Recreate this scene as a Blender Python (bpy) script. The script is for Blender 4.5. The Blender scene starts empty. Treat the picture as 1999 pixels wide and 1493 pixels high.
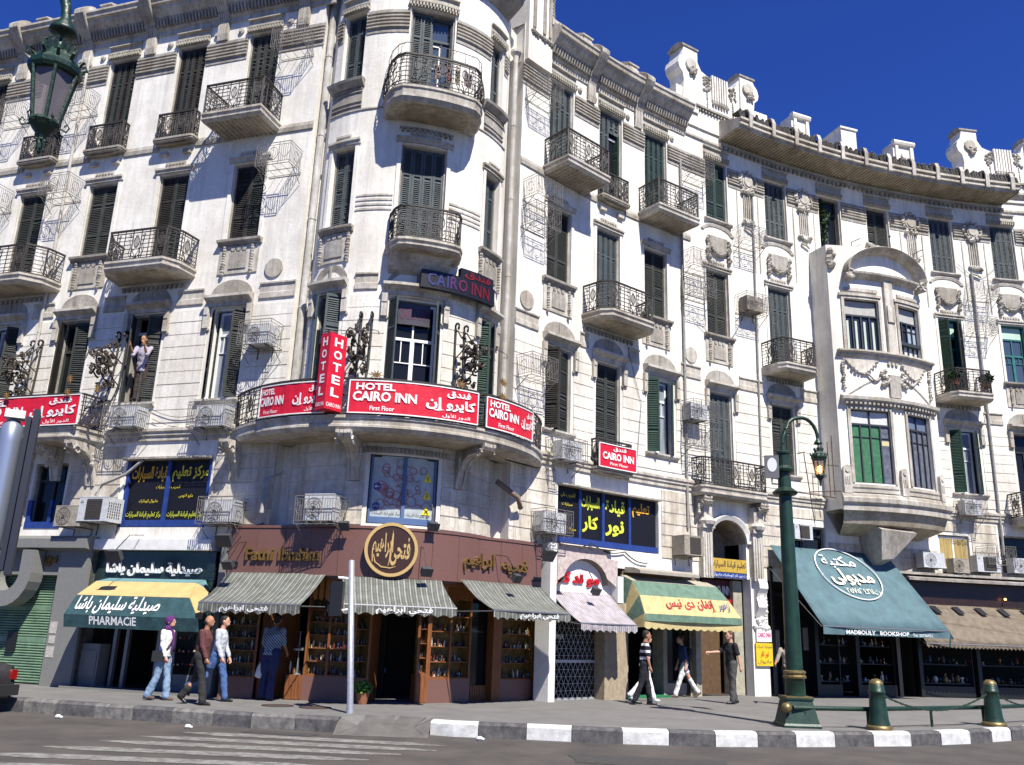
import bpy, math, random, unicodedata
from mathutils import Vector, Matrix
R_=math.radians
random.seed(7)
SC=bpy.context.scene
COL=SC.collection
# ---------------------------------------------------------------- camera
FPX=1695.0; PITCH=R_(15.91); ROLL=R_(-2.03); EYE=1.80
_fw=Vector((0,math.cos(PITCH),math.sin(PITCH))); _up=Vector((0,-math.sin(PITCH),math.cos(PITCH))); _rt=Vector((1,0,0))
_r2=_rt*math.cos(ROLL)-_up*math.sin(ROLL); _u2=_rt*math.sin(ROLL)+_up*math.cos(ROLL)
cam=bpy.data.cameras.new('camera'); co=bpy.data.objects.new('camera',cam); COL.objects.link(co)
m=Matrix((( _r2.x,_u2.x,-_fw.x,0),(_r2.y,_u2.y,-_fw.y,0),(_r2.z,_u2.z,-_fw.z,EYE),(0,0,0,1)))
co.matrix_world=m
cam.sensor_width=36; cam.lens=FPX/1999*36; cam.clip_start=.05; cam.clip_end=3000
SC.camera=co
# ---------------------------------------------------------------- light
SUN_EL=R_(53); SUN_H=Vector((.47,-.883,0)).normalized()      # horizontal direction from the scene towards the sun
W=bpy.data.worlds.new('World'); SC.world=W; W.use_nodes=True
nt=W.node_tree; bg=nt.nodes['Background']
sky=nt.nodes.new('ShaderNodeTexSky'); sky.sky_type='NISHITA'; sky.sun_disc=False
sky.sun_elevation=SUN_EL; sky.sun_rotation=math.atan2(SUN_H.x,SUN_H.y)
sky.altitude=100; sky.air_density=1.0; sky.dust_density=0.0; sky.ozone_density=6.0
hsv=nt.nodes.new('ShaderNodeHueSaturation'); hsv.inputs['Saturation'].default_value=1.08; hsv.inputs['Hue'].default_value=.517; hsv.inputs['Value'].default_value=1.0
nt.links.new(sky.outputs[0],hsv.inputs['Color']); tint=nt.nodes.new('ShaderNodeMix'); tint.data_type='RGBA'; tint.blend_type='MULTIPLY'; tint.inputs[0].default_value=1; tint.inputs[7].default_value=(.43,.76,1.38,1); nt.links.new(hsv.outputs[0],tint.inputs[6]); nt.links.new(tint.outputs[2],bg.inputs[0]); bg.inputs[1].default_value=.055
sl=bpy.data.lights.new('sun','SUN'); sl.energy=5.0; sl.angle=R_(.53); sl.color=(1,.955,.875)
so=bpy.data.objects.new('sun',sl); COL.objects.link(so)
d=-(SUN_H*math.cos(SUN_EL)+Vector((0,0,math.sin(SUN_EL)))); so.rotation_euler=d.to_track_quat('-Z','Y').to_euler(); so.location=(10,-20,40)
SC.view_settings.view_transform='Standard'; SC.view_settings.look='None'; SC.view_settings.gamma=1; SC.view_settings.exposure=0.84
try: SC.view_settings.use_curve_mapping=False
except Exception: pass
# ---------------------------------------------------------------- materials
MATS={}
def mat(name,col,rough=.7,metal=0,spec=.4,noise=0,nscale=8,col2=None,streak=0,bump=0,bscale=40,emit=None,estr=0,stretch=None,clear=0):
    if name in MATS: return MATS[name]
    m=bpy.data.materials.new(name); m.use_nodes=True; t=m.node_tree; b=t.nodes['Principled BSDF']
    b.inputs['Base Color'].default_value=(*col,1); b.inputs['Roughness'].default_value=rough; b.inputs['Metallic'].default_value=metal
    b.inputs['Specular IOR Level'].default_value=spec
    tc=t.nodes.new('ShaderNodeNewGeometry')
    last=None
    if noise or col2:
        n=t.nodes.new('ShaderNodeTexNoise'); n.inputs['Scale'].default_value=nscale; n.inputs['Detail'].default_value=6; n.inputs['Roughness'].default_value=.65
        if stretch:
            mp=t.nodes.new('ShaderNodeMapping'); mp.inputs['Scale'].default_value=stretch; t.links.new(tc.outputs['Position'],mp.inputs[0]); t.links.new(mp.outputs[0],n.inputs['Vector'])
        else: t.links.new(tc.outputs['Position'],n.inputs['Vector'])
        r=t.nodes.new('ShaderNodeValToRGB'); r.color_ramp.elements[0].position=.35; r.color_ramp.elements[1].position=.68
        c2=col2 if col2 else tuple(c*(1-noise) for c in col)
        r.color_ramp.elements[0].color=(*c2,1); r.color_ramp.elements[1].color=(*col,1)
        t.links.new(n.outputs[0],r.inputs[0]); last=r.outputs[0]
    if streak:
        mp=t.nodes.new('ShaderNodeMapping'); mp.inputs['Scale'].default_value=(1,1,.12); t.links.new(tc.outputs['Position'],mp.inputs[0])
        n=t.nodes.new('ShaderNodeTexNoise'); n.inputs['Scale'].default_value=2.2; n.inputs['Detail'].default_value=8; n.inputs['Roughness'].default_value=.7
        t.links.new(mp.outputs[0],n.inputs['Vector'])
        r=t.nodes.new('ShaderNodeValToRGB'); r.color_ramp.elements[0].position=.30; r.color_ramp.elements[1].position=.56
        r.color_ramp.elements[0].color=(.42,.37,.30,1); r.color_ramp.elements[1].color=(1,1,1,1)
        t.links.new(n.outputs[0],r.inputs[0])
        n2=t.nodes.new('ShaderNodeTexNoise'); n2.inputs['Scale'].default_value=.9; n2.inputs['Detail'].default_value=9; n2.inputs['Roughness'].default_value=.72
        t.links.new(tc.outputs['Position'],n2.inputs['Vector'])
        r2=t.nodes.new('ShaderNodeValToRGB'); r2.color_ramp.elements[0].position=.36; r2.color_ramp.elements[1].position=.60
        r2.color_ramp.elements[0].color=(.60,.55,.47,1); r2.color_ramp.elements[1].color=(1,1,1,1); t.links.new(n2.outputs[0],r2.inputs[0])
        mp3=t.nodes.new('ShaderNodeMapping'); mp3.inputs['Scale'].default_value=(1,1,.045); t.links.new(tc.outputs['Position'],mp3.inputs[0])
        n3=t.nodes.new('ShaderNodeTexNoise'); n3.inputs['Scale'].default_value=9; n3.inputs['Detail'].default_value=6; n3.inputs['Roughness'].default_value=.75; t.links.new(mp3.outputs[0],n3.inputs['Vector'])
        r3=t.nodes.new('ShaderNodeValToRGB'); r3.color_ramp.elements[0].position=.33; r3.color_ramp.elements[1].position=.50; r3.color_ramp.elements[0].color=(.55,.52,.48,1); r3.color_ramp.elements[1].color=(1,1,1,1); t.links.new(n3.outputs[0],r3.inputs[0])
        n4=t.nodes.new('ShaderNodeTexNoise'); n4.inputs['Scale'].default_value=7; n4.inputs['Detail'].default_value=9; n4.inputs['Roughness'].default_value=.8; t.links.new(tc.outputs['Position'],n4.inputs['Vector'])
        r4=t.nodes.new('ShaderNodeValToRGB'); r4.color_ramp.elements[0].position=.34; r4.color_ramp.elements[1].position=.44; r4.color_ramp.elements[0].color=(.62,.6,.56,1); r4.color_ramp.elements[1].color=(1,1,1,1); t.links.new(n4.outputs[0],r4.inputs[0])
        mx4=t.nodes.new('ShaderNodeMix'); mx4.data_type='RGBA'; mx4.blend_type='MULTIPLY'; mx4.inputs[0].default_value=1; t.links.new(r3.outputs[0],mx4.inputs[6]); t.links.new(r4.outputs[0],mx4.inputs[7])
        mx5=t.nodes.new('ShaderNodeMix'); mx5.data_type='RGBA'; mx5.blend_type='MULTIPLY'; mx5.inputs[0].default_value=1; t.links.new(r.outputs[0],mx5.inputs[6]); t.links.new(mx4.outputs[2],mx5.inputs[7]); r=mx5
        mx0=t.nodes.new('ShaderNodeMix'); mx0.data_type='RGBA'; mx0.blend_type='MULTIPLY'; mx0.inputs[0].default_value=1
        t.links.new(r.outputs[2],mx0.inputs[6]); t.links.new(r2.outputs[0],mx0.inputs[7])
        mx=t.nodes.new('ShaderNodeMix'); mx.data_type='RGBA'; mx.blend_type='MULTIPLY'; mx.inputs[0].default_value=streak
        if last: t.links.new(last,mx.inputs[6])
        else: mx.inputs[6].default_value=(*col,1)
        t.links.new(mx0.outputs[2],mx.inputs[7]); last=mx.outputs[2]
    if last: t.links.new(last,b.inputs['Base Color'])
    if bump:
        n=t.nodes.new('ShaderNodeTexNoise'); n.inputs['Scale'].default_value=bscale; n.inputs['Detail'].default_value=5
        t.links.new(tc.outputs['Position'],n.inputs['Vector'])
        bp=t.nodes.new('ShaderNodeBump'); bp.inputs['Strength'].default_value=bump; bp.inputs['Distance'].default_value=.02
        t.links.new(n.outputs[0],bp.inputs['Height']); t.links.new(bp.outputs[0],b.inputs['Normal'])
    if emit: b.inputs['Emission Color'].default_value=(*emit,1); b.inputs['Emission Strength'].default_value=estr
    MATS[name]=m; return m
STUC=mat('painted_stucco',(.81,.785,.715),.88,noise=.10,nscale=3.5,streak=.40,bump=.22,bscale=14,spec=.2)
STUC2=mat('stucco_courses',(.79,.76,.685),.88,noise=.12,nscale=5,streak=.48,bump=.25,bscale=18,spec=.2)
TRIM=mat('weathered_trim',(.46,.435,.39),.9,noise=.3,nscale=6,streak=.7,bump=.4,bscale=25,spec=.2)
TRIML=mat('pale_trim',(.62,.59,.53),.9,noise=.2,nscale=6,streak=.8,bump=.3,bscale=25,spec=.2)
STUC3=mat('yellowed_shaded_mezzanine_stucco',(.70,.655,.57),.88,noise=.22,nscale=6,streak=.75,bump=.35,bscale=18,spec=.2)  # yellowed, stained stucco, also toned darker to deepen shade under the round balcony
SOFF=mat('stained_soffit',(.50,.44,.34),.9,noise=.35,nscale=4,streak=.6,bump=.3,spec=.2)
IRON=mat('dark_iron',(.035,.028,.024),.6,spec=.4,noise=.4,nscale=30)
RUST=mat('rusty_iron',(.12,.065,.03),.75,col2=(.05,.035,.025),nscale=12)
GALV=mat('pale_wire',(.21,.195,.175),.6,noise=.5,nscale=20)
SHUT=mat('dark_shutter',(.042,.046,.042),.75,noise=.35,nscale=5,spec=.25)
SHUTB=mat('blue_grey_shutter',(.072,.088,.092),.7,noise=.35,nscale=5,spec=.3)
SHUTDG=mat('dark_green_shutter',(.035,.062,.058),.7,noise=.35,nscale=5,spec=.25)
SHUTG=mat('green_shutter',(.018,.05,.035),.65,noise=.3,nscale=6,spec=.3)
SHUTT=mat('teal_shutter',(.03,.17,.16),.6,noise=.4,nscale=6,spec=.3)
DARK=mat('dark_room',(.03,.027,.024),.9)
GLASS=mat('window_glass',(.010,.011,.012),.10,spec=.28)
WHITE=mat('white_paint',(.78,.77,.74),.5,noise=.08)
CURT=mat('white_curtain',(.55,.58,.62),.9,noise=.25,nscale=30,stretch=(1,1,.1))
BLUEF=mat('blue_frame',(.02,.05,.22),.5,noise=.3)
RED=mat('red_vinyl',(.60,.012,.03),.42,noise=.22,nscale=3.5,spec=.4,bump=.5,bscale=7)
LETW=mat('white_letter',(.80,.80,.78),.55,noise=.22,nscale=9)
LETY=mat('yellow_letter',(.75,.60,.03),.5)
# ---------------------------------------------------------------- mesh helper
WM={}   # world matrices of what has been linked
def wm(o): return WM.get(o.name,Matrix.Identity(4)) if o else Matrix.Identity(4)
def tag(o,label=None,cat=None,group=None,kind=None):
    if label: o['label']=label
    if cat: o['category']=cat
    if group: o['group']=group
    if kind: o['kind']=kind
    return o
def link(name,mesh,parent=None,M=None):
    o=bpy.data.objects.new(name,mesh); COL.objects.link(o)
    M=M if M is not None else Matrix.Identity(4)
    if parent: o.parent=parent; o.matrix_basis=wm(parent).inverted()@M
    else: o.matrix_basis=M
    WM[o.name]=M.copy(); return o
def thing(name,loc,label,cat,group=None,rz=0,M=None):
    return tag(link(name,None,None,M if M is not None else Matrix.Translation(loc)@Matrix.Rotation(rz,4,'Z')),label,cat,group)
class MB:
    def __init__(s): s.v=[]; s.f=[]; s.mi=[]; s.cur=0
    def face(s,pts):
        b=len(s.v); s.v.extend([tuple(p) for p in pts]); s.f.append(tuple(range(b,b+len(pts)))); s.mi.append(s.cur)
    def grid(s,rows,closed=False):
        b=len(s.v); n=len(rows[0])
        for r in rows: s.v.extend([tuple(p) for p in r])
        for i in range(len(rows)-1):
            for j in range(n if closed else n-1):
                k=(j+1)%n; s.f.append((b+i*n+j,b+i*n+k,b+(i+1)*n+k,b+(i+1)*n+j)); s.mi.append(s.cur)
    def box(s,x0,x1,y0,y1,z0,z1,M=None):
        P=[Vector((x,y,z)) for z in (z0,z1) for x,y in ((x0,y0),(x1,y0),(x1,y1),(x0,y1))]
        if M is not None: P=[M@p for p in P]
        b=len(s.v); s.v.extend([tuple(p) for p in P])
        for q in ((0,3,2,1),(4,5,6,7),(0,1,5,4),(1,2,6,5),(2,3,7,6),(3,0,4,7)): s.f.append(tuple(b+i for i in q)); s.mi.append(s.cur)
    def sbox(s,S,s0,s1,d0,d1,z0,z1):
        n=S.n(s0,s1); rows=[]
        for i in range(n+1):
            u=s0+(s1-s0)*i/n; rows.append([S.P(u,d0,z0),S.P(u,d1,z0),S.P(u,d1,z1),S.P(u,d0,z1)])
        s.grid(rows,True); s.face(rows[0][::-1]); s.face(rows[-1])
    def prof(s,S,s0,s1,pr,caps=True):
        n=S.n(s0,s1); rows=[[S.P(s0+(s1-s0)*i/n,d,z) for d,z in pr] for i in range(n+1)]
        s.grid(rows)
        if caps: s.face(rows[0][::-1]); s.face(rows[-1])
    def tube(s,pts,r,n=4,cap=False,closed=False):
        pts=[Vector(p) for p in pts]; rows=[]; N=len(pts)
        if N<2: return
        for i,p in enumerate(pts):
            a=pts[(i-1)%N] if closed else pts[max(i-1,0)]; c=pts[(i+1)%N] if closed else pts[min(i+1,N-1)]
            t=(c-a)
            if t.length<1e-9: t=Vector((0,0,1))
            t.normalize(); ref=Vector((0,0,1)) if abs(t.z)<.9 else Vector((1,.2,0))
            x=t.cross(ref).normalized(); y=x.cross(t); rr=r[i] if isinstance(r,(list,tuple)) else r
            rows.append([p+x*math.cos(2*math.pi*k/n+.785)*rr+y*math.sin(2*math.pi*k/n+.785)*rr for k in range(n)])
        if closed: rows.append(rows[0])
        s.grid(rows,True)
        if cap: s.face(rows[0][::-1]); s.face(rows[-1])
    def lathe(s,pr,c=(0,0,0),n=12,M=None):
        rows=[]
        for r,z in pr:
            rr=[Vector((c[0]+r*math.cos(2*math.pi*k/n),c[1]+r*math.sin(2*math.pi*k/n),c[2]+z)) for k in range(n)]
            rows.append([M@p for p in rr] if M is not None else rr)
        s.grid(rows,True)
    def blob(s,c,r,sz=1,n=5):
        c=Vector(c); rows=[]
        for a in (-.9,0,.9):
            rows.append([c+Vector((math.cos(2*math.pi*k/n)*r*math.cos(a),math.sin(2*math.pi*k/n)*r*math.cos(a),r*sz*math.sin(a))) for k in range(n)])
        s.grid(rows,True); s.face(rows[0][::-1]); s.face(rows[-1])
    def disc(s,S,sc,zc,r,d0,d1,n=14,rz=None,a0=0,a1=2*math.pi):
        rz=rz or r; full=abs(a1-a0)>6.2; m=n if full else n+1
        A=[a0+(a1-a0)*k/n for k in range(m)]
        f=[S.P(sc+r*math.cos(a),d1,zc+rz*math.sin(a)) for a in A]; b=[S.P(sc+r*math.cos(a),d0,zc+rz*math.sin(a)) for a in A]
        s.face(f); s.grid([b,f],True)
    def poly(s,S,pts,d0,d1):
        f=[S.P(u,d1,z) for u,z in pts]; b=[S.P(u,d0,z) for u,z in pts]; s.face(f); s.grid([b,f],True)
    def mesh(s,name,mats,smooth=False,Minv=None):
        me=bpy.data.meshes.new(name); v=s.v
        if Minv is not None: v=[tuple(Minv@Vector(p)) for p in v]
        me.from_pydata(v,[],s.f); 
        for x in (mats if isinstance(mats,(list,tuple)) else [mats]): me.materials.append(x)
        if isinstance(mats,(list,tuple)) and len(mats)>1: me.polygons.foreach_set('material_index',s.mi)
        if smooth: me.polygons.foreach_set('use_smooth',[True]*len(s.f))
        me.update(); return me
    def build(s,name,mats,parent=None,smooth=False,M=None):
        # vertices are in world space (or local to M when M is given)
        if not s.f: return None
        if M is None:
            MW=wm(parent); me=s.mesh(name,mats,smooth,MW.inverted()); return link(name,me,parent,MW)
        return link(name,s.mesh(name,mats,smooth),parent,M)
# ---------------------------------------------------------------- facade surfaces: (s along, d outward, z up)
class Straight:
    def __init__(s,o,d): s.o=Vector((*o,0)); s.d=Vector((*d,0)).normalized(); s.nn=Vector((s.d.y,-s.d.x,0))
    def P(s,u,d,z): p=s.o+s.d*u+s.nn*d; return Vector((p.x,p.y,z))
    def n(s,a,b): return 1
    def T(s,u): return s.d
    def N(s,u): return s.nn
class Round:    # convex tower
    def __init__(s,c,r,a0=0): s.c=Vector((*c,0)); s.r=r; s.a0=a0
    def P(s,u,d,z): a=u/s.r+s.a0; return Vector((s.c.x+(s.r+d)*math.sin(a),s.c.y-(s.r+d)*math.cos(a),z))
    def n(s,a,b): return max(1,math.ceil(abs(b-a)/.24))
    def T(s,u): a=u/s.r+s.a0; return Vector((math.cos(a),math.sin(a),0))
    def N(s,u): a=u/s.r+s.a0; return Vector((math.sin(a),-math.cos(a),0))
class Hollow:   # concave crescent
    def __init__(s,c,r,p0): s.c=Vector((*c,0)); s.r=r; s.p0=p0
    def P(s,u,d,z): a=s.p0-u/s.r; return Vector((s.c.x+(s.r-d)*math.cos(a),s.c.y+(s.r-d)*math.sin(a),z))
    def n(s,a,b): return max(1,math.ceil(abs(b-a)/.9))
    def T(s,u): a=s.p0-u/s.r; return Vector((math.sin(a),-math.cos(a),0))
    def N(s,u): a=s.p0-u/s.r; return Vector((-math.cos(a),-math.sin(a),0))
SL=Straight((-7.24,20.86),(.9523,-.3052)); ST=Round((-3.2,22.6),2.95); SR=Hollow((22.69,-.44),31.67,R_(135.6))
class Poly2:    # straight stretch between two plan points
    def __new__(c,a,b): return Straight(a,(b[0]-a[0],b[1]-a[1]))
def fr(S,u,d,z):
    T=S.T(u); N=S.N(u); p=S.P(u,d,z); return Matrix(((T.x,-N.x,0,p.x),(T.y,-N.y,0,p.y),(0,0,1,p.z),(0,0,0,1)))   # local x right, y inwards, z up
# ---------------------------------------------------------------- lettering
_AR={}
for cp in list(range(0xFE80,0xFEFD)):
    dd=unicodedata.decomposition(chr(cp)).split()
    if len(dd)==2 and dd[0][0]=='<': _AR.setdefault(chr(int(dd[1],16)),{})[dd[0][1:-1]]=chr(cp)
    elif len(dd)==3 and dd[0][0]=='<': _AR.setdefault(chr(int(dd[1],16))+chr(int(dd[2],16)),{})[dd[0][1:-1]]=chr(cp)
def shape(t):
    toks=[]; i=0
    while i<len(t):
        if t[i:i+2] in _AR: toks.append(t[i:i+2]); i+=2
        else: toks.append(t[i]); i+=1
    out=[]
    for i,k in enumerate(toks):
        if k not in _AR: out.append(k); continue
        f=_AR[k]; pv=i>0 and toks[i-1] in _AR and 'initial' in _AR[toks[i-1]]; nx=i+1<len(toks) and toks[i+1] in _AR and 'final' in _AR[toks[i+1]] and 'initial' in f
        key='medial' if pv and nx and 'medial' in f else 'final' if pv and 'final' in f else 'initial' if nx and 'initial' in f else 'isolated'
        out.append(f.get(key,k))
    # digits keep their order
    res=''.join(out)[::-1]; 
    import re
    return re.sub('[\u0660-\u0669]+',lambda m:m.group(0)[::-1],res)
def text_geo(body,bold=.02,res=2,depth=0):
    if any('\u0600'<=c<='\u06ff' for c in body): body=shape(body)
    c=bpy.data.curves.new('lettering','FONT'); c.body=body; c.resolution_u=res; c.offset=bold; c.extrude=depth
    o=bpy.data.objects.new('lettering',c); COL.objects.link(o)
    me=bpy.data.meshes.new_from_object(o); V=[v.co.copy() for v in me.vertices]; F=[tuple(p.vertices) for p in me.polygons]
    bpy.data.objects.remove(o); bpy.data.curves.remove(c); bpy.data.meshes.remove(me)
    x0=min(v.x for v in V); x1=max(v.x for v in V); y0=min(v.y for v in V); y1=max(v.y for v in V)
    return [((v.x-x0)/(x1-x0),(v.y-y0)/(y1-y0),v.z) for v in V],F
_TG={}
def text(mb,body,fn,x0,x1,z0,z1,d=.004,bold=.02,depth=0):
    """fn(x,d,z) -> world; the lettering fills x0..x1, z0..z1"""
    k=(body,bold,depth)
    if k not in _TG: _TG[k]=text_geo(body,bold,2,.5 if depth else 0)
    V,F=_TG[k]; b=len(mb.v)
    mb.v.extend([tuple(fn(x0+(x1-x0)*x,d+(z*2*depth if depth else 0),z0+(z1-z0)*y)) for x,y,z in V])
    for f in F: mb.f.append(tuple(b+i for i in f)); mb.mi.append(mb.cur)
# ================================================================ the building
B=thing('corner_building',(-3.2,19.7,0.15),'cream white five storey corner building with round tower, wrought iron balconies and dark shutters','building')
XL0,XL1=-15.0,1.83          # left wing along s
XT0,XT1=-2.02,3.55          # tower
XR0,XR1=-0.06,27.5          # crescent
ZW=3.55; ZT=19.0
P1=SL.P(XL1,0,0); N1=Vector((-5.42,20.66,0)); N2=Vector((-5.22,20.60,0)); T0=ST.P(XT0,0,0)
T1=ST.P(XT1,0,0); N3=Vector((-.38,21.95,0)); N4=Vector((-.16,21.93,0)); Q2=SR.P(XR0,0,0)
FL_T=(14.75,17.75); FL_S=(11.35,13.6); FL_F=(7.05,9.48)
# (centre, width, bottom, top, style)
LWIN=[]
for c in (-12.1,-9.7,-7.27,-4.84,-2.43,-.03):
    LWIN.append((c,.98,14.75,17.75,'c4','T'))
for c in (-12.1,-9.7,-7.27,-4.76,-2.37,.05):
    LWIN.append((c,1.0,{-9.7:10.65,-7.27:10.65,-2.37:10.65}.get(c,11.35),13.6,'c2','S'))
for c in (-12.1,-9.7,-7.27,-4.85,-2.5,-.02):
    LWIN.append((c,1.0,{-2.5:7.05,-.02:7.05}.get(c,6.3),9.48,{-4.85:'half',-2.5:'man',-.02:'fwc'}.get(c,'fw'),'F'))
for c in (-12.1,-9.7,-7.4,-4.80): LWIN.append((c,1.05,3.9,5.55,'black','M'))
LWIN.append((-1.2,2.52,3.9,5.58,'none','M'))
TWIN=[(-1.42,.70,15.6,17.75,'c2b','T'),(.78,1.2,14.8,17.75,'c4open','T'),(2.97,.60,15.6,17.7,'c2b','T'),
      (-1.40,.72,11.36,13.63,'c2b','S'),(.78,1.18,10.7,13.63,'c4b','S'),(2.97,.66,11.3,13.55,'c2b','S'),
      (-1.42,.74,6.3,9.6,'sideopen','F'),(.82,1.24,6.3,9.48,'fwt','F'),(3.0,.62,6.3,9.4,'sideopen','F'),(.83,1.62,4.0,5.58,'none','M')]
RC_=[1.6,3.76,5.79,8.58,11.33,13.85,16.05,18.85,21.5,24.0,26.2]
RWIN=[]
for c in RC_:
    j=c in(1.6,3.76,5.79)
    RWIN.append((c,1.0,14.75 if j else 15.46,17.75,{3.76:'ajar',1.6:'c4b',5.79:'c4g',8.58:'c2g',13.85:'green',16.05:'rot'}.get(c,'c4b'),'T'))
for c in (1.58,3.65,5.71,8.46,11.25,18.8,21.45,24.0,26.2):
    RWIN.append((c,1.0,{3.65:10.65,11.25:10.65,18.8:10.65}.get(c,11.3),13.58,{18.8:'teal',21.45:'teal2'}.get(c,'c4b' if c in(3.65,11.25) else 'c2'),'S'))
for c in (1.68,3.68,5.86,8.45,11.15,18.87,21.4,24.0,26.2):
    RWIN.append((c,{5.86:1.12,18.87:1.2}.get(c,1.0),{8.45:6.25,3.68:6.5,21.4:6.25}.get(c,7.0),9.36,{1.68:'half',3.68:'c2',5.86:'fwg',8.45:'c4b',11.15:'c2',18.87:'fwg',21.4:'darkdoor'}.get(c,'c2'),'F'))
RWIN+= [(3.74,3.98,4.05,5.6,'none','M'),(11.8,1.8,4.3,5.4,'black','M'),(18.0,1.25,4.35,5.5,'curt','M'),(20.6,1.5,4.3,5.6,'black','M'),(24,1.5,4.3,5.6,'black','M')]
ENT=(8.57,1.5,3.7,5.3)   # arched entrance opening (rect part)
def wall(S,s0,s1,z0,z1,ops,mt,depth=.32,d=0):
    mb=MB()
    zs=sorted(set([z0,z1]+[min(max(q,z0),z1) for o in ops for q in (o[2],o[3])]))
    ss=[s0,s1]+[min(max(q,s0),s1) for o in ops for q in (o[0],o[1])]
    ss=sorted(set(round(x,4) for x in ss)); full=[]
    for a,b in zip(ss,ss[1:]):
        n=S.n(a,b)
        for i in range(n): full.append((a+(b-a)*i/n,a+(b-a)*(i+1)/n))
    for a,b in full:
        m_=(a+b)/2; z=z0
        cuts=sorted([(max(o[2],z0),min(o[3],z1)) for o in ops if o[0]<m_<o[1] and o[3]>z0 and o[2]<z1])
        for c in cuts+[(z1,z1)]:
            if c[0]>z+1e-6: mb.face([S.P(a,d,z),S.P(b,d,z),S.P(b,d,c[0]),S.P(a,d,c[0])])
            z=max(z,c[1])
    for a,b,c,e in ops:
        if e<=z0 or c>=z1: continue
        n=S.n(a,b)
        mb.face([S.P(a,d,c),S.P(a,d,e),S.P(a,d-depth,e),S.P(a,d-depth,c)]); mb.face([S.P(b,d,c),S.P(b,d-depth,c),S.P(b,d-depth,e),S.P(b,d,e)])
        for zz in (c,e): mb.grid([[S.P(a+(b-a)*i/n,d,zz) for i in range(n+1)],[S.P(a+(b-a)*i/n,d-depth,zz) for i in range(n+1)]])
    return mb
def rect(w): return (w[0]-w[1]/2,w[0]+w[1]/2,w[2],w[3])
wl=wall(SL,XL0,XL1,ZW,ZT,[rect(w) for w in LWIN],STUC)
# the re-entrant strip between left wing and tower
for a,b in ((P1,N1),(N1,N2),(N2,T0)):
    wl.face([(a.x,a.y,ZW),(b.x,b.y,ZW),(b.x,b.y,ZT),(a.x,a.y,ZT)])
WLO=wl.build('wall',STUC,B)
wt=wall(ST,XT0,XT1,ZW,20.4,[rect(w) for w in TWIN],STUC)
for a,b in ((T1,N3),(N3,N4),(N4,Q2)):
    wt.face([(a.x,a.y,ZW),(b.x,b.y,ZW),(b.x,b.y,ZT),(a.x,a.y,ZT)])
WTO=wt.build('wall',STUC,B)
ent=(ENT[0]-ENT[1]/2,ENT[0]+ENT[1]/2,ZW,ENT[3])
wr=wall(SR,XR0,XR1,ZW,ZT,[rect(w) for w in RWIN]+[ent],STUC)
# arch spandrels over the entrance
n=10; cx=ENT[0]; rr=ENT[1]/2
WRO=wr.build('wall',STUC,B)
# flat roof and rear walls
rf=MB()
front=[SL.P(XL0,0,0),P1,N2]+[ST.P(XT0+(XT1-XT0)*i/10,0,0) for i in range(11)]+[N3]+[SR.P(XR0+(XR1-XR0)*i/20,0,0) for i in range(21)]
back=[Vector((25,44,0)),Vector((-17,36,0))]
rf.face([(p.x,p.y,18.99) for p in front+back])
for a,b in ((front[-1],back[0]),(back[0],back[1]),(back[1],front[0])): rf.face([(a.x,a.y,.1),(b.x,b.y,.1),(b.x,b.y,18.99),(a.x,a.y,18.99)])
rf.build('roof',TRIM,B)
# dark floors inside, so nothing shines through
fl=MB()
for z in (3.56,6.1,10.4,14.4):
    fl.face([(p.x+(.3 if False else 0),p.y+.45,z) for p in front]+[(p.x,p.y,z) for p in back])
fl.build('floor_slab',DARK,B)
inn=MB()
for S,a,b in ((SL,XL0,XL1),(ST,XT0+.1,XT1-.3),(SR,XR0+.4,XR1)):
    n=max(2,S.n(a,b)); inn.grid([[S.P(a+(b-a)*i/n,-1.9 if S is not ST else -1.6,z) for i in range(n+1)] for z in (3.57,18.9)])
inn.build('inner_wall',DARK,B)
# ---------------------------------------------------------------- stone courses (rusticated storeys)
def courses(S,s0,s1,z0,z1,ops,par,h=.33,gap=.024,pr=.022,mt=STUC2,pad=.10):
    n=round((z1-z0)/h); h=(z1-z0)/n
    for k in range(n):
        a=z0+k*h+gap/2; b=a+h-gap
        cuts=sorted([(o[0]-pad,o[1]+pad) for o in ops if o[2]-.02<b and o[3]+.12>a]); x=s0
        for c0,c1 in cuts+[(s1,s1)]:
            if c0-x>.12:
                mb=MB(); mb.sbox(S,x,min(c0,s1),-.01,pr+random.uniform(-.004,.004),a,b); mb.build('stone_course',mt,par)
            x=max(x,c1)
LO=[rect(w) for w in LWIN]; TO=[rect(w) for w in TWIN]; RO=[rect(w) for w in RWIN]+[(ENT[0]-1.15,ENT[0]+1.15,3.5,6.2)]
BAYS=(12.75,17.1)
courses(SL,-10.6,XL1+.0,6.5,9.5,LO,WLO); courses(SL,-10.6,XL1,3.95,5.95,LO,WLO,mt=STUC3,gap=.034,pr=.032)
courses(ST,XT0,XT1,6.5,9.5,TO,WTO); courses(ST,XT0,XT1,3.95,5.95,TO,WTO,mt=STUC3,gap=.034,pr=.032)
RO2=RO+[(BAYS[0],BAYS[1],5,13)]
courses(SR,XR0,23.6,6.5,9.5,RO2,WRO); courses(SR,XR0,23.6,3.95,5.95,RO2,WRO,mt=STUC3,gap=.03,pr=.028)
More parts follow.
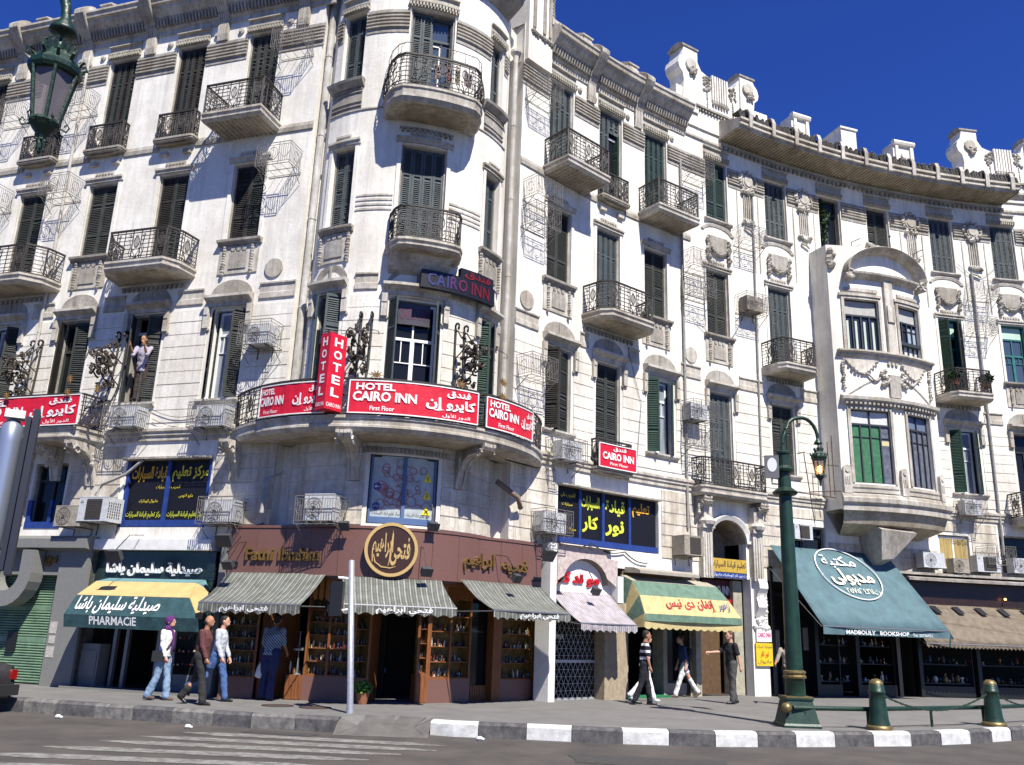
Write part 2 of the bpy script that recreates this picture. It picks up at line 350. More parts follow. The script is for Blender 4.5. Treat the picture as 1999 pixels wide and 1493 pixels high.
# ---------------------------------------------------------------- shutters and windows
def leaf_mesh(w,h,name='shutter',var=0):
    rnd=random.Random(var*17+int(h*100))
    mb=MB(); st=.055; t=.035
    mb.box(0,st,-t,0,0,h); mb.box(w-st,w,-t,0,0,h)
    rails=[0,h*.30,h*.74,h-.07]
    for z in rails: mb.box(st,w-st,-t,0,z,z+.07)
    z=.08
    while z<h-.09:
        if not any(r-.05<z<r+.07 for r in rails):
            dz=0 if rnd.random()>.10*var else rnd.uniform(-.03,.02)
            if rnd.random()>.035*var: mb.face([(st,-t+.002,z),(w-st,-t+.002,z+dz),(w-st,-.006,z+.045+dz),(st,-.006,z+.045)])
        z+=.055
    mb.face([(st,-.004,0),(w-st,-.004,0),(w-st,-.004,h),(st,-.004,h)])
    return mb
_LM={}
VARM={'dark_shutter':[SHUT,SHUT,mat('dark_shutter_faded',(.062,.065,.058),.8,noise=.5,nscale=4,spec=.2),mat('dark_shutter_brown',(.042,.038,.033),.8,noise=.5,nscale=4,spec=.2)],'blue_grey_shutter':[SHUTB,SHUTB,mat('blue_grey_shutter_faded',(.10,.115,.115),.75,noise=.5,nscale=4,spec=.2)]}
def leaf(par,F,x,w,h,mt,ang=0,y=.12,z=0,flip=False):
    var=random.choice((0,0,1,2,3)); mt=VARM.get(mt.name,[mt])[random.randrange(len(VARM.get(mt.name,[mt])))]
    k=(round(w,3),round(h,2),mt.name,var)
    if k not in _LM: _LM[k]=leaf_mesh(w,h,var=var).mesh('shutter',mt)
    M=F@Matrix.Translation((x,y,z))@Matrix.Rotation(ang,4,'Z')
    if flip: M=M@Matrix.Translation((-w,0,0))
    return link('shutter',_LM[k],par,M)
def glazed(par,F,w,h,mt,trans=.76,y=.16,pane=GLASS,munt=True,dbl=True,x0=None,name='casement'):
    """two-leaf french window in the opening, local x -w/2..w/2, z 0..h"""
    mb=MB(); a=-w/2 if x0 is None else x0; b=a+w; f=.055
    for q in (a,b-f): mb.box(q,q+f,y-.04,y+.03,0,h)
    mb.box(a+f,b-f,y-.04,y+.03,h-f,h); mb.box(a+f,b-f,y-.04,y+.03,0,f)
    zt=h*trans; mb.box(a+f,b-f,y-.045,y+.03,zt-.035,zt+.035)
    c=(a+b)/2
    if dbl: mb.box(c-.05,c+.05,y-.042,y+.03,f,zt-.035)
    if munt:
        mb.box(a+f,b-f,y-.03,y+.02,zt*.72,zt*.72+.025)
        for q in ((a+c)/2,(b+c)/2): mb.box(q-.012,q+.012,y-.03,y+.02,zt*.72+.025,zt-.035)
        mb.box(c-.02,c+.02,y-.04,y+.03,zt+.035,h-f)
    mb.build(name,mt,par,M=F)
    g=MB(); g.face([(a,y,0),(b,y,0),(b,y,h),(a,y,h)]); g.build('pane',pane,par,M=F)
def curtains(par,F,w,h,mt,y=.22,x0=None,x1=None,z0=0):
    mb=MB(); a=-w/2 if x0 is None else x0; b=w/2 if x1 is None else x1; N=18
    mb.grid([[(a+(b-a)*i/N,y+.03*math.sin(i*2.1),z) for i in range(N+1)] for z in (z0,h)]); mb.build('curtain',mt,par,True,M=F)
GLASSC=mat('curtained_glass',(.33,.37,.42),.08,spec=.6,noise=.5,nscale=9,stretch=(3,3,.15))
GLASSB=mat('sky_glass',(.05,.07,.10),.05,spec=.8)
def window(S,w):
    sc,wd,z0,z1,st,fl=w; h=z1-z0; F=fr(S,sc,0,z0)
    if S is ST: F=fr(S,sc,-.06,z0)
    mb=MB(); f=.05
    mb.box(-wd/2,-wd/2+f,.07,.30,0,h); mb.box(wd/2-f,wd/2,.07,.30,0,h); mb.box(-wd/2+f,wd/2-f,.07,.30,h-f,h); mb.box(-wd/2+f,wd/2-f,.10,.30,0,.03)
    FM={'fw':WHITE,'fwt':WHITE,'fwc':WHITE,'fwg':WHITE,'teal':SHUTT,'teal2':SHUTT}.get(st,TRIM)
    o=mb.build('window',FM if st!='none' else DARK,B,M=F); 
    iw=wd-2*f
    def closed(n,mt): 
        for i in range(n): leaf(o,F,-iw/2+iw/n*i+.004,iw/n-.008,h-f-.03,mt,y=.13,z=.02)
    if st=='c2': closed(2,SHUT)
    elif st=='c4': closed(4,SHUT)
    elif st=='c2b': closed(2,SHUTB)
    elif st=='c4b': closed(4,SHUTB if fl!='F' else SHUTB)
    elif st in('c4g','c2g'): closed(int(st[1]),SHUTDG)
    elif st=='c4open':
        for i in (0,1): leaf(o,F,-iw/2+iw/4*i+.004,iw/4-.008,h-.1,SHUTB,y=.13,z=.02)
        leaf(o,F,iw/2,iw/4,h-.1,SHUTB,y=.10,ang=R_(-55),flip=True,z=.02)
        glazed(o,F,iw,h-.08,SHUTB,y=.22,pane=GLASSB)
        mb=MB(); mb.box(.0,.03,.18,.22,.1,2.0); mb.box(.22,.25,.18,.22,.1,2.0)
        for z in (.1,.7,1.3,2.0): mb.box(.03,.22,.18,.22,z,z+.03)
        mb.build('white_casement',WHITE,o,M=F)
    elif st=='ajar':
        for i in (0,1): leaf(o,F,-iw/2+iw/4*i+.004,iw/4-.008,h-.1,SHUTB,y=.13,z=.02)
        leaf(o,F,iw/2,iw/2-.05,h*.78,SHUTG,y=.08,ang=R_(-68),flip=True,z=.02); leaf(o,F,0,iw/4,h*.2,SHUTB,y=.13,z=h*.78); leaf(o,F,iw/4,iw/4,h*.2,SHUTB,y=.13,z=h*.78)
        glazed(o,F,iw,h-.08,WHITE,y=.24,munt=False)
    elif st in('fw','fwc','fwg','fwt'):
        mt=SHUTG if st=='fwg' else SHUT
        if st=='fwt': mt=SHUTB
        lw=wd*(.30 if st=='fwt' else .36); hh=h-.1; an=66 if st=='fwt' else 42
        for sg in (-1,1): leaf(o,F,sg*(wd/2),lw,hh,mt,y=.04,ang=R_(sg*-38 if sg<0 else 38)*1 if False else (R_(-an) if sg<0 else R_(an)),flip=sg>0,z=.02)
        glazed(o,F,wd*(.86 if st=='fwt' else .66),h-.1,WHITE,trans={'fwt':.70}.get(st,.74),y=.18,pane={'fwt':GLASS,'fwc':GLASSC,'fwg':GLASSC,'fw':GLASSC}[st])
        # jamb infill
        for sg in (-1,1):
            mb=MB(); mb.box(sg*wd/2,sg*wd*(.43 if st=='fwt' else .33),.2,.22,0,h); mb.build('jamb_panel',mt,o,M=F)
    elif st=='half':
        leaf(o,F,-iw/2,iw/2,h-.1,SHUT,y=.12,ang=R_(-62),z=.02); leaf(o,F,iw/2,iw/2,h-.1,SHUT,y=.12,ang=R_(14),flip=True,z=.02)
        glazed(o,F,iw,h-.08,WHITE if fl=='F' and S is SR else SHUT,y=.24,munt=False)
    elif st=='man':
        leaf(o,F,-iw/2,iw*.42,h-.1,SHUT,y=.10,ang=R_(-62),z=.02); leaf(o,F,iw/2,iw*.45,h-.1,SHUT,y=.10,ang=R_(28),flip=True,z=.02)
        mb=MB(); mb.box(-iw/2,iw/2,.24,.28,h*.80,h*.83); mb.box(-.32,-.28,.24,.28,0,h*.8); mb.box(-.31,-.29,.2,.24,h*.2,h*.7); mb.build('transom',WHITE,o,M=F)
        curtains(o,F,iw,h*.62,CURT,y=.34,x0=-.42,x1=-.12,z0=.2)
    elif st=='sideopen':
        for sg in (-1,1): leaf(o,F,sg*wd/2,wd*.55,h-.1,SHUTB if sg>0 else SHUTG,y=.02,ang=R_(-50) if sg<0 else R_(50),flip=sg>0,z=.02)
        glazed(o,F,wd*.7,h-.1,WHITE,y=.2,trans=.72,munt=False)
    elif st=='teal':
        for sg in (-1,1): leaf(o,F,sg*wd/2,wd*.42,h-.1,SHUTG if sg<0 else SHUT,y=.03,ang=R_(-60) if sg<0 else R_(35),flip=sg>0,z=.02)
        mb=MB(); mb.box(-wd*.4,wd*.3,.17,.20,h-.62,h-.08); mb.build('blind',mat('pale_green_blind',(.45,.62,.5),.6,noise=.2),o,M=F)
        glazed(o,F,wd*.8,h-.65,SHUTT,y=.22,trans=.8,munt=True)
    elif st=='teal2':
        mb=MB(); mb.box(-wd*.4,wd*.4,.15,.18,h-.5,h-.06); mb.build('blind',mat('pale_green_blind',(.45,.62,.5),.6,noise=.2),o,M=F)
        glazed(o,F,iw,h-.5,SHUTT,y=.2,trans=.62,pane=GLASSB)
    elif st=='black':
        glazed(o,F,iw,h-.06,mat('charcoal_frame',(.02,.02,.022),.5),y=.2,munt=False)
        if S is SL:
            mb=MB(); mb.box(-wd/2-.04,wd/2+.04,-.02,.08,-.02,.14); mb.box(-wd/2-.03,-wd/2+.1,-.02,.06,.14,h*.42); mb.box(wd*.12,wd*.12+.09,0,.08,.14,h*.42); mb.build('blue_frame',BLUEF,o,M=F)
    elif st=='darkdoor':
        glazed(o,F,iw,h-.06,mat('charcoal_frame',(.02,.02,.022),.5),y=.22,trans=.8,munt=False)
    elif st=='curt':
        glazed(o,F,iw,h-.06,WHITE,y=.12,trans=.98,munt=False); 
        curtains(o,F,iw,h-.1,mat('gold_curtain',(.45,.33,.12),.8,noise=.5,nscale=14,stretch=(1,1,.1)),y=.08)
    elif st=='green':
        glazed(o,F,iw,h-.06,SHUT,y=.24,munt=False)
    elif st=='rot':
        leaf(o,F,-iw/2,iw/2,h-.1,SHUT,y=.2); leaf(o,F,0,iw/2,h-.1,SHUT,y=.2)
    return o
for w in LWIN: window(SL,w)
for w in TWIN: window(ST,w)
for w in RWIN: window(SR,w)
# ---------------------------------------------------------------- trim around openings
DENT=mat('dentil_trim',(.50,.47,.40),.9,noise=.3,nscale=9,streak=.5)
def frame_trim(S,sc,w,z0,z1,t=.10,pr=.045,mt=TRIML,bottom=False):
    mb=MB(); a=sc-w/2; b=sc+w/2
    mb.sbox(S,a-t,a,-.01,pr,z0,z1+t); mb.sbox(S,b,b+t,-.01,pr,z0,z1+t); mb.sbox(S,a,b,-.01,pr,z1,z1+t)
    mb.build('architrave',mt,B)
def top_floor_trim(S,w):
    sc,wd,z0,z1=w[:4]; mb=MB(); a=sc-wd/2-.08; b=sc+wd/2+.08
    mb.prof(S,a,b,[(0,z1+.02),(.05,z1+.02),(.05,z1+.14),(.10,z1+.16),(.10,z1+.2),(.02,z1+.22),(.02,z1+.42),(.09,z1+.43),(.09,z1+.47),(0,z1+.48)])
    k=round((b-a)/.085)
    for i in range(k):
        u=a+(b-a)*(i+.2)/k; mb.sbox(S,u,u+(b-a)/k*.55,.05,.115,z1+.04,z1+.13)
    mb.build('window_head',DENT,B)
def stripes(S,a,b,z0=17.08,z1=17.62,n=5,pr=.05):
    if b-a<.1: return
    mb=MB(); mb.sbox(S,a,b,-.01,.02,z0-.12,z1+.06)
    for k in range(n):
        z=z0+(z1-z0)*k/n; mb.prof(S,a,b,[(.0,z),(pr+.02,z+.03),(pr+.02,z+.075),(.0,z+.08)])
    mb.build('banded_frieze',TRIM,B)
def edges(wins,a,b,fl='T',pad=.04):
    xs=sorted([(w[0]-w[1]/2-pad,w[0]+w[1]/2+pad) for w in wins if w[5]==fl]); out=[]; x=a
    for p,q in xs:
        if p>x and x<b: out.append((x,min(p,b)))
        x=max(x,q)
    if x<b: out.append((x,b))
    return out
for S,WN,a,b in ((SL,LWIN,-12.9,XL1+.05),(ST,TWIN,XT0,XT1),(SR,RWIN,XR0-.05,25)):
    for w in WN:
        if w[5]=='T': top_floor_trim(S,w)
    for p,q in edges(WN,a,b): stripes(S,p,q)
def rosette(S,sc,z,r=.09,mb=None):
    mb.disc(S,sc,z,r,0,.05,10); mb.disc(S,sc,z,r*.55,.05,.075,8)
def small_lintel(S,w):
    sc,wd,z0,z1=w[:4]; mb=MB(); a=sc-wd/2-.14; b=sc+wd/2+.14
    mb.prof(S,a,b,[(0,z1+.04),(.06,z1+.04),(.06,z1+.11),(.10,z1+.13),(.10,z1+.19),(0,z1+.2)])
    mb.sbox(S,sc-wd*.33,sc+wd*.33,-.01,.06,z1+.22,z1+.34)
    for i in range(6): mb.disc(S,sc-wd*.27+wd*.108*i,z1+.28,.035,.06,.085,6)
    mb.build('lintel',TRIML,B)
    m2=MB(); m2.sbox(S,a+.04,a+.14,-.01,.03,z0,z1+.04); m2.sbox(S,b-.14,b-.04,-.01,.03,z0,z1+.04); m2.build('architrave',STUC,B)
def garland(mb,S,pts,r=.05,d=.06):
    for u,z in pts:
        p=S.P(u,d,z); mb.blob(p,r*random.uniform(.7,1.25),1,5)
def sill_panel(S,w):
    sc,wd,z0,z1=w[:4]
    if z0<11: return
    mb=MB(); a=sc-wd/2-.15; b=sc+wd/2+.15
    mb.prof(S,a,b,[(0,z0-.16),(.08,z0-.14),(.08,z0-.10),(.15,z0-.07),(.16,z0-.01),(0,z0)]); mb.build('sill',TRIM,B)
    mb=MB(); mb.sbox(S,a+.06,b-.06,-.01,.03,z0-.95,z0-.17); mb.build('panel',TRIML,B)
    mb=MB(); mb.sbox(S,sc-.26,sc+.26,.03,.055,z0-.82,z0-.36)
    for i in (-1,0,1): mb.disc(S,sc+i*.17,z0-.27,.065,.03,.06,8)
    for sg in (-1,1): garland(mb,S,[(sc+sg*.42,z0-.22-.075*i) for i in range(11)],.05)
    mb.build('relief',TRIM,B)
def hood(S,w,arch=True):
    sc,wd,z0,z1=w[:4]; a=sc-wd/2-.17; b=sc+wd/2+.17; mb=MB()
    mb.prof(S,a,b,[(0,z1+.03),(.05,z1+.03),(.07,z1+.12),(.2,z1+.2),(.24,z1+.22),(.24,z1+.29),(.2,z1+.3),(0,z1+.34)])
    for sg in (-1,1):
        u=sc+sg*(wd/2+.13); mb.sbox(S,u-.07,u+.07,.0,.11,z1-.55,z1+.03); mb.sbox(S,u-.055,u+.055,0,.13,z1-.2,z1+.02)
        mb.sbox(S,u-.1,u+.1,0,.06,z1-.6,z1-.55)
    mb.build('window_hood',TRIML,B)
    if arch:
        mb=MB(); pts=[(sc+(wd/2+.12)*math.cos(math.pi*i/12),z1+.33+.42*math.sin(math.pi*i/12)) for i in range(13)]
        mb.poly(S,pts,-.01,.025); mb.sbox(S,sc-.03,sc+.03,.02,.05,z1+.35,z1+.72); mb.build('tympanum',TRIM,B)
def plain_sill(S,w):
    sc,wd,z0,z1=w[:4]; mb=MB(); mb.prof(S,sc-wd/2-.12,sc+wd/2+.12,[(0,z0-.12),(.08,z0-.11),(.12,z0-.05),(.12,z0),(0,z0+.004)]); mb.build('sill',TRIML,B)
for S,WN in ((SL,LWIN),(ST,TWIN),(SR,RWIN)):
    for w in WN:
        if w[5]=='S': small_lintel(S,w); sill_panel(S,w)
        if w[5]=='F':
            hood(S,w)
            if w[2]>6.9: plain_sill(S,w)
        if w[5]=='T' and w[2]>15: plain_sill(S,w)
# ---------------------------------------------------------------- string courses
def string(S,a,b,pr,name='string_course',mt=TRIML):
    mb=MB(); mb.prof(S,a,b,pr); mb.build(name,mt,B)
SC1=[(0,6.02),(.05,6.04),(.05,6.14),(.09,6.17),(.09,6.24),(.13,6.27),(.13,6.34),(.08,6.36),(0,6.42)]
SC2=[(0,9.62),(.04,9.64),(.04,9.78),(.02,9.8),(.02,9.98),(.06,10.02),(.06,10.06),(0,10.08)]
SC3=[(0,14.36),(.04,14.38),(.05,14.5),(.03,14.52),(0,14.62)]
def spans(a,b,cuts):
    out=[]; x=a
    for p,q in sorted(cuts):
        if p>x and x<b: out.append((x,min(p,b)))
        x=max(x,q)
    if x<b: out.append((x,b))
    return out
for a,b in spans(-13,XL1,[(w[0]-w[1]/2-.0,w[0]+w[1]/2) for w in LWIN if w[5]=='F' and w[2]<7]): string(SL,a,b,SC1)
for a,b in spans(XR0,25,[(w[0]-w[1]/2,w[0]+w[1]/2) for w in RWIN if w[5]=='F' and w[2]<7]+[BAYS]): string(SR,a,b,SC1)
for S,WN,A_,B_,X in ((SL,LWIN,-13,XL1,[]),(ST,TWIN,XT0,XT1,[]),(SR,RWIN,XR0,25,[BAYS])):
    for a,b in spans(A_,B_,[(w[0]-w[1]/2-.34,w[0]+w[1]/2+.34) for w in WN if w[5]=='F']+X): 
        if b-a>.15: string(S,a,b,SC2,'string_course',TRIML)
for a,b in spans(-13,XL1,[(w[0]-.62,w[0]+.62) for w in LWIN if w[5]=='T']): string(SL,a,b,SC3,mt=TRIM)
for a,b in spans(XR0,7.3,[(w[0]-.62,w[0]+.62) for w in RWIN if w[5]=='T']): string(SR,a,b,SC3,mt=TRIM)
for k in (0,1,2,3):   # thin grooves round the tower between the second-floor windows
    for a,b in ((-.9,.05),(1.5,2.5)):
        string(ST,a,b,[(0,11.75+k*.13),(.02,11.76+k*.13),(.02,11.81+k*.13),(0,11.83+k*.13)],'groove_band',TRIML)
string(ST,XT0,XT1,[(0,17.0-2.35),(.03,14.66),(.03,14.70),(0,14.72)],mt=TRIML)
for sc,wd in ((-1.42,.7),(2.97,.6)):      # curved apron panels below the tower's top side windows
    mb=MB(); mb.prof(ST,sc-wd/2-.28,sc+wd/2+.12,[(0,15.35),(.05,15.37),(.18,15.5),(.2,15.57),(.12,15.6),(0,15.6)]); mb.build('sill',TRIM,B)
    mb=MB(); mb.sbox(ST,sc-wd/2-.2,sc+wd/2+.08,-.01,.02,14.75,15.3)
    for z in (14.78,14.9,15.2,15.28): mb.prof(ST,sc-wd/2-.2,sc+wd/2+.08,[(.01,z),(.05,z+.01),(.05,z+.04),(.01,z+.05)])
    mb.build('panel',TRIM,B)
# ---------------------------------------------------------------- main cornice
COR=[(0,18.25),(.04,18.27),(.04,18.42),(.10,18.46),(.12,18.60),(.42,18.92),(.44,19.0),(.52,19.03),(.54,19.12),(.58,19.17),(.58,19.23),(.46,19.27),(.46,19.33),(.33,19.38),(.28,19.46),(0,19.50)]
def cornice(S,a,b,pr=COR,dent=True,mt=TRIML):
    mb=MB(); mb.prof(S,a,b,pr); mb.build('cornice',mt,B)
    if dent:
        mb=MB(); n=int((b-a)/.11)
        for i in range(n):
            u=a+(b-a)*(i+.25)/n; w_=.5*(b-a)/n
            A=[S.P(u,.11,18.50),S.P(u,.20,18.50),S.P(u,.27,18.72),S.P(u,.24,18.78)]; Bq=[S.P(u+w_,.11,18.50),S.P(u+w_,.20,18.50),S.P(u+w_,.27,18.72),S.P(u+w_,.24,18.78)]
            mb.grid([A,Bq],True); mb.face(A); mb.face(Bq[::-1])
        mb.build('dentils',TRIM,B)
cornice(SL,-14.5,XL1+.3); cornice(SR,.95,7.15)
CT=[(0,18.8),(.1,18.9),(.45,19.25),(.5,19.4),(.62,19.5),(.62,19.7),(.4,19.9),(0,20.3)]
cornice(ST,XT0-.2,XT1-.1,CT,False,TRIM)
# ribbed consoles over the cornice
def console(S,u,w=.34):
    for k in range(5):
        a=u-w/2+w*k/5
        mb=MB() if k==0 else mb
        mb.prof(S,a,a+w/5*.82,[(0,17.72),(.07,17.70),(.10,17.9),(.10,18.3),(.20,18.55),(.50,18.88),(.60,19.02),(.68,19.15),(.69,19.28),(.58,19.42),(.42,19.54),(.30,19.60),(0,19.60),(0,19.0)])
    mb.prof(S,u-w/2,u+w/2,[(0,17.76),(.05,17.74),(.08,17.9),(.08,18.3),(.18,18.55),(.48,18.88),(.58,19.02),(.66,19.15),(.67,19.27),(.56,19.40),(.40,19.52),(.28,19.58),(0,19.58),(0,19.0)])
    mb.build('console',TRIML,B)
for u in (-13.3,-10.9,-8.72,-6.22,-3.9,-1.42,1.2): console(SL,u)
for u in (2.83,4.97): console(SR,u)
mb=MB()
for c in (-12.1,-9.7,-7.27,-4.84,-2.43,-.03):
    for sg in (-1,1): rosette(SL,c+sg*.80,17.92,mb=mb)
for c in (1.6,3.76,5.79):
    for sg in (-1,1): rosette(SR,c+sg*.75,17.92,mb=mb)
mb.build('rosettes',TRIML,B)['kind']='stuff'
def antefix(S,u,z=19.42,w=.34,h=.46):
    mb=MB(); mb.sbox(S,u-w/2,u+w/2,-.55,.18,z,z+h*.6)
    a=[S.P(u-w/2-.3,-.35,z),S.P(u-w/2,.16,z),S.P(u-w/2,.16,z+h*.6)]
    mb.prof(S,u-w/2-.05,u+w/2+.05,[(-.5,z+h*.6),(.22,z+h*.6),(.22,z+h*.68),(-.15,z+h),(-.5,z+h*.68)])
    for sg in (-1,1):
        q=[(u+sg*w/2,z+h*.6),(u+sg*(w/2+.45),z),(u+sg*w/2,z)]; mb.poly(S,q,-.1,.16)
    mb.build('parapet_block',TRIML,B)
for u in (-12.6,-10.3,-8.2,-5.75,-3.4,-1.0): antefix(SL,u)
for u in (2.5,4.62): antefix(SR,u,19.45,.36,.6)
# parapet behind the cornice
string(SL,-14.5,XL1,[(-.2,19.4),(.22,19.4),(.22,19.6),(.1,19.64),(-.2,19.64)],'parapet',TRIML)
string(SR,.9,7.2,[(-.2,19.4),(.22,19.4),(.22,19.62),(.1,19.66),(-.2,19.66)],'parapet',TRIML)
for S,WN,z in ((SL,LWIN,14.3),(SR,RWIN[:3],14.3)):
    for w in WN:
        if w[5]=='T' and not(S is SL and w[0]==-.03) and not(S is SR and w[0]!=3.76):
            for sg in (-1,1):
                mb=MB(); mb.sbox(S,w[0]+sg*.38-.12,w[0]+sg*.38+.12,0,.10,z-.12,z); mb.build('bracket',TRIML,B)
# ---------------------------------------------------------------- balconies
class Path:
    def __init__(s,pts):
        s.p=[Vector((p[0],p[1],0)) for p in pts]; s.L=[0]
        for a,b in zip(s.p,s.p[1:]): s.L.append(s.L[-1]+(b-a).length)
        s.len=s.L[-1]
    def at(s,u,z,off=0):
        u=min(max(u,0),s.len)
        for i in range(len(s.p)-1):
            if u<=s.L[i+1]+1e-9: break
        a,b=s.p[i],s.p[i+1]; t=(u-s.L[i])/max(1e-9,s.L[i+1]-s.L[i]); q=a+(b-a)*t; d=(b-a).normalized(); n=Vector((d.y,-d.x,0))
        q=q+n*off; return Vector((q.x,q.y,z))
def circ2(cu,cz,r,rz=None,n=10): return [(cu+r*math.cos(2*math.pi*i/n),cz+(rz or r)*math.sin(2*math.pi*i/n)) for i in range(n+1)]
def spiral2(cu,cz,r,turns=1.4,sg=1,a0=0,n=12): return [(cu+r*(1-.8*i/n)*math.cos(a0+sg*2*math.pi*turns*i/n),cz+r*(1-.8*i/n)*math.sin(a0+sg*2*math.pi*turns*i/n)) for i in range(n+1)]
def railing(par,path,z,h=.85,bulge=0,step=.78,mt=IRON,orn=True,top2=False):
    mb=MB(); L=path.len
    def bo(t): return bulge*math.sin(math.pi*min(1,max(0,t)))**1.0*(1-t*.6) if bulge else 0
    def at(u,zz): return path.at(u,z+zz,bo(zz/h))
    def line(pts,r=.011): mb.tube([at(u,q) for u,q in pts],r*1.35)
    cor=[q for q in path.L]
    def run(zz,r):
        us=sorted(set([round(L*i/max(2,int(L/.18)),4) for i in range(max(2,int(L/.18))+1)]+[round(q,4) for q in cor])); mb.tube([at(u,zz) for u in us],r)
    run(h,.032); run(h-.08,.015); run(.04,.020); run(.11,.012)
    # corner posts
    for q in cor:
        if len(cor)<8 or q in(cor[0],cor[-1]): mb.tube([at(q,0),at(q,h)],.018)
    k=max(1,round(L/step)); st=L/k
    for i in range(k):
        c=st*(i+.5)
        # scrolled panel
        pw=.13
        if orn:
            for sg in (-1,1): line([(c+sg*pw,.04),(c+sg*pw,h)],.012)
            line(circ2(c,h*.60,.085,.15,10),.011)
            for dx in (-.035,0,.035): line([(c+dx,h*.34),(c+dx,h*.84)],.007)
            for sg in (-1,1):
                line([(c,h*.05),(c+sg*.03,h*.18),(c+sg*.10,h*.30)],.010); line([(c,h*.05),(c+sg*.07,h*.12),(c+sg*.11,h*.16)],.009)
                line(spiral2(c+sg*.09,h*.36,.035,1.2,sg,0,7),.008)
                line(spiral2(c+sg*.20,h*.80,.055,1.2,-sg,math.pi/2,8),.008)
                line([(c+sg*.14,h*.1),(c+sg*.22,h*.22),(c+sg*.17,h*.45),(c+sg*.23,h*.7)],.008)
        # horizontal bars between panels
        a=c+pw; b=min(L,c+st-pw)
        for f in (.24,.38,.52,.66,.78):
            line([(max(0,c-st/2),h*f),(c-pw,h*f)],.008); line([(c+pw,h*f),(min(L,c+st/2),h*f)],.008)
        if orn:
            for bx in (c-st/2+.0,):
                if bx>.05: line([(bx,.04),(bx,h)],.010)
            x=c+pw+.06
            line([(x,h*.04),(x+.05,h*.35),(x,h*.6),(x+.06,h*.86)],.008)
    if top2:
        run(h+.32,.010); 
        for i in range(int(L/.45)+1):
            u=min(L,i*.45); line([(u,h),(u,h+.32)],.007); line([(u,h),(u+.12,h+.1),(u+.1,h+.2),(u+.2,h+.3)],.005)
    return mb.build('railing',mt,par)
def balcony(S,pts,z,par=B,th=.26,style='rib',h=.85,wall=None,bulge=0,rail=True,step=.78,mt=TRIML,top2=False,railing_mt=IRON):
    """pts: outer edge as plan points, first and last on the wall"""
    P=[Vector((p[0],p[1],0)) for p in pts]; N=len(P)
    c=sum(P,Vector((0,0,0)))/N
    def ring(z,inset):
        out=[]
        for i,p in enumerate(P):
            a=P[max(0,i-1)]; b=P[min(N-1,i+1)]; d=(b-a).normalized(); n=Vector((d.y,-d.x,0)); 
            q=p-n*inset; out.append(Vector((q.x,q.y,z)))
        return out
    mb=MB()
    R=[ring(z,.05),ring(z,0),ring(z-.06,0),ring(z-.07,.03),ring(z-th*.55,.05),ring(z-th*.6,.02),ring(z-th*.75,.02),ring(z-th,.10)]
    mb.grid(R); mb.face(R[0]); mb.face(R[-1][::-1])
    o=mb.build('balcony',mt,par)
    # underside
    lo=R[-1]; A=lo[0]; Z=lo[-1]; mb=MB()
    if style=='rib':
        W_=(Z-A).length; ax=(Z-A).normalized(); nn=Vector((ax.y,-ax.x,0)); dep=max((p-A).dot(nn) for p in lo)
        k=int(W_/.13)
        for i in range(k):
            u=W_*(i+.5)/k
            # depth available at u
            hi=0
            for p,q in zip(lo,lo[1:]):
                pu,qu=(p-A).dot(ax),(q-A).dot(ax)
                if min(pu,qu)<=u<=max(pu,qu) and abs(qu-pu)>1e-6: hi=max(hi,(p-A).dot(nn)+((q-A).dot(nn)-(p-A).dot(nn))*(u-pu)/(qu-pu))
            if hi>.12:
                a=A+ax*(u-.03); b=A+ax*(u+.03); 
                mb.grid([[a,b],[a-Vector((0,0,.035)),b-Vector((0,0,.035))],[a+nn*(hi-.05)-Vector((0,0,.035)),b+nn*(hi-.05)-Vector((0,0,.035))],[a+nn*(hi-.05),b+nn*(hi-.05)]])
    else:
        s=[p+(c-p)*.25 for p in lo]; s2=[p+(c-p)*.32-Vector((0,0,.05)) for p in lo]
        for q in (s,s2):
            for p in q: p.z=z-th-(.0 if q is s else .03)
        mb.grid([s,s2]); mb.face(s2)
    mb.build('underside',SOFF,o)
    if rail: railing(o,Path([tuple(p.xy) for p in ring(z,.07)]),z,h,bulge,step,top2=top2,mt=railing_mt)
    return o
def pxy(S,u,d): return tuple(S.P(u,d,0).xy)
def trap(S,a,b,d,ch=.45,wide=0): return [pxy(S,a-wide,0),pxy(S,a,d),pxy(S,b,d),pxy(S,b+wide,0)]
def juliet(S,c,w,z,d=.3): 
    o=balcony(S,[pxy(S,c-w/2,0),pxy(S,c-w/2,d*.8),pxy(S,c-w/2+.08,d),pxy(S,c+w/2-.08,d),pxy(S,c+w/2,d*.8),pxy(S,c+w/2,0)],z,th=.14,style='none',h=.78,step=.42,mt=TRIM); return o
def dentband(S,a,b,z,n,par=B):
    mb=MB()
    for i in range(n):
        u=a+(b-a)*(i+.3)/n; mb.sbox(S,u,u+(b-a)/n*.5,0,.07,z,z+.09)
    mb.sbox(S,a,b,0,.04,z+.09,z+.14); mb.build('dentils',TRIM,par)
for c in (-12.1,-9.7,-7.27,-4.84,-2.43): juliet(SL,c-.0,1.35,14.62)
juliet(SR,3.76,1.25,14.62)
balcony(SL,trap(SL,-1.0,.84,.98,wide=.0),14.68)
balcony(SL,[pxy(SL,-3.75,0),pxy(SL,-3.65,.55),pxy(SL,-3.3,1.0),pxy(SL,-1.5,1.0),pxy(SL,-1.25,.6),pxy(SL,-1.2,0)],10.62,style='soft'); dentband(SL,-3.5,-1.4,10.15,14)
balcony(SL,[pxy(SL,-8.7,0),pxy(SL,-8.6,.55),pxy(SL,-8.2,1.0),pxy(SL,-6.1,1.0),pxy(SL,-5.7,.55),pxy(SL,-5.62,0)],10.62,style='soft'); dentband(SL,-8.4,-6.0,10.15,14)
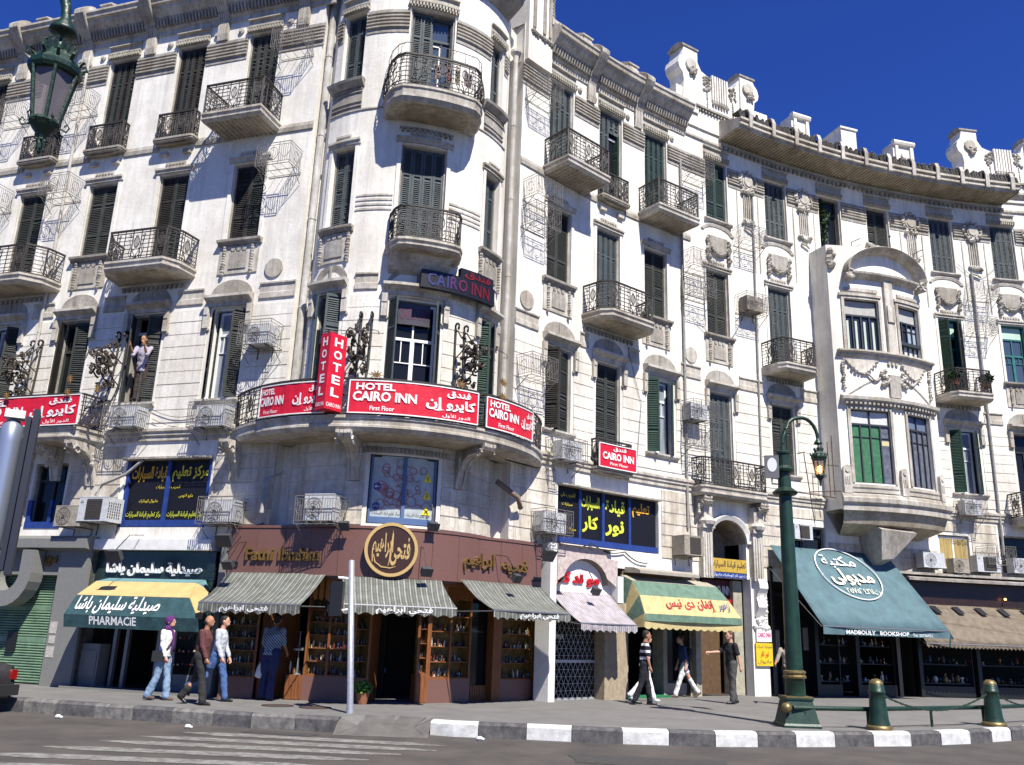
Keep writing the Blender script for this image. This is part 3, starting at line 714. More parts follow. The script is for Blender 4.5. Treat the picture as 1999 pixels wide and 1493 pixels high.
balcony(SL,[pxy(SL,-10.9,0),pxy(SL,-10.8,1.0),pxy(SL,-8.95,1.0),pxy(SL,-8.85,0)],10.62,style='soft')
# tower balconies
def arcb(S,a,b,d,n=14,end=.25): 
    out=[pxy(S,a-.02,0)]
    for i in range(n+1):
        t=i/n; dd=d*min(1,(math.sin(math.pi*t)/.55)**.6) if 0<t<1 else d*.15
        out.append(pxy(S,a+(b-a)*t,dd))
    return out+[pxy(S,b+.02,0)]
balcony(ST,arcb(ST,-.36,2.15,1.0),14.72,style='soft',th=.42,bulge=.14,step=.6,top2=True,h=.92); dentband(ST,.1,1.5,13.98,10)
balcony(ST,arcb(ST,-.02,1.85,.78,12),10.72,style='soft',th=.24,step=.5); 
mb=MB(); mb.prof(ST,.1,1.5,[(0,10.05),(.12,10.12),(.38,10.38),(.5,10.5),(0,10.5)]); mb.build('corbel',TRIML,B)
# great round balcony of the hotel floor
cx,cy=-3.2,22.6; RB=4.08
def RBp(a,r=RB): a=R_(a); return (cx+r*math.sin(a),cy-r*math.cos(a))
arc=[RBp(-62+ (152)*i/30) for i in range(31)]
HB=balcony(ST,[pxy(SL,.35,0)]+arc+[pxy(SR,.95,0)],6.22,th=.34,style='soft',h=.85,step=.8,rail=True)
mb=MB(); mb.prof(ST,-.2,1.9,[(0,5.62),(.05,5.62),(.05,5.74),(0,5.76)]); 
for i in range(22): mb.sbox(ST,-.1+i*.09,-.05+i*.09,.0,.09,5.64,5.72)
mb.build('dentils',TRIM,B)
def scroll_bracket(S,u,z,h=.85,d=.75,w=.26,par=B):
    mb=MB(); pr=[(0,z-h),(.05,z-h),(.10,z-h*.8),(.16,z-h*.55),(.3,z-h*.34),(.5,z-h*.22),(d-.05,z-h*.16),(d,z-h*.08),(d,z),(0,z)]
    for k in range(4):
        a=u-w/2+w*k/4; q=[(dd+(.03 if k in(0,3) else 0),zz) for dd,zz in pr]; mb.prof(S,a,a+w/4*.85,q)
    mb.prof(S,u-w/2,u+w/2,[(dd*.96,zz) for dd,zz in pr])
    for sg in (-1,1):
        mb.tube([S.P(u+sg*(w/2+.01),d-.16+.12*math.cos(t*.7)*(1-t*.07),z-.22+.12*math.sin(t*.7)*(1-t*.07)) for t in range(10)],.025)
        garland(mb,S,[(u+sg*(w/2+.01),z-.25-.06*i) for i in range(5)],.05,.25)
    return mb.build('scroll_bracket',TRIML,par)
for u in (-.32,2.2): scroll_bracket(ST,u,5.9,.95,1.1)
scroll_bracket(SL,.75,5.9,.9,.6); 
# left wing hotel balcony
LB=balcony(SL,[pxy(SL,-8.9,0),pxy(SL,-8.6,.9),pxy(SL,-8.2,1.0),pxy(SL,-3.5,1.0),pxy(SL,-3.28,.85),pxy(SL,-3.2,0)],6.27,th=.34,style='soft')
for u in (-8.3,-6.5,-4.6,-3.45): scroll_bracket(SL,u,5.93,1.0 if u>-4 else .85,.95 if u>-4 else .7)
# crescent balconies
balcony(SR,trap(SR,.84,2.7,1.0),14.68); balcony(SR,trap(SR,4.95,6.83,.95),14.68)
balcony(SR,[pxy(SR,2.55,0),pxy(SR,2.6,.7),pxy(SR,2.85,1.0),pxy(SR,4.6,1.0),pxy(SR,4.9,.7),pxy(SR,4.95,0)],10.62,style='soft'); dentband(SR,2.6,4.7,10.15,14)
balcony(SR,[pxy(SR,10.3,0),pxy(SR,10.32,.75),pxy(SR,10.5,1.0),pxy(SR,11.8,1.0),pxy(SR,12.15,.7),pxy(SR,12.2,0)],10.55,style='soft'); dentband(SR,10.5,12.1,10.12,12)
balcony(SR,[pxy(SR,17.85,0),pxy(SR,17.87,.75),pxy(SR,18.05,1.0),pxy(SR,19.5,1.0),pxy(SR,19.7,.7),pxy(SR,19.75,0)],10.5,style='soft'); dentband(SR,17.8,19.7,10.1,12)
juliet(SR,3.68,1.5,6.22,.35)
balcony(SR,[pxy(SR,7.05,0),pxy(SR,7.05,.45),pxy(SR,7.15,.55),pxy(SR,9.8,.55),pxy(SR,9.9,.45),pxy(SR,9.9,0)],6.2,th=.3,style='soft')
balcony(SR,[pxy(SR,20.3,0),pxy(SR,20.3,.8),pxy(SR,22.6,.8),pxy(SR,22.6,0)],6.2,th=.3,style='soft')
for u in (7.35,9.75): scroll_bracket(SR,u,5.88,.7,.45,.34)
# ---------------------------------------------------------------- oriel (two-storey bay) on the crescent
BM=(BAYS[0]+BAYS[1])/2; _n=SR.N(BM); _a=SR.P(BAYS[0],.85,0); _b=SR.P(BAYS[1],.85,0); _c=(_b-_a).length; _sg=.36; BRR=(_c*_c/4+_sg*_sg)/(2*_sg)
_mid=(_a+_b)/2; _ctr=_mid+_n*(_sg-BRR); SB=Round((_ctr.x,_ctr.y),BRR,math.atan2(_n.x,-_n.y)); BH=BRR*math.asin(_c/2/BRR)
def bs(s): return (s-BM)*_c/(BAYS[1]-BAYS[0])
BW=[(-1.02,1.28,11.35,13.25),(.98,1.02,11.35,13.25),(-1.0,1.45,6.82,9.3),(1.0,1.1,6.82,9.3)]
mb=wall(SB,-BH,BH,5.95,15.25,[(c-w/2,c+w/2,a,b) for c,w,a,b in BW],STUC,depth=.22)
for S0,e in ((BAYS[0],-BH),(BAYS[1],BH)):
    p=SR.P(S0,-.02,0); q=SB.P(e,0,0); mb.face([(p.x,p.y,5.95),(q.x,q.y,5.95),(q.x,q.y,15.25),(p.x,p.y,15.25)])
top=[SB.P(-BH+2*BH*i/12,0,15.25) for i in range(13)]; mb.face([SR.P(BAYS[0],-.02,15.25)]+top+[SR.P(BAYS[1],-.02,15.25)])
bay=mb.build('oriel',STUC,B)
mb=MB(); bot=[SB.P(-BH+2*BH*i/12,.03,5.95) for i in range(13)]; W0=[SR.P(BAYS[0]+(BAYS[1]-BAYS[0])*i/12,0,5.95) for i in range(13)]
mid=[ (SB.P(-BH+2*BH*i/12,-.15,5.5)) for i in range(13)]; low=[SR.P(BAYS[0]+.5+(BAYS[1]-BAYS[0]-1.0)*i/12,.02,5.2) for i in range(13)]
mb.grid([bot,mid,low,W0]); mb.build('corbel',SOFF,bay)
mb=MB(); mb.prof(SB,-BH-.05,BH+.05,[(0,5.9),(.1,5.9),(.12,6.1),(.2,6.16),(.22,6.3),(.12,6.34),(.12,6.42),(.05,6.46),(0,6.46)]); mb.build('moulding',TRIML,bay)
# broken concrete wedge under the oriel
mb=MB(); w=[SR.P(14.0,.0,5.9),SR.P(14.0,1.15,5.35),SR.P(14.15,.9,4.4),SR.P(14.2,0,4.1)]; w2=[SR.P(15.4,.0,5.9),SR.P(15.5,1.15,5.3),SR.P(14.65,.9,4.45),SR.P(14.5,0,4.1)]
mb.grid([w,w2],True); mb.face(w); mb.face(w2[::-1]); mb.build('rough_corbel',TRIM,bay)
def bay_window(c,w,z0,z1,kind):
    F=fr(SB,c,0,z0); h=z1-z0; MT=mat('old_dark_frame',(.03,.035,.045),.6)
    mb=MB(); f=.04
    mb.box(-w/2,-w/2+f,.10,.16,0,h); mb.box(w/2-f,w/2,.10,.16,0,h); mb.box(-w/2,w/2,.10,.16,h-f,h); mb.box(-w/2,w/2,.10,.16,0,f)
    zt=h*.80; 
    if kind in('u1','u2'): zt=h*.70
    mb.box(-w/2,w/2,.09,.16,zt-.03,zt+.03)
    k=4
    for i in range(1,k): mb.box(-w/2+w*i/k-.022,-w/2+w*i/k+.022,.09,.15,0,zt)
    if kind in('l1','l2'): mb.box(-.02,.02,.09,.15,zt,h); mb.box(-w/2,w/2,.11,.15,zt*.78,zt*.78+.02)
    if kind=='u2': mb.box(-w/2,w/2,.0,.12,h*.24,h*.30); mb.box(-w/2,w/2,.11,.15,h*.55,h*.56)
    o=mb.build('window',MT,bay,M=F)
    g=MB()
    def pane(a,b,c_,d_,name,mt,y=.14): q=MB(); q.face([(a,y,c_),(b,y,c_),(b,y,d_),(a,y,d_)]); q.build(name,mt,bay,M=F)
    gg=mat('painted_green_pane',(.022,.12,.05),.4,noise=.5,nscale=9,col2=(.07,.17,.085)); ms=mat('misted_glass',(.16,.17,.20),.15,noise=.5,nscale=6)
    wh=mat('whitened_pane',(.62,.62,.58),.4,noise=.2,nscale=8)
    if kind=='l1':
        for i in range(3): pane(-w/2+w*i/4+.02,-w/2+w*(i+1)/4-.02,.03,zt,'green_pane',gg)
        pane(w/4,w/2,.03,zt,'pane',ms); pane(-w/2,w/2,zt,h,'white_pane',wh)
        pane(w/4+.03,w/2-.03,zt*.66,zt*.74,'taped_pane',mat('paper_patch',(.5,.45,.25),.8),.132)
    elif kind=='l2':
        pane(-w/2,w/2,.03,zt,'pane',ms); pane(-w/2,w/2,zt,h,'pane',mat('sky_reflecting_pane',(.12,.15,.20),.1))
    else:
        pane(-w/2,w/2,zt,h,'blind',mat('grey_blind',(.42,.41,.38),.8,noise=.2,nscale=6))
        pane(-w/2,w/2,0,zt,'pane',mat('dark_blue_glass',(.02,.026,.04),.08),.145)
        if kind=='u1':
            for i in range(4): pane(-w/2+w*i/4+.11,-w/2+w*i/4+.19,.06,zt*.86,'light_strip',mat('milky_strip',(.45,.50,.42),.5))
        else:
            pane(-w/2+.05,w/2-.05,.03,h*.24,'lower_pane',wh); pane(w*.0,w/2-.03,h*.32,h*.62,'pane',mat('pale_blue_pane',(.30,.36,.42),.2),.14)
bay_window(*BW[0],'u1'); bay_window(*BW[1],'u2'); bay_window(*BW[2],'l1'); bay_window(*BW[3],'l2')
mb=MB()
for c,w,a,b in BW:
    mb.sbox(SB,c-w/2-.1,c-w/2,-.01,.05,a,b+.1); mb.sbox(SB,c+w/2,c+w/2+.1,-.01,.05,a,b+.1); mb.sbox(SB,c-w/2,c+w/2,-.01,.05,b,b+.1)
    if a>11: mb.sbox(SB,c-w/2-.18,c+w/2+.12,-.01,.09,b+.1,b+.2); mb.sbox(SB,c-w/2,c+w/2,0,.06,b+.28,b+.4)
mb.build('architrave',TRIML,bay)['kind']='stuff'
mb=MB(); mb.sbox(SB,-.13,.22,.0,.11,11.35,14.1); mb.sbox(SB,-.1,.19,.1,.16,12.5,13.1); mb.build('pier',TRIML,bay)
mb=MB(); mb.prof(SB,-BH+.15,BH-.15,[(0,11.12),(.06,11.14),(.1,11.2),(.1,11.25),(.2,11.3),(.2,11.36),(0,11.38)]); mb.build('sill',TRIML,bay)
mb=MB(); mb.prof(SB,-BH+.15,BH-.2,[(0,9.42),(.06,9.44),(.1,9.52),(.22,9.6),(.24,9.7),(.1,9.75),(0,9.8)]); mb.build('cornice',TRIML,bay)
mb=MB()
for i in range(24): mb.sbox(SB,-BH+.25+i*.155,-BH+.33+i*.155,0,.16,9.45,9.54)
mb.build('dentils',TRIM,bay)['kind']='stuff'
mb=MB(); pts=[(-1.75+3.5*i/14,9.8+.75*math.sin(math.pi*i/14)) for i in range(15)]; mb.poly(SB,pts,-.01,.03); mb.sbox(SB,-.2,.25,0,.08,9.8,10.6); mb.build('tympanum',TRIM,bay)
mb=MB()                                   # relief frieze between the storeys
for cc in (-1.2,.95):
    pts=[(cc-.55+1.1*i/10,10.98-.42*math.sin(math.pi*i/10)) for i in range(11)]; mb.poly(SB,pts+[(cc+.55,11.05),(cc-.55,11.05)],.0,.06); garland(mb,SB,pts,.06,.07)
for u in (-1.85,1.8): garland(mb,SB,[(u+random.uniform(-.03,.03),11-.09*i) for i in range(12)],.06)
for sg,c in ((-1,-.35),(1,.4)):
    garland(mb,SB,[(c+sg*.15*math.sin(i*.9),10.7-.06*i) for i in range(9)],.08); mb.tube([SB.P(c+sg*(.2+.09*i),.06,10.45-.12*math.sin(i*.8)) for i in range(8)],.035,5)
for i in (-1,0,1): mb.disc(SB,.03+i*.16,11.0,.06,.0,.06,8)
mb.build('relief',TRIML,bay)['kind']='stuff'
# curved pediment
def arcprof(S,c,z,rx,rz,a0,a1,n,r0,r1,d0,d1,mb):
    rows=[]
    for i in range(n+1):
        a=a0+(a1-a0)*i/n; ca,sa=math.cos(a),math.sin(a)
        rows.append([S.P(c+ca*(rx+e),dd,z+sa*(rz+e)) for e,dd in ((r0,d0),(r0,d1*.5),((r0+r1)/2,d1*.75),(r1,d1),(r1+.02,d1),(r1+.05,d0))])
    mb.grid(rows); mb.face(rows[0]); mb.face(rows[-1][::-1])
mb=MB(); arcprof(SB,.05,14.22,1.50,.84,R_(178),R_(2),20,0,.13,0,.42,mb)
for sg in (-1,1):
    c=.05+sg*1.53; mb.tube([SB.P(c-sg*(.0+.13*math.cos(t*.75)),.2+.08,14.10+.15*math.sin(-t*.75)) for t in range(9)],[.09-.006*t for t in range(9)],6,True); mb.disc(SB,c,14.02,.13,0,.30,10)
mb.build('pediment',TRIML,bay)
mb=MB(); mb.prof(SB,-1.32,1.42,[(0,14.0),(.05,14.02),(.24,14.15),(.26,14.22),(.16,14.26),(0,14.3)]); mb.build('moulding',TRIML,bay)
for sg in (-1,1):
    mb=MB(); q=SB.P(sg*(BH-.12),.05,0); garland(mb,SB,[(sg*(BH-.15)+random.uniform(-.12,.12),15.0-.07*i) for i in range(9)],.12,.04); mb.build('leaf_ornament',TRIM,bay)
for c in (-2.0,.03,1.85):
    mb=MB(); mb.sbox(SB,c-.13,c+.13,-.01,.12,6.45,7.25); mb.disc(SB,c,7.25,.13,-.01,.12,12,a0=0,a1=math.pi); mb.disc(SB,c,7.2,.07,.12,.15,8)
    for i in (-1,0,1): mb.sbox(SB,c+i*.06-.015,c+i*.06+.015,.12,.14,6.75,7.0)
    mb.build('bracket',TRIML,bay)
mb=MB()
for a,b in ((-1.85,-.15),(.2,1.7)):
    for z in (6.5,6.66): mb.sbox(SB,a,b,0,.06,z,z+.1)
mb.build('panel',TRIML,bay)['kind']='stuff'
# ---------------------------------------------------------------- crescent: canopy, gables, shields, swags
E0,E1=8.75,21.7
mb=MB(); mb.prof(SR,E0,E1,[(0,18.68),(1.02,18.68),(1.02,18.76),(1.10,18.78),(1.10,18.85),(1.04,18.87),(1.04,18.93),(1.14,18.95),(1.14,19.03),(.9,19.07),(0,19.4)])
can=mb.build('canopy',TRIML,B)
mb=MB(); k=int((E1-E0)/.14)
for i in range(k):
    u=E0+(E1-E0)*(i+.2)/k; mb.sbox(SR,u,u+.07,.02,1.0,18.64,18.682)
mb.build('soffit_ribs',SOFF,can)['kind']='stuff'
TILE=mat('dark_roof_tile',(.10,.09,.08),.9,noise=.5,nscale=8)
k=int((E1-E0)/.115)
mb=MB()
for i in range(k):
    u=E0+(E1-E0)*(i+.5)/k; p=SR.P(u,1.0+random.uniform(-.02,.02),19.01); q=SR.P(u,.35,19.45); r=.052*random.uniform(.85,1.15)
    a_=SR.P(u,1.06,18.98); b_=SR.P(u+random.uniform(-.03,.03),1.0+random.uniform(-.05,.05),19.28+random.uniform(-.04,.07)); c_=SR.P(u,.7,19.30)
    mb.tube([a_,b_,c_],[r*1.1,r*1.3,r*1.0],5,True); mb.blob(b_+Vector((0,0,.03)),.065)
mb.build('tile_row',TILE,can)['kind']='stuff'
for i in range(12):
    u=9.2+i*1.105; mb=MB(); pts=[(.86,19.16),(.78,19.30),(.84,19.44),(.98,19.50),(1.12,19.43),(1.19,19.22),(1.17,18.71)]
    rows=[[SR.P(u-.08,d,z),SR.P(u+.08,d,z),SR.P(u+.08,d-.05,z-.03),SR.P(u-.08,d-.05,z-.03)] for d,z in pts]; mb.grid(rows,True); mb.face(rows[-1]); mb.build('edge_clip',TRIML,can)
mb=MB(); mb.sbox(SR,E0-.02,E1,.0,.10,18.42,18.5)
k=int((E1-E0)/.2)
for i in range(k): u=E0+(E1-E0)*i/k; mb.sbox(SR,u,u+.11,.0,.12,18.32,18.42)
mb.build('dentils',TRIM,can)['kind']='stuff'
string(SR,7.1,E0+.1,[(0,18.35),(.06,18.37),(.06,18.45),(0,18.5)]); string(SR,E1,25,[(0,18.35),(.06,18.37),(.06,18.45),(0,18.5)])
string(SR,E1,25,[(0,18.9),(.12,18.98),(.2,19.1),(.2,19.2),(0,19.3)],'cornice')
def gable(s0,s1,zb,mirror=False):
    w=s1-s0
    mb=MB(); mb.sbox(SR,s0,s1,-.55,.06,zb-.6,zb+.75)
    pts=[(s0+.25*w,zb),(s0+.25*w,zb+2.15),(s0+.31*w,zb+1.75),(s0+.42*w,zb+1.6),(s0+.62*w,zb+1.55),(s0+.72*w,zb+1.7),(s0+.76*w,zb+2.1),(s0+.76*w,zb)]
    mb.poly(SR,pts,-.35,.05)
    g=mb.build('gable',STUC,B)
    for a,b,zt in ((s0+.07*w,s0+.25*w,zb+2.5),(s0+.76*w,s0+.93*w,zb+2.3)):
        mb=MB(); sg=-1 if a<s0+.4*w else 1
        o=a if sg<0 else b; i_=b if sg<0 else a
        pts=[(i_,zb-.1),(o+sg*.05,zb-.1),(o-sg*.05,zb+1.0),(o+sg*.0,zb+1.3),(o+sg*.15,zb+1.45),(o+sg*.21,zb+1.65),(o+sg*.15,zb+1.88),(o+sg*.02,zb+2.02),(o-sg*.08,zt-.1),(i_,zt-.1)]
        if sg>0: pts=pts[::-1]
        mb.poly(SR,pts,-.55,.12); p=mb.build('pier',STUC,g)
        mb=MB(); mb.sbox(SR,a-.03,b+.03,-.58,.16,zt-.1,zt-.03); mb.prof(SR,a-.03,b+.03,[(-.58,zt-.03),(.16,zt-.03),(-.05,zt+.10),(-.4,zt+.10)]); mb.build('cap',TRIM,p)
        mb=MB(); c=(a+b)/2; mb.disc(SR,c,zb+1.72,.24,.1,.2,12); garland(mb,SR,[(c+.10+random.uniform(-.14,.14),zb+1.5+random.uniform(-.14,.14)) for _ in range(14)],.06,.2); mb.build('medallion',TRIML,p)
    f0,f1=s0+.42*w,s0+.62*w
    mb=MB()
    for i in range(7):
        u=f0+(f1-f0)*i/7; mb.sbox(SR,u,u+(f1-f0)/7*.6,.04,.13,zb+.72,zb+1.72)
    mb.build('fluting',STUC,g)['kind']='stuff'
    mb=MB()
    for i in range(6): mb.blob(SR.P(f0+(f1-f0)*(i+.5)/6,.12,zb+.6),.06,1.6)
    for c in (f0-.2,f1+.22):
        garland(mb,SR,[(c+random.uniform(-.16,.16),zb+1.3+random.uniform(-.28,.28)) for _ in range(26)],.06,.06); garland(mb,SR,[(c,zb+.95-.08*i) for i in range(8)],.045,.06)
    mb.build('relief',TRIM,g)['kind']='stuff'
    mb=MB(); mb.sbox(SR,s0+.22*w,s1-.2*w,.05,.16,zb+.18,zb+.26)
    for i in range(16): u=s0+.22*w+.58*w*i/16; mb.sbox(SR,u,u+.07,.05,.13,zb+.08,zb+.18)
    mb.build('dentils',TRIM,g)['kind']='stuff'
gable(6.75,10.75,19.4); 
mb=MB(); mb.sbox(SR,10.6,11.25,-.6,-.1,19.3,20.55); mb.build('parapet_block',STUC,B)
gable(19.85,23.9,19.4)
for u,w_,h_ in ((12.75,.85,1.55),(17.55,.95,1.5)):
    mb=MB(); mb.sbox(SR,u-w_/2,u+w_/2,-.6,.0,19.3,19.3+h_); mb.sbox(SR,u-w_/2+.08,u-w_/2+.2,.0,.07,19.6,19.3+h_-.1); mb.sbox(SR,u+w_/2-.2,u+w_/2-.08,.0,.07,19.6,19.3+h_-.1)
    mb.disc(SR,u,19.3+h_*.66,.14,0,.08,10); rows=[]
    mb.tube([SR.P(u-w_/2,.02,19.3+h_),SR.P(u+w_/2,.02,19.3+h_)],.12,8,True); mb.build('parapet_block',STUC,B)
mb=MB(); mb.sbox(SR,14.95,15.65,-1.6,-.3,19.3,21.15); mb.sbox(SR,14.9,15.7,-1.65,-.25,21.15,21.23); mb.build('chimney',STUC,B)
# pier where the crescent starts
mb=MB(); mb.sbox(SR,-.04,.98,-.9,.14,17.75,22.2); pr=mb.build('pier',STUC,B)
mb=MB()
for a in (.12,.55,.8): mb.sbox(SR,a,a+.12,.14,.18,18.9,20.6)
garland(mb,SR,[(.12+.1*i,18.75-.02*(i%3)) for i in range(9)],.07,.16); garland(mb,SR,[(.02+random.uniform(0,.95),20.6+random.uniform(-.2,.2)) for i in range(24)],.10,.2)
garland(mb,SR,[(1.0,20.4-.12*i) for i in range(14)],.09,.1); mb.build('relief',TRIM,pr)['kind']='stuff'
for c in (10.0,12.6,17.5,20.2,22.75):
    z=17.35; mb=MB(); mb.disc(SR,c,z,.27,0,.10,14); mb.disc(SR,c,z,.2,.10,.13,12)
    garland(mb,SR,[(c+.36*math.cos(a),z+.36*math.sin(a)) for a in [R_(x) for x in range(0,360,30)]],.085,.07); garland(mb,SR,[(c+random.uniform(-.25,.25),z-.42) for _ in range(6)],.09,.08)
    mb.tube([SR.P(c-.45,.06,z+.1),SR.P(c-.3,.1,z+.22),SR.P(c-.36,.1,z-.1)],.04,5); mb.tube([SR.P(c+.45,.06,z+.1),SR.P(c+.3,.1,z+.22),SR.P(c+.36,.1,z-.1)],.04,5)
    mb.build('shield_ornament',TRIML,B)
    mb=MB()
    for i in range(5): mb.sbox(SR,c-.2+i*.09,c-.2+i*.09+.04,0,.05,15.95,16.85)
    mb.build('fluting',TRIML,B)['kind']='stuff'
    mb=MB(); garland(mb,SR,[(c-.25+.05*i,15.8+random.uniform(-.09,.06)) for i in range(11)],.075,.05); mb.tube([SR.P(c-.2,.05,15.55),SR.P(c,.08,15.5),SR.P(c+.15,.06,15.42)],.04,5); mb.build('leaf_ornament',TRIM,B)
    if c not in(15,):
        mb=MB(); mb.sbox(SR,c-.5,c-.46,0,.03,14.0,16.9); mb.sbox(SR,c+.46,c+.5,0,.03,14.0,16.9); mb.build('pilaster_edge',TRIML,B)['kind']='stuff'
for c in (8.55,11.3,18.85,21.5,24.0):
    mb=MB(); arcprof(SR,c,14.95,.62,.26,R_(170),R_(10),10,0,.1,0,.05,mb); mb.build('arch_moulding',TRIML,B)
    mb=MB(); mb.poly(SR,[(c-.42,14.85),(c-.44,14.5),(c-.2,14.3),(c+.2,14.3),(c+.44,14.5),(c+.42,14.85)][::-1],0,.05); mb.build('panel',TRIM,B)
    mb=MB(); garland(mb,SR,[(c-.42+.07*i,14.45-.28*math.sin(math.pi*i/12)) for i in range(13)],.075,.08)
    for sg in (-1,1): garland(mb,SR,[(c+sg*(.46+random.uniform(-.05,.05)),14.75-.075*i) for i in range(11)],.07,.07)
    mb.build('swag',TRIM,B)
# entrance surround
EC=8.57
mb=MB()
for sg in (-1,1):
    u=EC+sg*1.05; mb.sbox(SR,u-.2,u+.2,0,.22,3.5,4.95)
    for k in range(3): mb.sbox(SR,u-.13+k*.1,u-.08+k*.1,.22,.25,3.55,4.8)
    mb.sbox(SR,u-.25,u+.25,0,.3,4.95,5.06); mb.lathe([(.0,0),(.22,.0),(.26,.1),(.2,.2),(0,.2)],tuple(SR.P(u,.2,5.06)),10); mb.sbox(SR,u-.17,u+.17,0,.26,5.2,5.75)
mb.build('pilaster',TRIML,B)['kind']='stuff'
mb=MB(); arcprof(SR,EC,4.62,.75,.68,R_(180),0,14,0,.13,0,.14,mb)
# spandrel infill above the arch within the square opening
A=[(EC+.75*math.cos(R_(a)),4.62+.68*math.sin(R_(a))) for a in range(180,-1,-15)]
for q in (A[:7]+[(EC,5.32),(EC-.77,5.32)],A[6:]+[(EC+.77,5.32),(EC,5.32)]):
    mb.face([SR.P(u,-.02,z) for u,z in q])
mb.build('arch',STUC,B)
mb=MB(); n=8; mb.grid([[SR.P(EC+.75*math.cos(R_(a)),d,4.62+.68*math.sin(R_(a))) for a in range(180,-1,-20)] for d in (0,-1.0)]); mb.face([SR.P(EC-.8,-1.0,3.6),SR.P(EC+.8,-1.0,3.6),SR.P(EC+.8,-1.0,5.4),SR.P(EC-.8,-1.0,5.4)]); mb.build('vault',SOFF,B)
# ================================================================ ground floor shops
GREYST=mat('grey_marble',(.20,.20,.185),.6,noise=.25,nscale=30,bump=.1)
GRAN=mat('brown_granite',(.175,.085,.066),.42,noise=.35,nscale=60,spec=.5)
WOOD=mat('varnished_wood',(.24,.085,.022),.45,col2=(.12,.04,.012),nscale=5,stretch=(9,9,.6))
GOLD=mat('dull_gold_letter',(.17,.10,.03),.4,metal=.3)
DKG=mat('dark_green_panel',(.018,.035,.032),.25,noise=.3,spec=.6)
SHG=mat('light_green_shutter',(.16,.26,.16),.55,noise=.35,nscale=4,col2=(.10,.17,.11))
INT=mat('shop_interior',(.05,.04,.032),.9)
BLK=mat('black_frame',(.012,.012,.013),.35)
class PL:
    def __init__(s,pts): s.p=Path(pts); s.L=s.p.len
    def P(s,u,d,z): return s.p.at(u,z,d)
    def n(s,a,b): return max(1,math.ceil(abs(b-a)/.22))
    def T(s,u): return (s.p.at(u+.01,0)-s.p.at(u-.01,0)).normalized()
    def N(s,u): t=s.T(u); return Vector((t.y,-t.x,0))
def seg(a,b): return Straight(a,(b[0]-a[0],b[1]-a[1]))
def slen(a,b): return math.hypot(b[0]-a[0],b[1]-a[1])
def onS(S): return lambda x,d,z: S.P(x,d,z)
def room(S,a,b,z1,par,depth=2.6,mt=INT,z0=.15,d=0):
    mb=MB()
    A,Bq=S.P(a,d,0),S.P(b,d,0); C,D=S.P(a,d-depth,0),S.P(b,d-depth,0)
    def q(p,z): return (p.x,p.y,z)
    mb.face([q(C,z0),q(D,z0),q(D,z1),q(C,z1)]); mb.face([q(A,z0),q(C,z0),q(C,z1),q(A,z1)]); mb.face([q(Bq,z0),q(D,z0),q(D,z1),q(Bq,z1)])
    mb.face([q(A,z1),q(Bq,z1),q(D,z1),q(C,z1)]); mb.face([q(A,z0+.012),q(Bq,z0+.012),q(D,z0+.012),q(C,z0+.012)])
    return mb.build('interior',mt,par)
def awning(name,label,S,a,b,d0,z0,D,z1,mt,val=.2,scal=True,a2=None,b2=None,group=None,vmt=None,ends=False,sag=.07,nsc=9):
    a2=a if a2 is None else a2; b2=b if b2 is None else b2
    o=thing(name,S.P((a+b)/2,d0,z0),label,'awning',group)
    mb=MB(); N=14; K=7; rows=[]
    for j in range(K+1):
        t=j/K; rows.append([S.P((a+(a2-a)*t)+((b+(b2-b)*t)-(a+(a2-a)*t))*i/N,d0+(D-d0)*t,z0+(z1-z0)*t-sag*math.sin(math.pi*t)*(1+.3*math.sin(i*1.7))) for i in range(N+1)])
    mb.grid(rows); cl=mb.build('canvas',mt,o,True)
    md=cl.modifiers.new('thickness','SOLIDIFY'); md.thickness=.012
    mb=MB(); n=nsc*6; top=[]; bot=[]
    for i in range(n+1):
        u=a2+(b2-a2)*i/n; ph=(i%6)/6
        lo=val-(.055*abs(math.cos(math.pi*ph)) if scal else 0); top.append(S.P(u,D,z1)); bot.append(S.P(u,D+.015*math.sin(i),z1-lo))
    mb.grid([top,bot]); v=mb.build('valance',vmt or mt,o)
    md=v.modifiers.new('thickness','SOLIDIFY'); md.thickness=.008
    mb=MB(); mb.tube([S.P(a2,D-.01,z1+.0),S.P(b2,D-.01,z1+.0)],.022,6,True)
    mb.build('front_bar',mat('grey_metal',(.22,.22,.23),.4,metal=.6),o)
    for u,w in ((a,a2),(b,b2)):
        mb=MB(); mb.tube([S.P(u,d0-.05,z0-.7),S.P(w,D-.04,z1-.02)],.014,5); mb.build('arm',mat('grey_metal',(.22,.22,.23),.4,metal=.6),o)
    return o
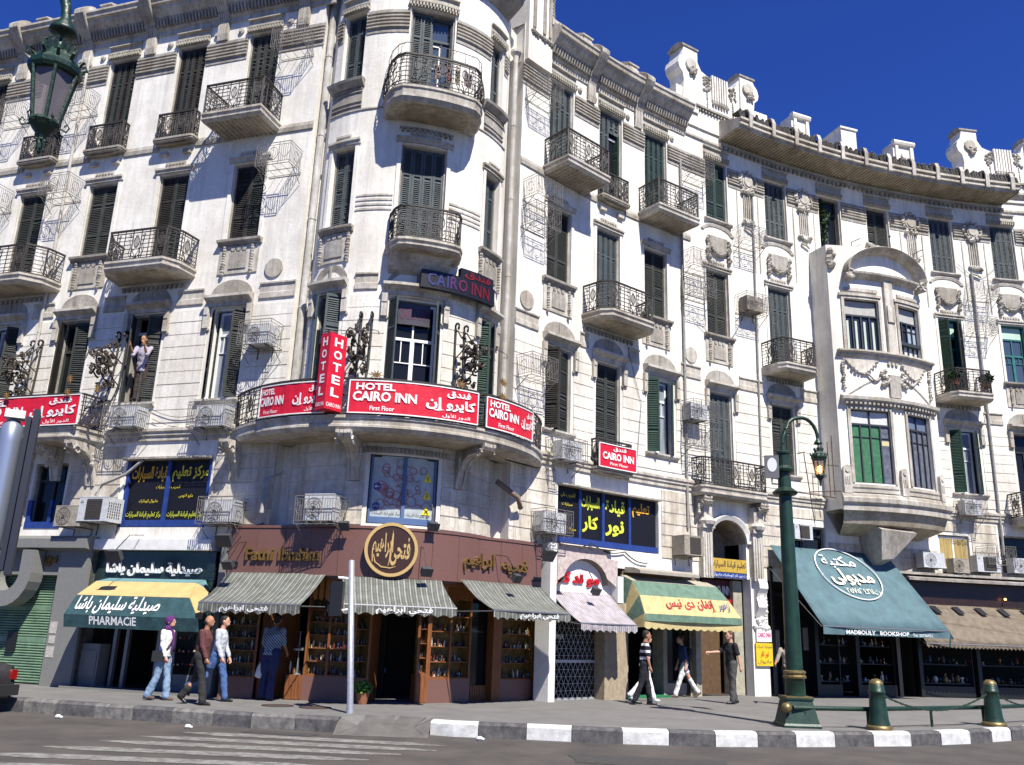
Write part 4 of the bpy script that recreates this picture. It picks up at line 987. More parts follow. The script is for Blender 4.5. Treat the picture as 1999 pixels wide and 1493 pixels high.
def striped(name,c1,c2,w=.09,axis=(1,0,0),thin=.35,c3=None,diag=False):
    m=bpy.data.materials.new(name); m.use_nodes=True; t=m.node_tree; b=t.nodes['Principled BSDF']; b.inputs['Roughness'].default_value=.9; b.inputs['Specular IOR Level'].default_value=.15
    g=t.nodes.new('ShaderNodeNewGeometry'); dp=t.nodes.new('ShaderNodeVectorMath'); dp.operation='DOT_PRODUCT'; dp.inputs[1].default_value=axis; t.links.new(g.outputs['Position'],dp.inputs[0])
    a=t.nodes.new('ShaderNodeMath'); a.operation='DIVIDE'; a.inputs[1].default_value=w; t.links.new(dp.outputs['Value'],a.inputs[0])
    f=t.nodes.new('ShaderNodeMath'); f.operation='FRACT'; t.links.new(a.outputs[0],f.inputs[0])
    r=t.nodes.new('ShaderNodeValToRGB'); r.color_ramp.interpolation='CONSTANT'; r.color_ramp.elements[0].color=(*c1,1); r.color_ramp.elements[1].color=(*c2,1); r.color_ramp.elements[1].position=1-thin
    if c3: e=r.color_ramp.elements.new(.35); e.color=(*c3,1); e=r.color_ramp.elements.new(.5); e.color=(*c1,1)
    t.links.new(f.outputs[0],r.inputs[0])
    n=t.nodes.new('ShaderNodeTexNoise'); n.inputs['Scale'].default_value=5; n.inputs['Detail'].default_value=7; t.links.new(g.outputs['Position'],n.inputs['Vector'])
    r2=t.nodes.new('ShaderNodeValToRGB'); r2.color_ramp.elements[0].color=(.6,.58,.52,1); r2.color_ramp.elements[0].position=.3; r2.color_ramp.elements[1].position=.65; t.links.new(n.outputs[0],r2.inputs[0])
    mx=t.nodes.new('ShaderNodeMix'); mx.data_type='RGBA'; mx.blend_type='MULTIPLY'; mx.inputs[0].default_value=.8; t.links.new(r.outputs[0],mx.inputs[6]); t.links.new(r2.outputs[0],mx.inputs[7]); t.links.new(mx.outputs[2],b.inputs['Base Color'])
    n5=t.nodes.new('ShaderNodeTexNoise'); n5.inputs['Scale'].default_value=6; n5.inputs['Detail'].default_value=3; t.links.new(g.outputs['Position'],n5.inputs['Vector']); bp=t.nodes.new('ShaderNodeBump'); bp.inputs['Strength'].default_value=.7; bp.inputs['Distance'].default_value=.04; t.links.new(n5.outputs[0],bp.inputs['Height']); t.links.new(bp.outputs[0],b.inputs['Normal']); return m
def goods(S,a,b,d,z,n,par,h=.16,cols=None,name='goods'):
    pal=[mat('goods_%d'%i,c,.25,spec=.6) for i,c in enumerate([(.40,.34,.22),(.03,.03,.04),(.20,.11,.03),(.06,.06,.07),(.05,.06,.10),(.16,.03,.02),(.03,.05,.03),(.55,.52,.44)])]
    mb=MB()
    for i in range(n):
        u=a+(b-a)*(i+.5)/n+random.uniform(-.01,.01); p=S.P(u,d+random.uniform(-.1,.02),z); r=(b-a)/n*random.uniform(.25,.46); hh=h*random.uniform(.5,1.1)
        mb.cur=random.randrange(8); hh=hh*random.choice((.35,.5,.8,1)); mb.lathe(random.choice(([(r*.8,0),(r,hh*.2),(r*.9,hh*.6),(r*.35,hh*.72),(r*.4,hh),(0,hh)],[(r*.5,0),(r*1.2,hh*.4),(r*.7,hh*.8),(0,hh*.9)],[(r*1.2,0),(r*.3,hh*.3),(r*1.1,hh*.7),(0,hh*.75)])),tuple(p),6)
    return tag(mb.build(name,pal,par),kind='stuff')
# ---------------------------------------------------------------- shuttered shop, far left
o=thing('grey_stone_shopfront',SL.P(-5,.1,.15),'closed shop front in grey stone with a light green roller shutter left of the pharmacy','shopfront')
mb=MB(); mb.sbox(SL,-3.85,-2.95,-.3,.18,.15,3.62); mb.build('pier',GREYST,o)
mb=MB(); mb.sbox(SL,-12,-3.85,-.3,.12,2.72,3.3); mb.build('lintel',GREYST,o)
mb=MB(); mb.prof(SL,-12,-2.92,[(-.3,3.3),(.12,3.3),(.42,3.36),(.42,3.58),(.3,3.66),(-.3,3.66)]); mb.build('ledge',GREYST,o)
mb=MB(); mb.sbox(SL,-12.5,-7.3,-.3,.12,.15,2.72); mb.build('pier',GREYST,o)
n=12; mb=MB(); oc=-5.15; A=[R_(180+180*i/n) for i in range(n+1)]
rows=[[SL.P(oc+r*math.cos(a),d,2.75+r*math.sin(a)*1.05) for r,d in ((.42,.1),(.42,.5),(.78,.5),(.78,.1))] for a in A]
rows=[[SL.P(oc+(.42 if k in(0,1) else .78)*-1,dd,3.3) for k,dd in ((0,.1),(1,.5),(2,.5),(3,.1))]]+rows+[[SL.P(oc+(.42 if k in(0,1) else .78),dd,3.3) for k,dd in ((0,.1),(1,.5),(2,.5),(3,.1))]]
mb.grid(rows); mb.build('horseshoe_surround',GREYST,o)
mb=MB(); z=.17
while z<2.72:
    w=.30 if abs(z-1.1)<.04 or abs(z-1.85)<.04 else .062
    pr=[(-.12,z),(-.075,z+.012),(-.07,z+w*.5),(-.085,z+w*.8),(-.12,z+w)] if w<.1 else [(-.085,z),(-.08,z+.02),(-.08,z+.12),(-.085,z+.14)]
    mb.prof(SL,-7.3,-3.86,pr,False); z+=(w if w<.1 else .14)
mb.build('roller_shutter',SHG,o)
mb=MB()
mb.sbox(SL,-5.25,-5.0,-.08,.0,.9,1.35); mb.build('lock_box',BLK,o)
mb=MB(); text(mb,'سويس',onS(SL),-4.55,-3.98,2.92,3.2,.13,.03,.04); mb.build('lettering',GOLD,o)
mb=MB(); mb.sbox(SL,-3.8,-3.6,.18,.19,1.35,1.62); mb.sbox(SL,-3.78,-3.6,.18,.19,1.12,1.3); mb.sbox(SL,-3.8,-3.58,.18,.19,.8,1.05); mb.build('pasted_notices',mat('paper',(.55,.5,.45),.8,noise=.5,nscale=30),o)['kind']='stuff'
# ---------------------------------------------------------------- pharmacy
o=thing('pharmacy_shopfront',SL.P(-1.2,0,.15),'dark green pharmacy shop front under a white concrete ledge','shopfront')
mb=MB(); mb.sbox(SL,-3.22,.42,-.3,.17,3.35,3.6); mb.build('ledge',mat('white_ledge',(.72,.72,.69),.7,noise=.2,nscale=5),o)
mb=MB(); mb.sbox(SL,-2.95,.45,-.6,-.06,2.2,3.33); mb.build('fascia',DKG,o)
mb=MB(); text(mb,'صيدلية سليمان باشا',onS(SL),-2.6,.12,2.74,3.07,-.05,.02,.05); mb.build('lettering',LETW,o)
mb=MB(); mb.face([SL.P(.45,-.2,.15),SL.P(.72,.12,.15),SL.P(.72,.12,3.33),SL.P(.45,-.2,3.33)]); mb.build('side_panel',DKG,o); mb=MB(); mb.face([SL.P(-2.95,.1,.15),SL.P(-2.95,-.6,.15),SL.P(-2.95,-.6,3.33),SL.P(-2.95,.1,3.33)]); mb.build('side_panel',DKG,o)
mb=MB(); mb.sbox(SL,.72,.88,-.2,.15,.15,3.6); mb.build('pier',GREYST,o)
mb=MB(); mb.sbox(SL,-2.95,-2.45,-.4,-.05,.15,1.15); mb.sbox(SL,-2.95,-2.5,-.1,-.03,.4,1.0); mb.build('plinth',GREYST,o)
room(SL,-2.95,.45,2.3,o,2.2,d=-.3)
mb=MB()
for a in (-2.3,-1.95,-1.05,-.6,.38): mb.sbox(SL,a,a+.09,-.38,-.28,.15,2.3)
mb.build('frame',mat('grey_aluminium',(.25,.25,.25),.4,metal=.5),o)['kind']='stuff'
mb=MB(); mb.sbox(SL,-1.0,.4,-.35,-.30,.55,2.3); mb.build('pane',GLASS,o)
mb=MB(); mb.sbox(SL,-1.0,.4,-.40,-.30,.15,.55); mb.build('panel',GREYST,o)
for z in (.75,1.05,1.35,1.65): goods(SL,-.95,.35,-.24,z,14,o,.14)
mb=MB(); mb.sbox(SL,-3.1,.9,-.2,.35,.14,.2); mb.build('step',GREYST,o)
PG=mat('teal_canvas',(.028,.078,.088),.85,noise=.45,nscale=5,bump=.8,bscale=6); PY=mat('yellow_canvas',(.50,.36,.15),.85,noise=.2,nscale=4); PT=mat('pale_teal_canvas',(.12,.24,.25),.85,noise=.2)
o=thing('pharmacy_awning',SL.P(-.9,.5,2.2),'yellow and teal bonnet awning lettered PHARMACiE in white','awning')
a,b=-2.62,.98
def aw(pts,name,mt,o=o):
    mb=MB(); mb.face(pts); q=mb.build(name,mt,o); md=q.modifiers.new('thickness','SOLIDIFY'); md.thickness=.012; return q
P_=SL.P
aw([P_(-2.45,.0,2.67),P_(.28,.0,2.67),P_(.30,.35,2.58),P_(-2.5,.35,2.58)],'canvas',PT)
aw([P_(-2.5,.35,2.58),P_(.30,.35,2.58),P_(.52,.80,2.24),P_(-2.58,.80,2.24)],'canvas',PY)
aw([P_(-2.58,.80,2.24),P_(.52,.80,2.24),P_(b,1.05,1.80),P_(a,1.05,1.80)],'canvas',PG)
aw([P_(a,1.05,1.80),P_(b,1.05,1.80),P_(b,1.0,1.53),P_(a,1.0,1.53)],'valance',PG)
aw([P_(.30,.35,2.58),P_(.42,.02,2.45),P_(b,.9,1.80),P_(b,1.05,1.80),P_(.52,.80,2.24)],'canvas',PY)
aw([P_(.28,.0,2.67),P_(.42,.02,2.0),P_(.42,.02,2.45),P_(.30,.35,2.58)],'canvas',PT)
aw([P_(b,1.05,1.80),P_(.55,.02,2.2),P_(.55,.02,1.7),P_(b,1.0,1.53)],'canvas',PG)
def slope(S,dA,zA,dB,zB,off=.02):
    def f(x,d,z): t=(zA-z)/(zA-zB); return S.P(x,dA+(dB-dA)*t+off+d,z+off)
    return f
mb=MB(); text(mb,'صيدلية سليمان باشا',slope(SL,.80,2.24,1.05,1.80,.02),-2.42,-.12,1.82,2.22,0,.02); text(mb,'PHARMACiE',slope(SL,1.05,1.8,1.0,1.53,.02),-1.9,-.62,1.58,1.77,.0,.02); mb.build('lettering',LETW,o)
# ---------------------------------------------------------------- granite corner shop
fp=[SL.P(.92,.12,0),SL.P(1.7,.12,0),ST.P(-1.75,.14,0)]+[ST.P(-1.5+.25*i,.12,0) for i in range(19)]+[SR.P(.12,.14,0),SR.P(1.06,.14,0)]
F_=PL([tuple(p.xy) for p in fp])
GSHOP=o=thing('granite_shopfront',(-3.0,20.0,.15),'brown granite and varnished wood shop front wrapping round the foot of the corner tower','shopfront')
def near(P,q):   # parameter along F_ nearest a plan point
    return min((( (F_.P(F_.L*i/400,0,0).xy-Vector(q)).length,F_.L*i/400) for i in range(401)))[1]
for i in range(12):
    u0=F_.L*i/12; mb=MB(); mb.sbox(F_,u0+.004,u0+F_.L/12-.004,-.08,.0+random.uniform(-.003,.003),2.82,3.86); mb.build('granite_panel',GRAN,o)
mb=MB(); mb.sbox(F_,0,F_.L,-.12,-.06,2.78,3.92); mb.sbox(F_,0,F_.L,-.5,.02,3.87,3.93); mb.build('fascia',GRAN,o)
mb=MB(); mb.sbox(F_,0,F_.L,-.9,-.1,2.74,2.80); mb.build('soffit',WOOD,o)
ulet=near(F_,tuple(SL.P(1.25,.1,0).xy)); 
mb=MB(); text(mb,'Fathi Ibrahim',onS(F_),.48,2.42,3.13,3.42,.01,.02,.06); mb.build('lettering',GOLD,o)
uR=F_.L-.55
mb=MB(); text(mb,'فتحيه',onS(F_),uR-.85,uR,3.1,3.45,.01,.02,.06); text(mb,'ابراهيم',onS(F_),uR-2.15,uR-1.1,3.08,3.52,.01,.02,.06); mb.build('lettering',GOLD,o)
for u in (.14,F_.L-.16): mb=MB(); mb.sbox(F_,u-.13,u+.13,0,.03,2.98,3.1); mb.build('vent_grille',BLK,o)
# lower storey: display windows between measured corner points
BP=[(-6.24,20.32),(-5.49,20.37),(-4.81,20.45),(-4.43,20.42),(-3.38,20.32),(-2.97,20.22),(-1.93,20.67),(-1.68,20.78),(-.75,21.47),(-.06,22.24),(.83,22.97)]
def display(p,q,o,base=.62,basemt=GRAN,mull=1,shelves=5,top=2.5,deep=.35,lit=True):
    S=seg(p,q); L=slen(p,q); mb=MB(); mb.sbox(S,0,L,-deep,0,.15,base); mb.build('stall_riser',basemt,o)
    mb=MB(); f=.05
    mb.sbox(S,0,f,-.06,.0,base,top); mb.sbox(S,L-f,L,-.06,.0,base,top); mb.sbox(S,f,L-f,-.06,0,top-.06,top); mb.sbox(S,f,L-f,-.06,0,base,base+.03)
    for k in range(1,mull+1): u=L*k/(mull+1); mb.sbox(S,u-.025,u+.025,-.05,.0,base+.03,top-.06)
    mb.build('frame',WOOD,o)
    mb=MB(); mb.face([S.P(f,-deep,base),S.P(L-f,-deep,base),S.P(L-f,-deep,top),S.P(f,-deep,top)]); mb.face([S.P(f,-deep,base),S.P(f,-.03,base),S.P(f,-.03,top),S.P(f,-deep,top)]); mb.face([S.P(L-f,-deep,base),S.P(L-f,-.03,base),S.P(L-f,-.03,top),S.P(L-f,-deep,top)]); mb.build('display_back',mat('amber_backing',(.26,.16,.04),.6,noise=.7,nscale=6),o)
    for k in range(shelves):
        z=base+.03+(top-base-.15)*k/shelves; mb=MB(); mb.sbox(S,f,L-f,-deep,-.06,z,z+.02); mb.build('shelf',WOOD,o); goods(S,f+.03,L-f-.03,-.12,z+.02,int(L/.055),o,.20); goods(S,f+.03,L-f-.03,-.24,z+.02,int(L/.07),o,.26)
    return S,L
def woodpanel(p,q,o,z0,z1,off=0,name='wood_panel',batt=.07):
    S=seg(p,q); L=slen(p,q); mb=MB(); mb.sbox(S,0,L,-.05+off,0+off,z0,z1); k=max(1,int(L/batt))
    for i in range(k): mb.sbox(S,L*(i+.15)/k,L*(i+.85)/k,off,off+.012,z0+.02,z1-.02)
    mb.build(name,WOOD,o); return S,L
display(BP[0],BP[1],o,.58,mull=0,shelves=6,top=2.35)
woodpanel((-5.45,20.5),(-4.75,21.1),o,.15,2.8); woodpanel(BP[2],BP[3],o,.15,.68); 
S=seg(BP[2],BP[3]); goods(S,0,.36,-.1,.7,6,o,.35)
mb=MB(); p=S.P(.2,-.15,.68); mb.lathe([(.1,0),(.02,.04),(.015,.5),(.14,.52),(.15,.56),(.02,.6),(.012,.9),(.06,.92),(0,.95)],tuple(p),10); mb.build('display_stand',mat('grey_aluminium',(.25,.25,.25),.4),o)
display(BP[3],BP[4],o,.66,mull=1,shelves=6); woodpanel(BP[3],BP[4],o,2.38,2.85,.03,'carved_header',.1)
mb=MB(); S=seg(BP[3],BP[4]); 
display((-3.33,20.30),(-3.0,20.6),o,.62,WOOD,0,5)
woodpanel((-3.0,20.6),(-2.9,21.3),o,.15,2.8)
woodpanel((-2.0,21.3),(-1.93,20.67),o,.15,2.8); woodpanel(BP[6],BP[7],o,.15,.75,.02); display(BP[6],BP[7],o,.76,WOOD,0,5)
display(BP[7],BP[8],o,.66,mull=1,shelves=5)
woodpanel(BP[8],(-.2,21.95),o,.15,.5,-.25); S=seg(BP[8],BP[9]); L=slen(BP[8],BP[9]); mb=MB(); mb.sbox(S,.03,L-.25,-.28,-.25,.5,2.4); mb.build('pane',GLASS,o)
mb=MB(); mb.sbox(S,L-.28,L,-.2,.02,.15,2.8); mb.build('pilaster',WOOD,o)
display(BP[9],BP[10],o,.62,mull=0,shelves=5)
for k,(p,q) in enumerate((((-1.75,20.75),(-1.35,21.0)),((-4.35,20.4),(-3.5,20.3)))):
    S=seg(p,q); L=slen(p,q); n=4 if k==0 else 6
    for i in range(n):
        u=L*(i+.5)/n; w=L/n*.36; mb=MB(); pts=[(u-w,2.36)]+[(u+w*math.cos(a),2.72+w*math.sin(a)) for a in [math.pi*(1-j/6) for j in range(7)]]+[(u+w,2.36),(u,2.30)]
        mb.poly(S,pts[::-1],.05,.09); mb.build('carved_slat',mat('light_wood',(.36,.17,.05),.5,noise=.3,nscale=20),o)
mb=MB(); hp=[BP[3],BP[4],(-2.97,20.22),(-1.93,20.5),BP[7],BP[8],BP[9],BP[10]]
HS=PL(hp); mb.sbox(HS,0,HS.L,-.08,.02,2.5,2.80); mb.build('header',WOOD,o)
mb=MB(); mb.face([(-6.3,20.75,2.79),(-6.3,21.9,2.79),(1.6,25,2.79),(1.0,23.0,2.79),(-.5,21.6,2.79),(-2,20.7,2.79),(-4.5,20.4,2.79)]); mb.build('ceiling',INT,o)
mb=MB(); mb.face([(-6.3,22.4,.15),(-2.9,22.6,.15),(-2.9,22.6,2.8),(-6.3,22.4,2.8)]); mb.face([(-2.95,23.2,.15),(-1.6,23.2,.15),(-1.6,23.2,2.8),(-2.95,23.2,2.8)]); mb.face([(-1.6,21.4,.15),(1.4,24.0,.15),(1.4,24.0,2.8),(-1.6,21.4,2.8)]); mb.build('interior',INT,o)
mb=MB(); Sx=seg((-2.9,22.9),(-2.0,22.9)); text(mb,'WELCOME',onS(Sx),.25,.55,2.02,2.09,0,.0); mb.build('door_sticker',LETW,o)
# round emblem
M=fr(ST,.62,.14,3.42); o=thing('round_sign',(0,0,0),'round dark brown shop emblem with a gold ring and gold Arabic calligraphy','sign',M=M)
mb=MB(); 
def dsc(mb,r,y0,y1,n=36): 
    mb.grid([[(r*math.cos(2*math.pi*i/n),y0,r*math.sin(2*math.pi*i/n)) for i in range(n)],[(r*math.cos(2*math.pi*i/n),y1,r*math.sin(2*math.pi*i/n)) for i in range(n)]],True); mb.face([(r*math.cos(2*math.pi*i/n),y1,r*math.sin(2*math.pi*i/n)) for i in range(n)])
dsc(mb,.575,.0,-.10); mb.build('disc',mat('dark_brown_enamel',(.035,.014,.008),.4),o,M=M)
GL=mat('cream_gold',(.42,.285,.11),.5); mb=MB(); n=36
mb.grid([[(r*math.cos(2*math.pi*i/n),y,r*math.sin(2*math.pi*i/n)) for i in range(n)] for r,y in ((.59,0),(.59,-.12),(.52,-.12),(.52,-.09))],True); mb.build('ring',GL,o,M=M)
lf=lambda x,d,z: M@Vector((x,-.101-d,z))
mb=MB(); text(mb,'فتحى',lf,-.02,.42,-.34,.28,0,.022); text(mb,'ابراهيم',lf,-.42,.04,-.28,.36,0,.022)
def sw(pts,w): mb.tube([lf(x,.004,z) for x,z in pts],w,4)
sw([(.02,.42),(.0,.1),(-.02,-.2),(-.05,-.36)],[.004,.022,.02,.006]); sw([(-.38,-.12),(-.34,-.28),(-.2,-.38),(0,-.4),(.12,-.36)],[.012,.018,.02,.016,.006]); mb.build('calligraphy',GL,o)
AWG=striped('grey_striped_canvas',(.115,.12,.11),(.28,.29,.265),.12,tuple(SL.d),.22,(.16,.17,.155)); 
AWG2=striped('grey_striped_canvas_b',(.115,.12,.11),(.28,.29,.265),.12,(.97,.25,0),.22,(.16,.17,.155)); AWG3=striped('grey_striped_canvas_c',(.115,.12,.11),(.28,.29,.265),.12,(.8,.6,0),.22,(.16,.17,.155))
def valtext(o,S,a,b,D,z,mt=LETW,body='فتحى ابراهيم'):
    mb=MB(); text(mb,body,onS(S),a,b,z,z+.16,D+.025,.03); mb.build('lettering',mt,o)
g='grey striped awnings of the corner shop'
o=awning('striped_awning','grey striped awning nearest the pharmacy on the granite shop front',SL,1.0,3.5,.14,2.85,1.12,2.15,AWG,.22,group=g); valtext(o,SL,1.55,2.75,1.12,1.96)
a_=.25; nx,ny=math.sin(a_),-math.cos(a_); bx,by=-3.2+3.07*nx,22.6+3.07*ny; SA2=Straight((bx,by),(math.cos(a_),math.sin(a_)))
o=awning('striped_awning','grey striped awning over the dark doorway under the round emblem',SA2,-1.12,1.05,.02,2.80,.85,2.2,AWG2,.2,group=g,a2=-1.2,b2=1.27); valtext(o,SA2,-.45,.75,.85,2.03)
o=awning('striped_awning','grey striped awning at the right end of the granite shop front, overlapping the checked one',SR,-1.75,1.0,.14,2.87,1.2,2.21,AWG3,.2,group=g); valtext(o,SR,-.85,.55,1.2,2.04)
# ---------------------------------------------------------------- white arch shop
WHP=mat('white_plaster_shop',(.72,.70,.66),.7,noise=.15,nscale=6)
o=thing('arched_shopfront',SR.P(2.6,.1,.15),'narrow white shop front with red letters under a horseshoe arch and a closed lattice grille','shopfront')
mb=MB(); mb.sbox(SR,1.22,1.45,-.2,.30,.15,3.98); mb.build('pier',WHP,o)
mb=MB(); mb.sbox(SR,3.78,4.0,-.2,.30,2.6,3.3); mb.build('pier',WHP,o); mb=MB(); mb.sbox(SR,3.3,4.2,-.1,.28,.15,2.6); mb.build('pier',mat('tan_stone',(.36,.29,.20),.8,noise=.35,nscale=9),o)
mb=MB(); mb.sbox(SR,1.45,3.78,-.2,.04,2.55,3.9); mb.build('fascia',WHP,o)
cxa=2.62; mb=MB(); n=12
A=[R_(180*i/n) for i in range(n+1)]
fr_=[SR.P(cxa-.84*math.cos(a),.24,3.04+.64*math.sin(a)) for a in A]; bk=[SR.P(cxa-.84*math.cos(a),.03,3.02+.62*math.sin(a)) for a in A]; mb.grid([fr_,bk]); mb.build('arch_soffit',mat('dark_arch',(.16,.15,.12),.8,noise=.3),o)
VIN=mat('peeling_mauve_vinyl',(.36,.24,.23),.8,noise=.6,nscale=9,col2=(.50,.46,.42),bump=.5)
mb=MB(); top=[SR.P(1.45+ (3.85-1.45)*i/n,.24,3.98-.02*math.sin(i*2.3)-(.25 if i>9 else 0)) for i in range(n+1)]; edge=[SR.P(1.45,.24,3.0)]+fr_[1:-1]+[SR.P(3.8,.24,3.0)]
mb.grid([top,edge]); mb.build('vinyl_cladding',VIN,o); mb=MB(); mb.grid([[SR.P(1.45,d,z) for z in (2.98,3.98)] for d in (-.05,.34)]); mb.face([SR.P(1.45,-.05,2.98),SR.P(1.82,-.05,2.98),SR.P(1.82,.34,2.98),SR.P(1.45,.34,2.98)]); mb.grid([[SR.P(u,d,3.98) for u in (1.45,3.8)] for d in (-.3,.34)]); mb.build('cladding_side',VIN,o)
mb=MB(); text(mb,'مو ند كار',onS(SR),1.62,3.3,2.96,3.32,.05,.05,.04); mb.build('lettering',mat('red_letter',(.45,.01,.015),.4),o)
room(SR,1.45,3.3,2.6,o,2.0,d=-.1)
mb=MB(); mb.sbox(SR,1.45,3.3,-.1,-.06,.15,.2); mb.sbox(SR,1.45,3.3,-.1,-.05,1.05,1.12)
LG=.17; rows_=int(2.4/LG); W_=1.85
for j in range(rows_):
    z=.2+j*LG
    for i in range(int(W_/LG)+1):
        u=1.47+i*LG+(LG/2 if j%2 else 0)
        if u+LG/2<3.3: mb.tube([SR.P(u,-.07,z),SR.P(u+LG/2,-.07,z+LG)],.007); mb.tube([SR.P(u,-.07,z),SR.P(max(1.46,u-LG/2),-.07,z+LG)],.007)
    mb.tube([SR.P(1.46,-.07,z),SR.P(3.3,-.07,z)],.006)
mb.build('lattice_grille',mat('galvanised_grille',(.45,.45,.45),.45,metal=.5),o)
mb=MB(); text(mb,'SUMMER',onS(SR),1.55,2.1,1.62,1.74,-.03,.0); mb.build('window_lettering',LETW,o)
CHK=striped('checked_canvas',(.40,.38,.40),(.24,.20,.23),.075,(.80,.60,.0),.35)
_t=CHK.node_tree; 
o=awning('checked_awning','pale mauve checked awning under the white horseshoe arch',SR,1.5,3.75,.0,2.83,1.15,2.02,CHK,.2,a2=1.45,b2=3.62)
# ---------------------------------------------------------------- green and yellow awning shop
o=thing('clothes_shopfront',SR.P(6,-.4,.15),'dim shop front with a glass door under the green and yellow awning','shopfront')
room(SR,4.2,7.1,3.2,o,2.4,d=-.2)
mb=MB(); mb.sbox(SR,6.15,6.3,-.75,-.3,.15,3.0); mb.sbox(SR,7.1,7.25,-.75,-.3,.15,3.0); mb.sbox(SR,6.3,7.1,-.7,-.35,.15,.5); mb.build('pier',mat('cream_stone',(.42,.36,.27),.8,noise=.3),o)['kind']='stuff'
mb=MB(); mb.sbox(SR,6.3,7.1,-.6,-.56,.5,2.6); mb.build('pane',GLASS,o); mb=MB()
for q in ((6.32,6.38,.5,2.6),(7.0,7.08,.5,2.6),(6.38,7.0,2.5,2.6),(6.38,7.0,.5,.56)): mb.sbox(SR,q[0],q[1],-.58,-.52,q[2],q[3])
mb.build('frame',mat('dark_green_metal',(.02,.08,.05),.5),o)
mb=MB(); mb.sbox(SR,4.2,6.1,-.6,.05,.15,.2); mb.build('green_carpet',mat('green_carpet',(.01,.16,.06),.9,noise=.3),o)
mb=MB(); mb.prof(SR,4.35,6.75,[(-.2,3.62),(.35,3.58),(.6,3.5),(.6,3.42),(.0,3.45),(-.2,3.45)]); mb.build('canopy_roof',mat('beige_sheet',(.36,.33,.27),.7,noise=.3),o)
mb=MB(); mb.sbox(SR,4.3,7.2,-.2,-.05,3.0,3.5); mb.build('fascia',mat('stained_board',(.20,.14,.08),.8,noise=.5,nscale=9),o)
NG=mat('sage_canvas',(.12,.20,.145),.85,noise=.35,nscale=5,bump=.8,bscale=5); NY=mat('pale_yellow_canvas',(.52,.43,.20),.85,noise=.28,nscale=5,bump=.8,bscale=5); NB=mat('beige_canvas',(.36,.33,.25),.85,noise=.25)
o=thing('bonnet_awning',SR.P(6.1,.5,2.6),'large pale yellow and sage green bonnet awning with red Arabic lettering','awning')
def awR(pts,name,mt): 
    mb=MB(); n=6
    if len(pts)==4: mb.grid([[Vector(pts[0])*(1-i/n)+Vector(pts[1])*(i/n) for i in range(n+1)],[Vector(pts[3])*(1-i/n)+Vector(pts[2])*(i/n) for i in range(n+1)]])
    else: mb.face(pts)
    q=mb.build(name,mt,o); md=q.modifiers.new('thickness','SOLIDIFY'); md.thickness=.012
Pr=SR.P; prf=[(.05,3.36,4.15,7.55),(.45,3.2,4.2,7.6),(.75,2.82,4.15,7.75),(1.0,2.34,4.08,7.98),(1.02,2.16,4.05,8.0),(1.02,1.98,4.05,8.0)]
for k,(A_,Bq) in enumerate(zip(prf,prf[1:])):
    mt=[NB,NG,NY,NG,NY][k]
    if k<4: awR([Pr(A_[2],A_[0],A_[1]),Pr(A_[3],A_[0],A_[1]),Pr(Bq[3],Bq[0],Bq[1]),Pr(Bq[2],Bq[0],Bq[1])],'canvas',mt)
mb=MB(); n=84; mb.grid([[Pr(4.05+3.95*i/n,1.02,2.16) for i in range(n+1)],[Pr(4.05+3.95*i/n,1.02,2.0-.05*abs(math.sin(i*math.pi/6))) for i in range(n+1)]]); mb.build('valance',NY,o)
# left end of the bonnet: wedge panels
hub=Pr(4.1,.0,1.95)
fan=[Pr(4.15,.05,3.36),Pr(4.2,.45,3.2),Pr(4.15,.75,2.82),Pr(4.08,1.0,2.34),Pr(4.05,1.02,2.0)]
for k,mt in enumerate((NG,NY,NG,NY)): awR([hub,fan[k],fan[k+1]],'end_panel',mt)
mb=MB(); text(mb,'إنفان دى نيس',slope(SR,.75,2.82,1.0,2.34,.055),5.0,7.0,2.42,2.76,0,.025); mb.build('lettering',mat('dark_red_letter',(.35,.03,.03),.7),o)
mb=MB(); text(mb,'زهور',slope(SR,.75,2.82,1.0,2.34,.055),7.15,7.6,2.46,2.70,0,.01); mb.build('small_lettering',mat('blue_letter',(.04,.06,.2),.7),o)
# ---------------------------------------------------------------- entrance with signs
o=thing('entrance_doorway',SR.P(8.5,-.3,.15),'tall hotel entrance with crumbling white carved pilaster between the two big awnings','doorway')
room(SR,7.4,9.4,3.55,o,3.5,d=-.3)
mb=MB(); mb.sbox(SR,7.25,7.45,-.6,-.1,.15,3.6); mb.sbox(SR,9.0,9.35,-.8,-.3,.15,3.5); mb.build('jamb',mat('moss_plaster',(.38,.36,.27),.85,noise=.4,nscale=6),o)['kind']='stuff'
mb=MB(); mb.sbox(SR,9.4,10.05,-.3,.05,.15,3.6); mb.build('pilaster',WHP,o)
mb=MB(); rows=[]
for t in range(9): z=2.45+.14*t; rows.append([SR.P(9.5,.05,z),SR.P(9.5,.10+.12*math.sin(t*.75)**2+.02*t,z),SR.P(9.85,.10+.12*math.sin(t*.75)**2+.02*t,z),SR.P(9.85,.05,z)])
mb.grid(rows); mb.disc(SR,9.68,3.0,.10,.1,.22,12); mb.build('carved_scroll',WHP,o); mb=MB(); garland(mb,SR,[(9.45+random.uniform(0,.55),2.1+random.uniform(0,.3)) for _ in range(20)],.08,.08); garland(mb,SR,[(9.95,2.2+.1*i) for i in range(12)],.07,.08); mb.build('relief',WHP,o)['kind']='stuff'
mb=MB(); mb.sbox(SR,8.0,8.9,-.9,-.85,.15,2.4); mb.build('door_leaf',mat('brown_door',(.12,.07,.035),.6,noise=.4),o)
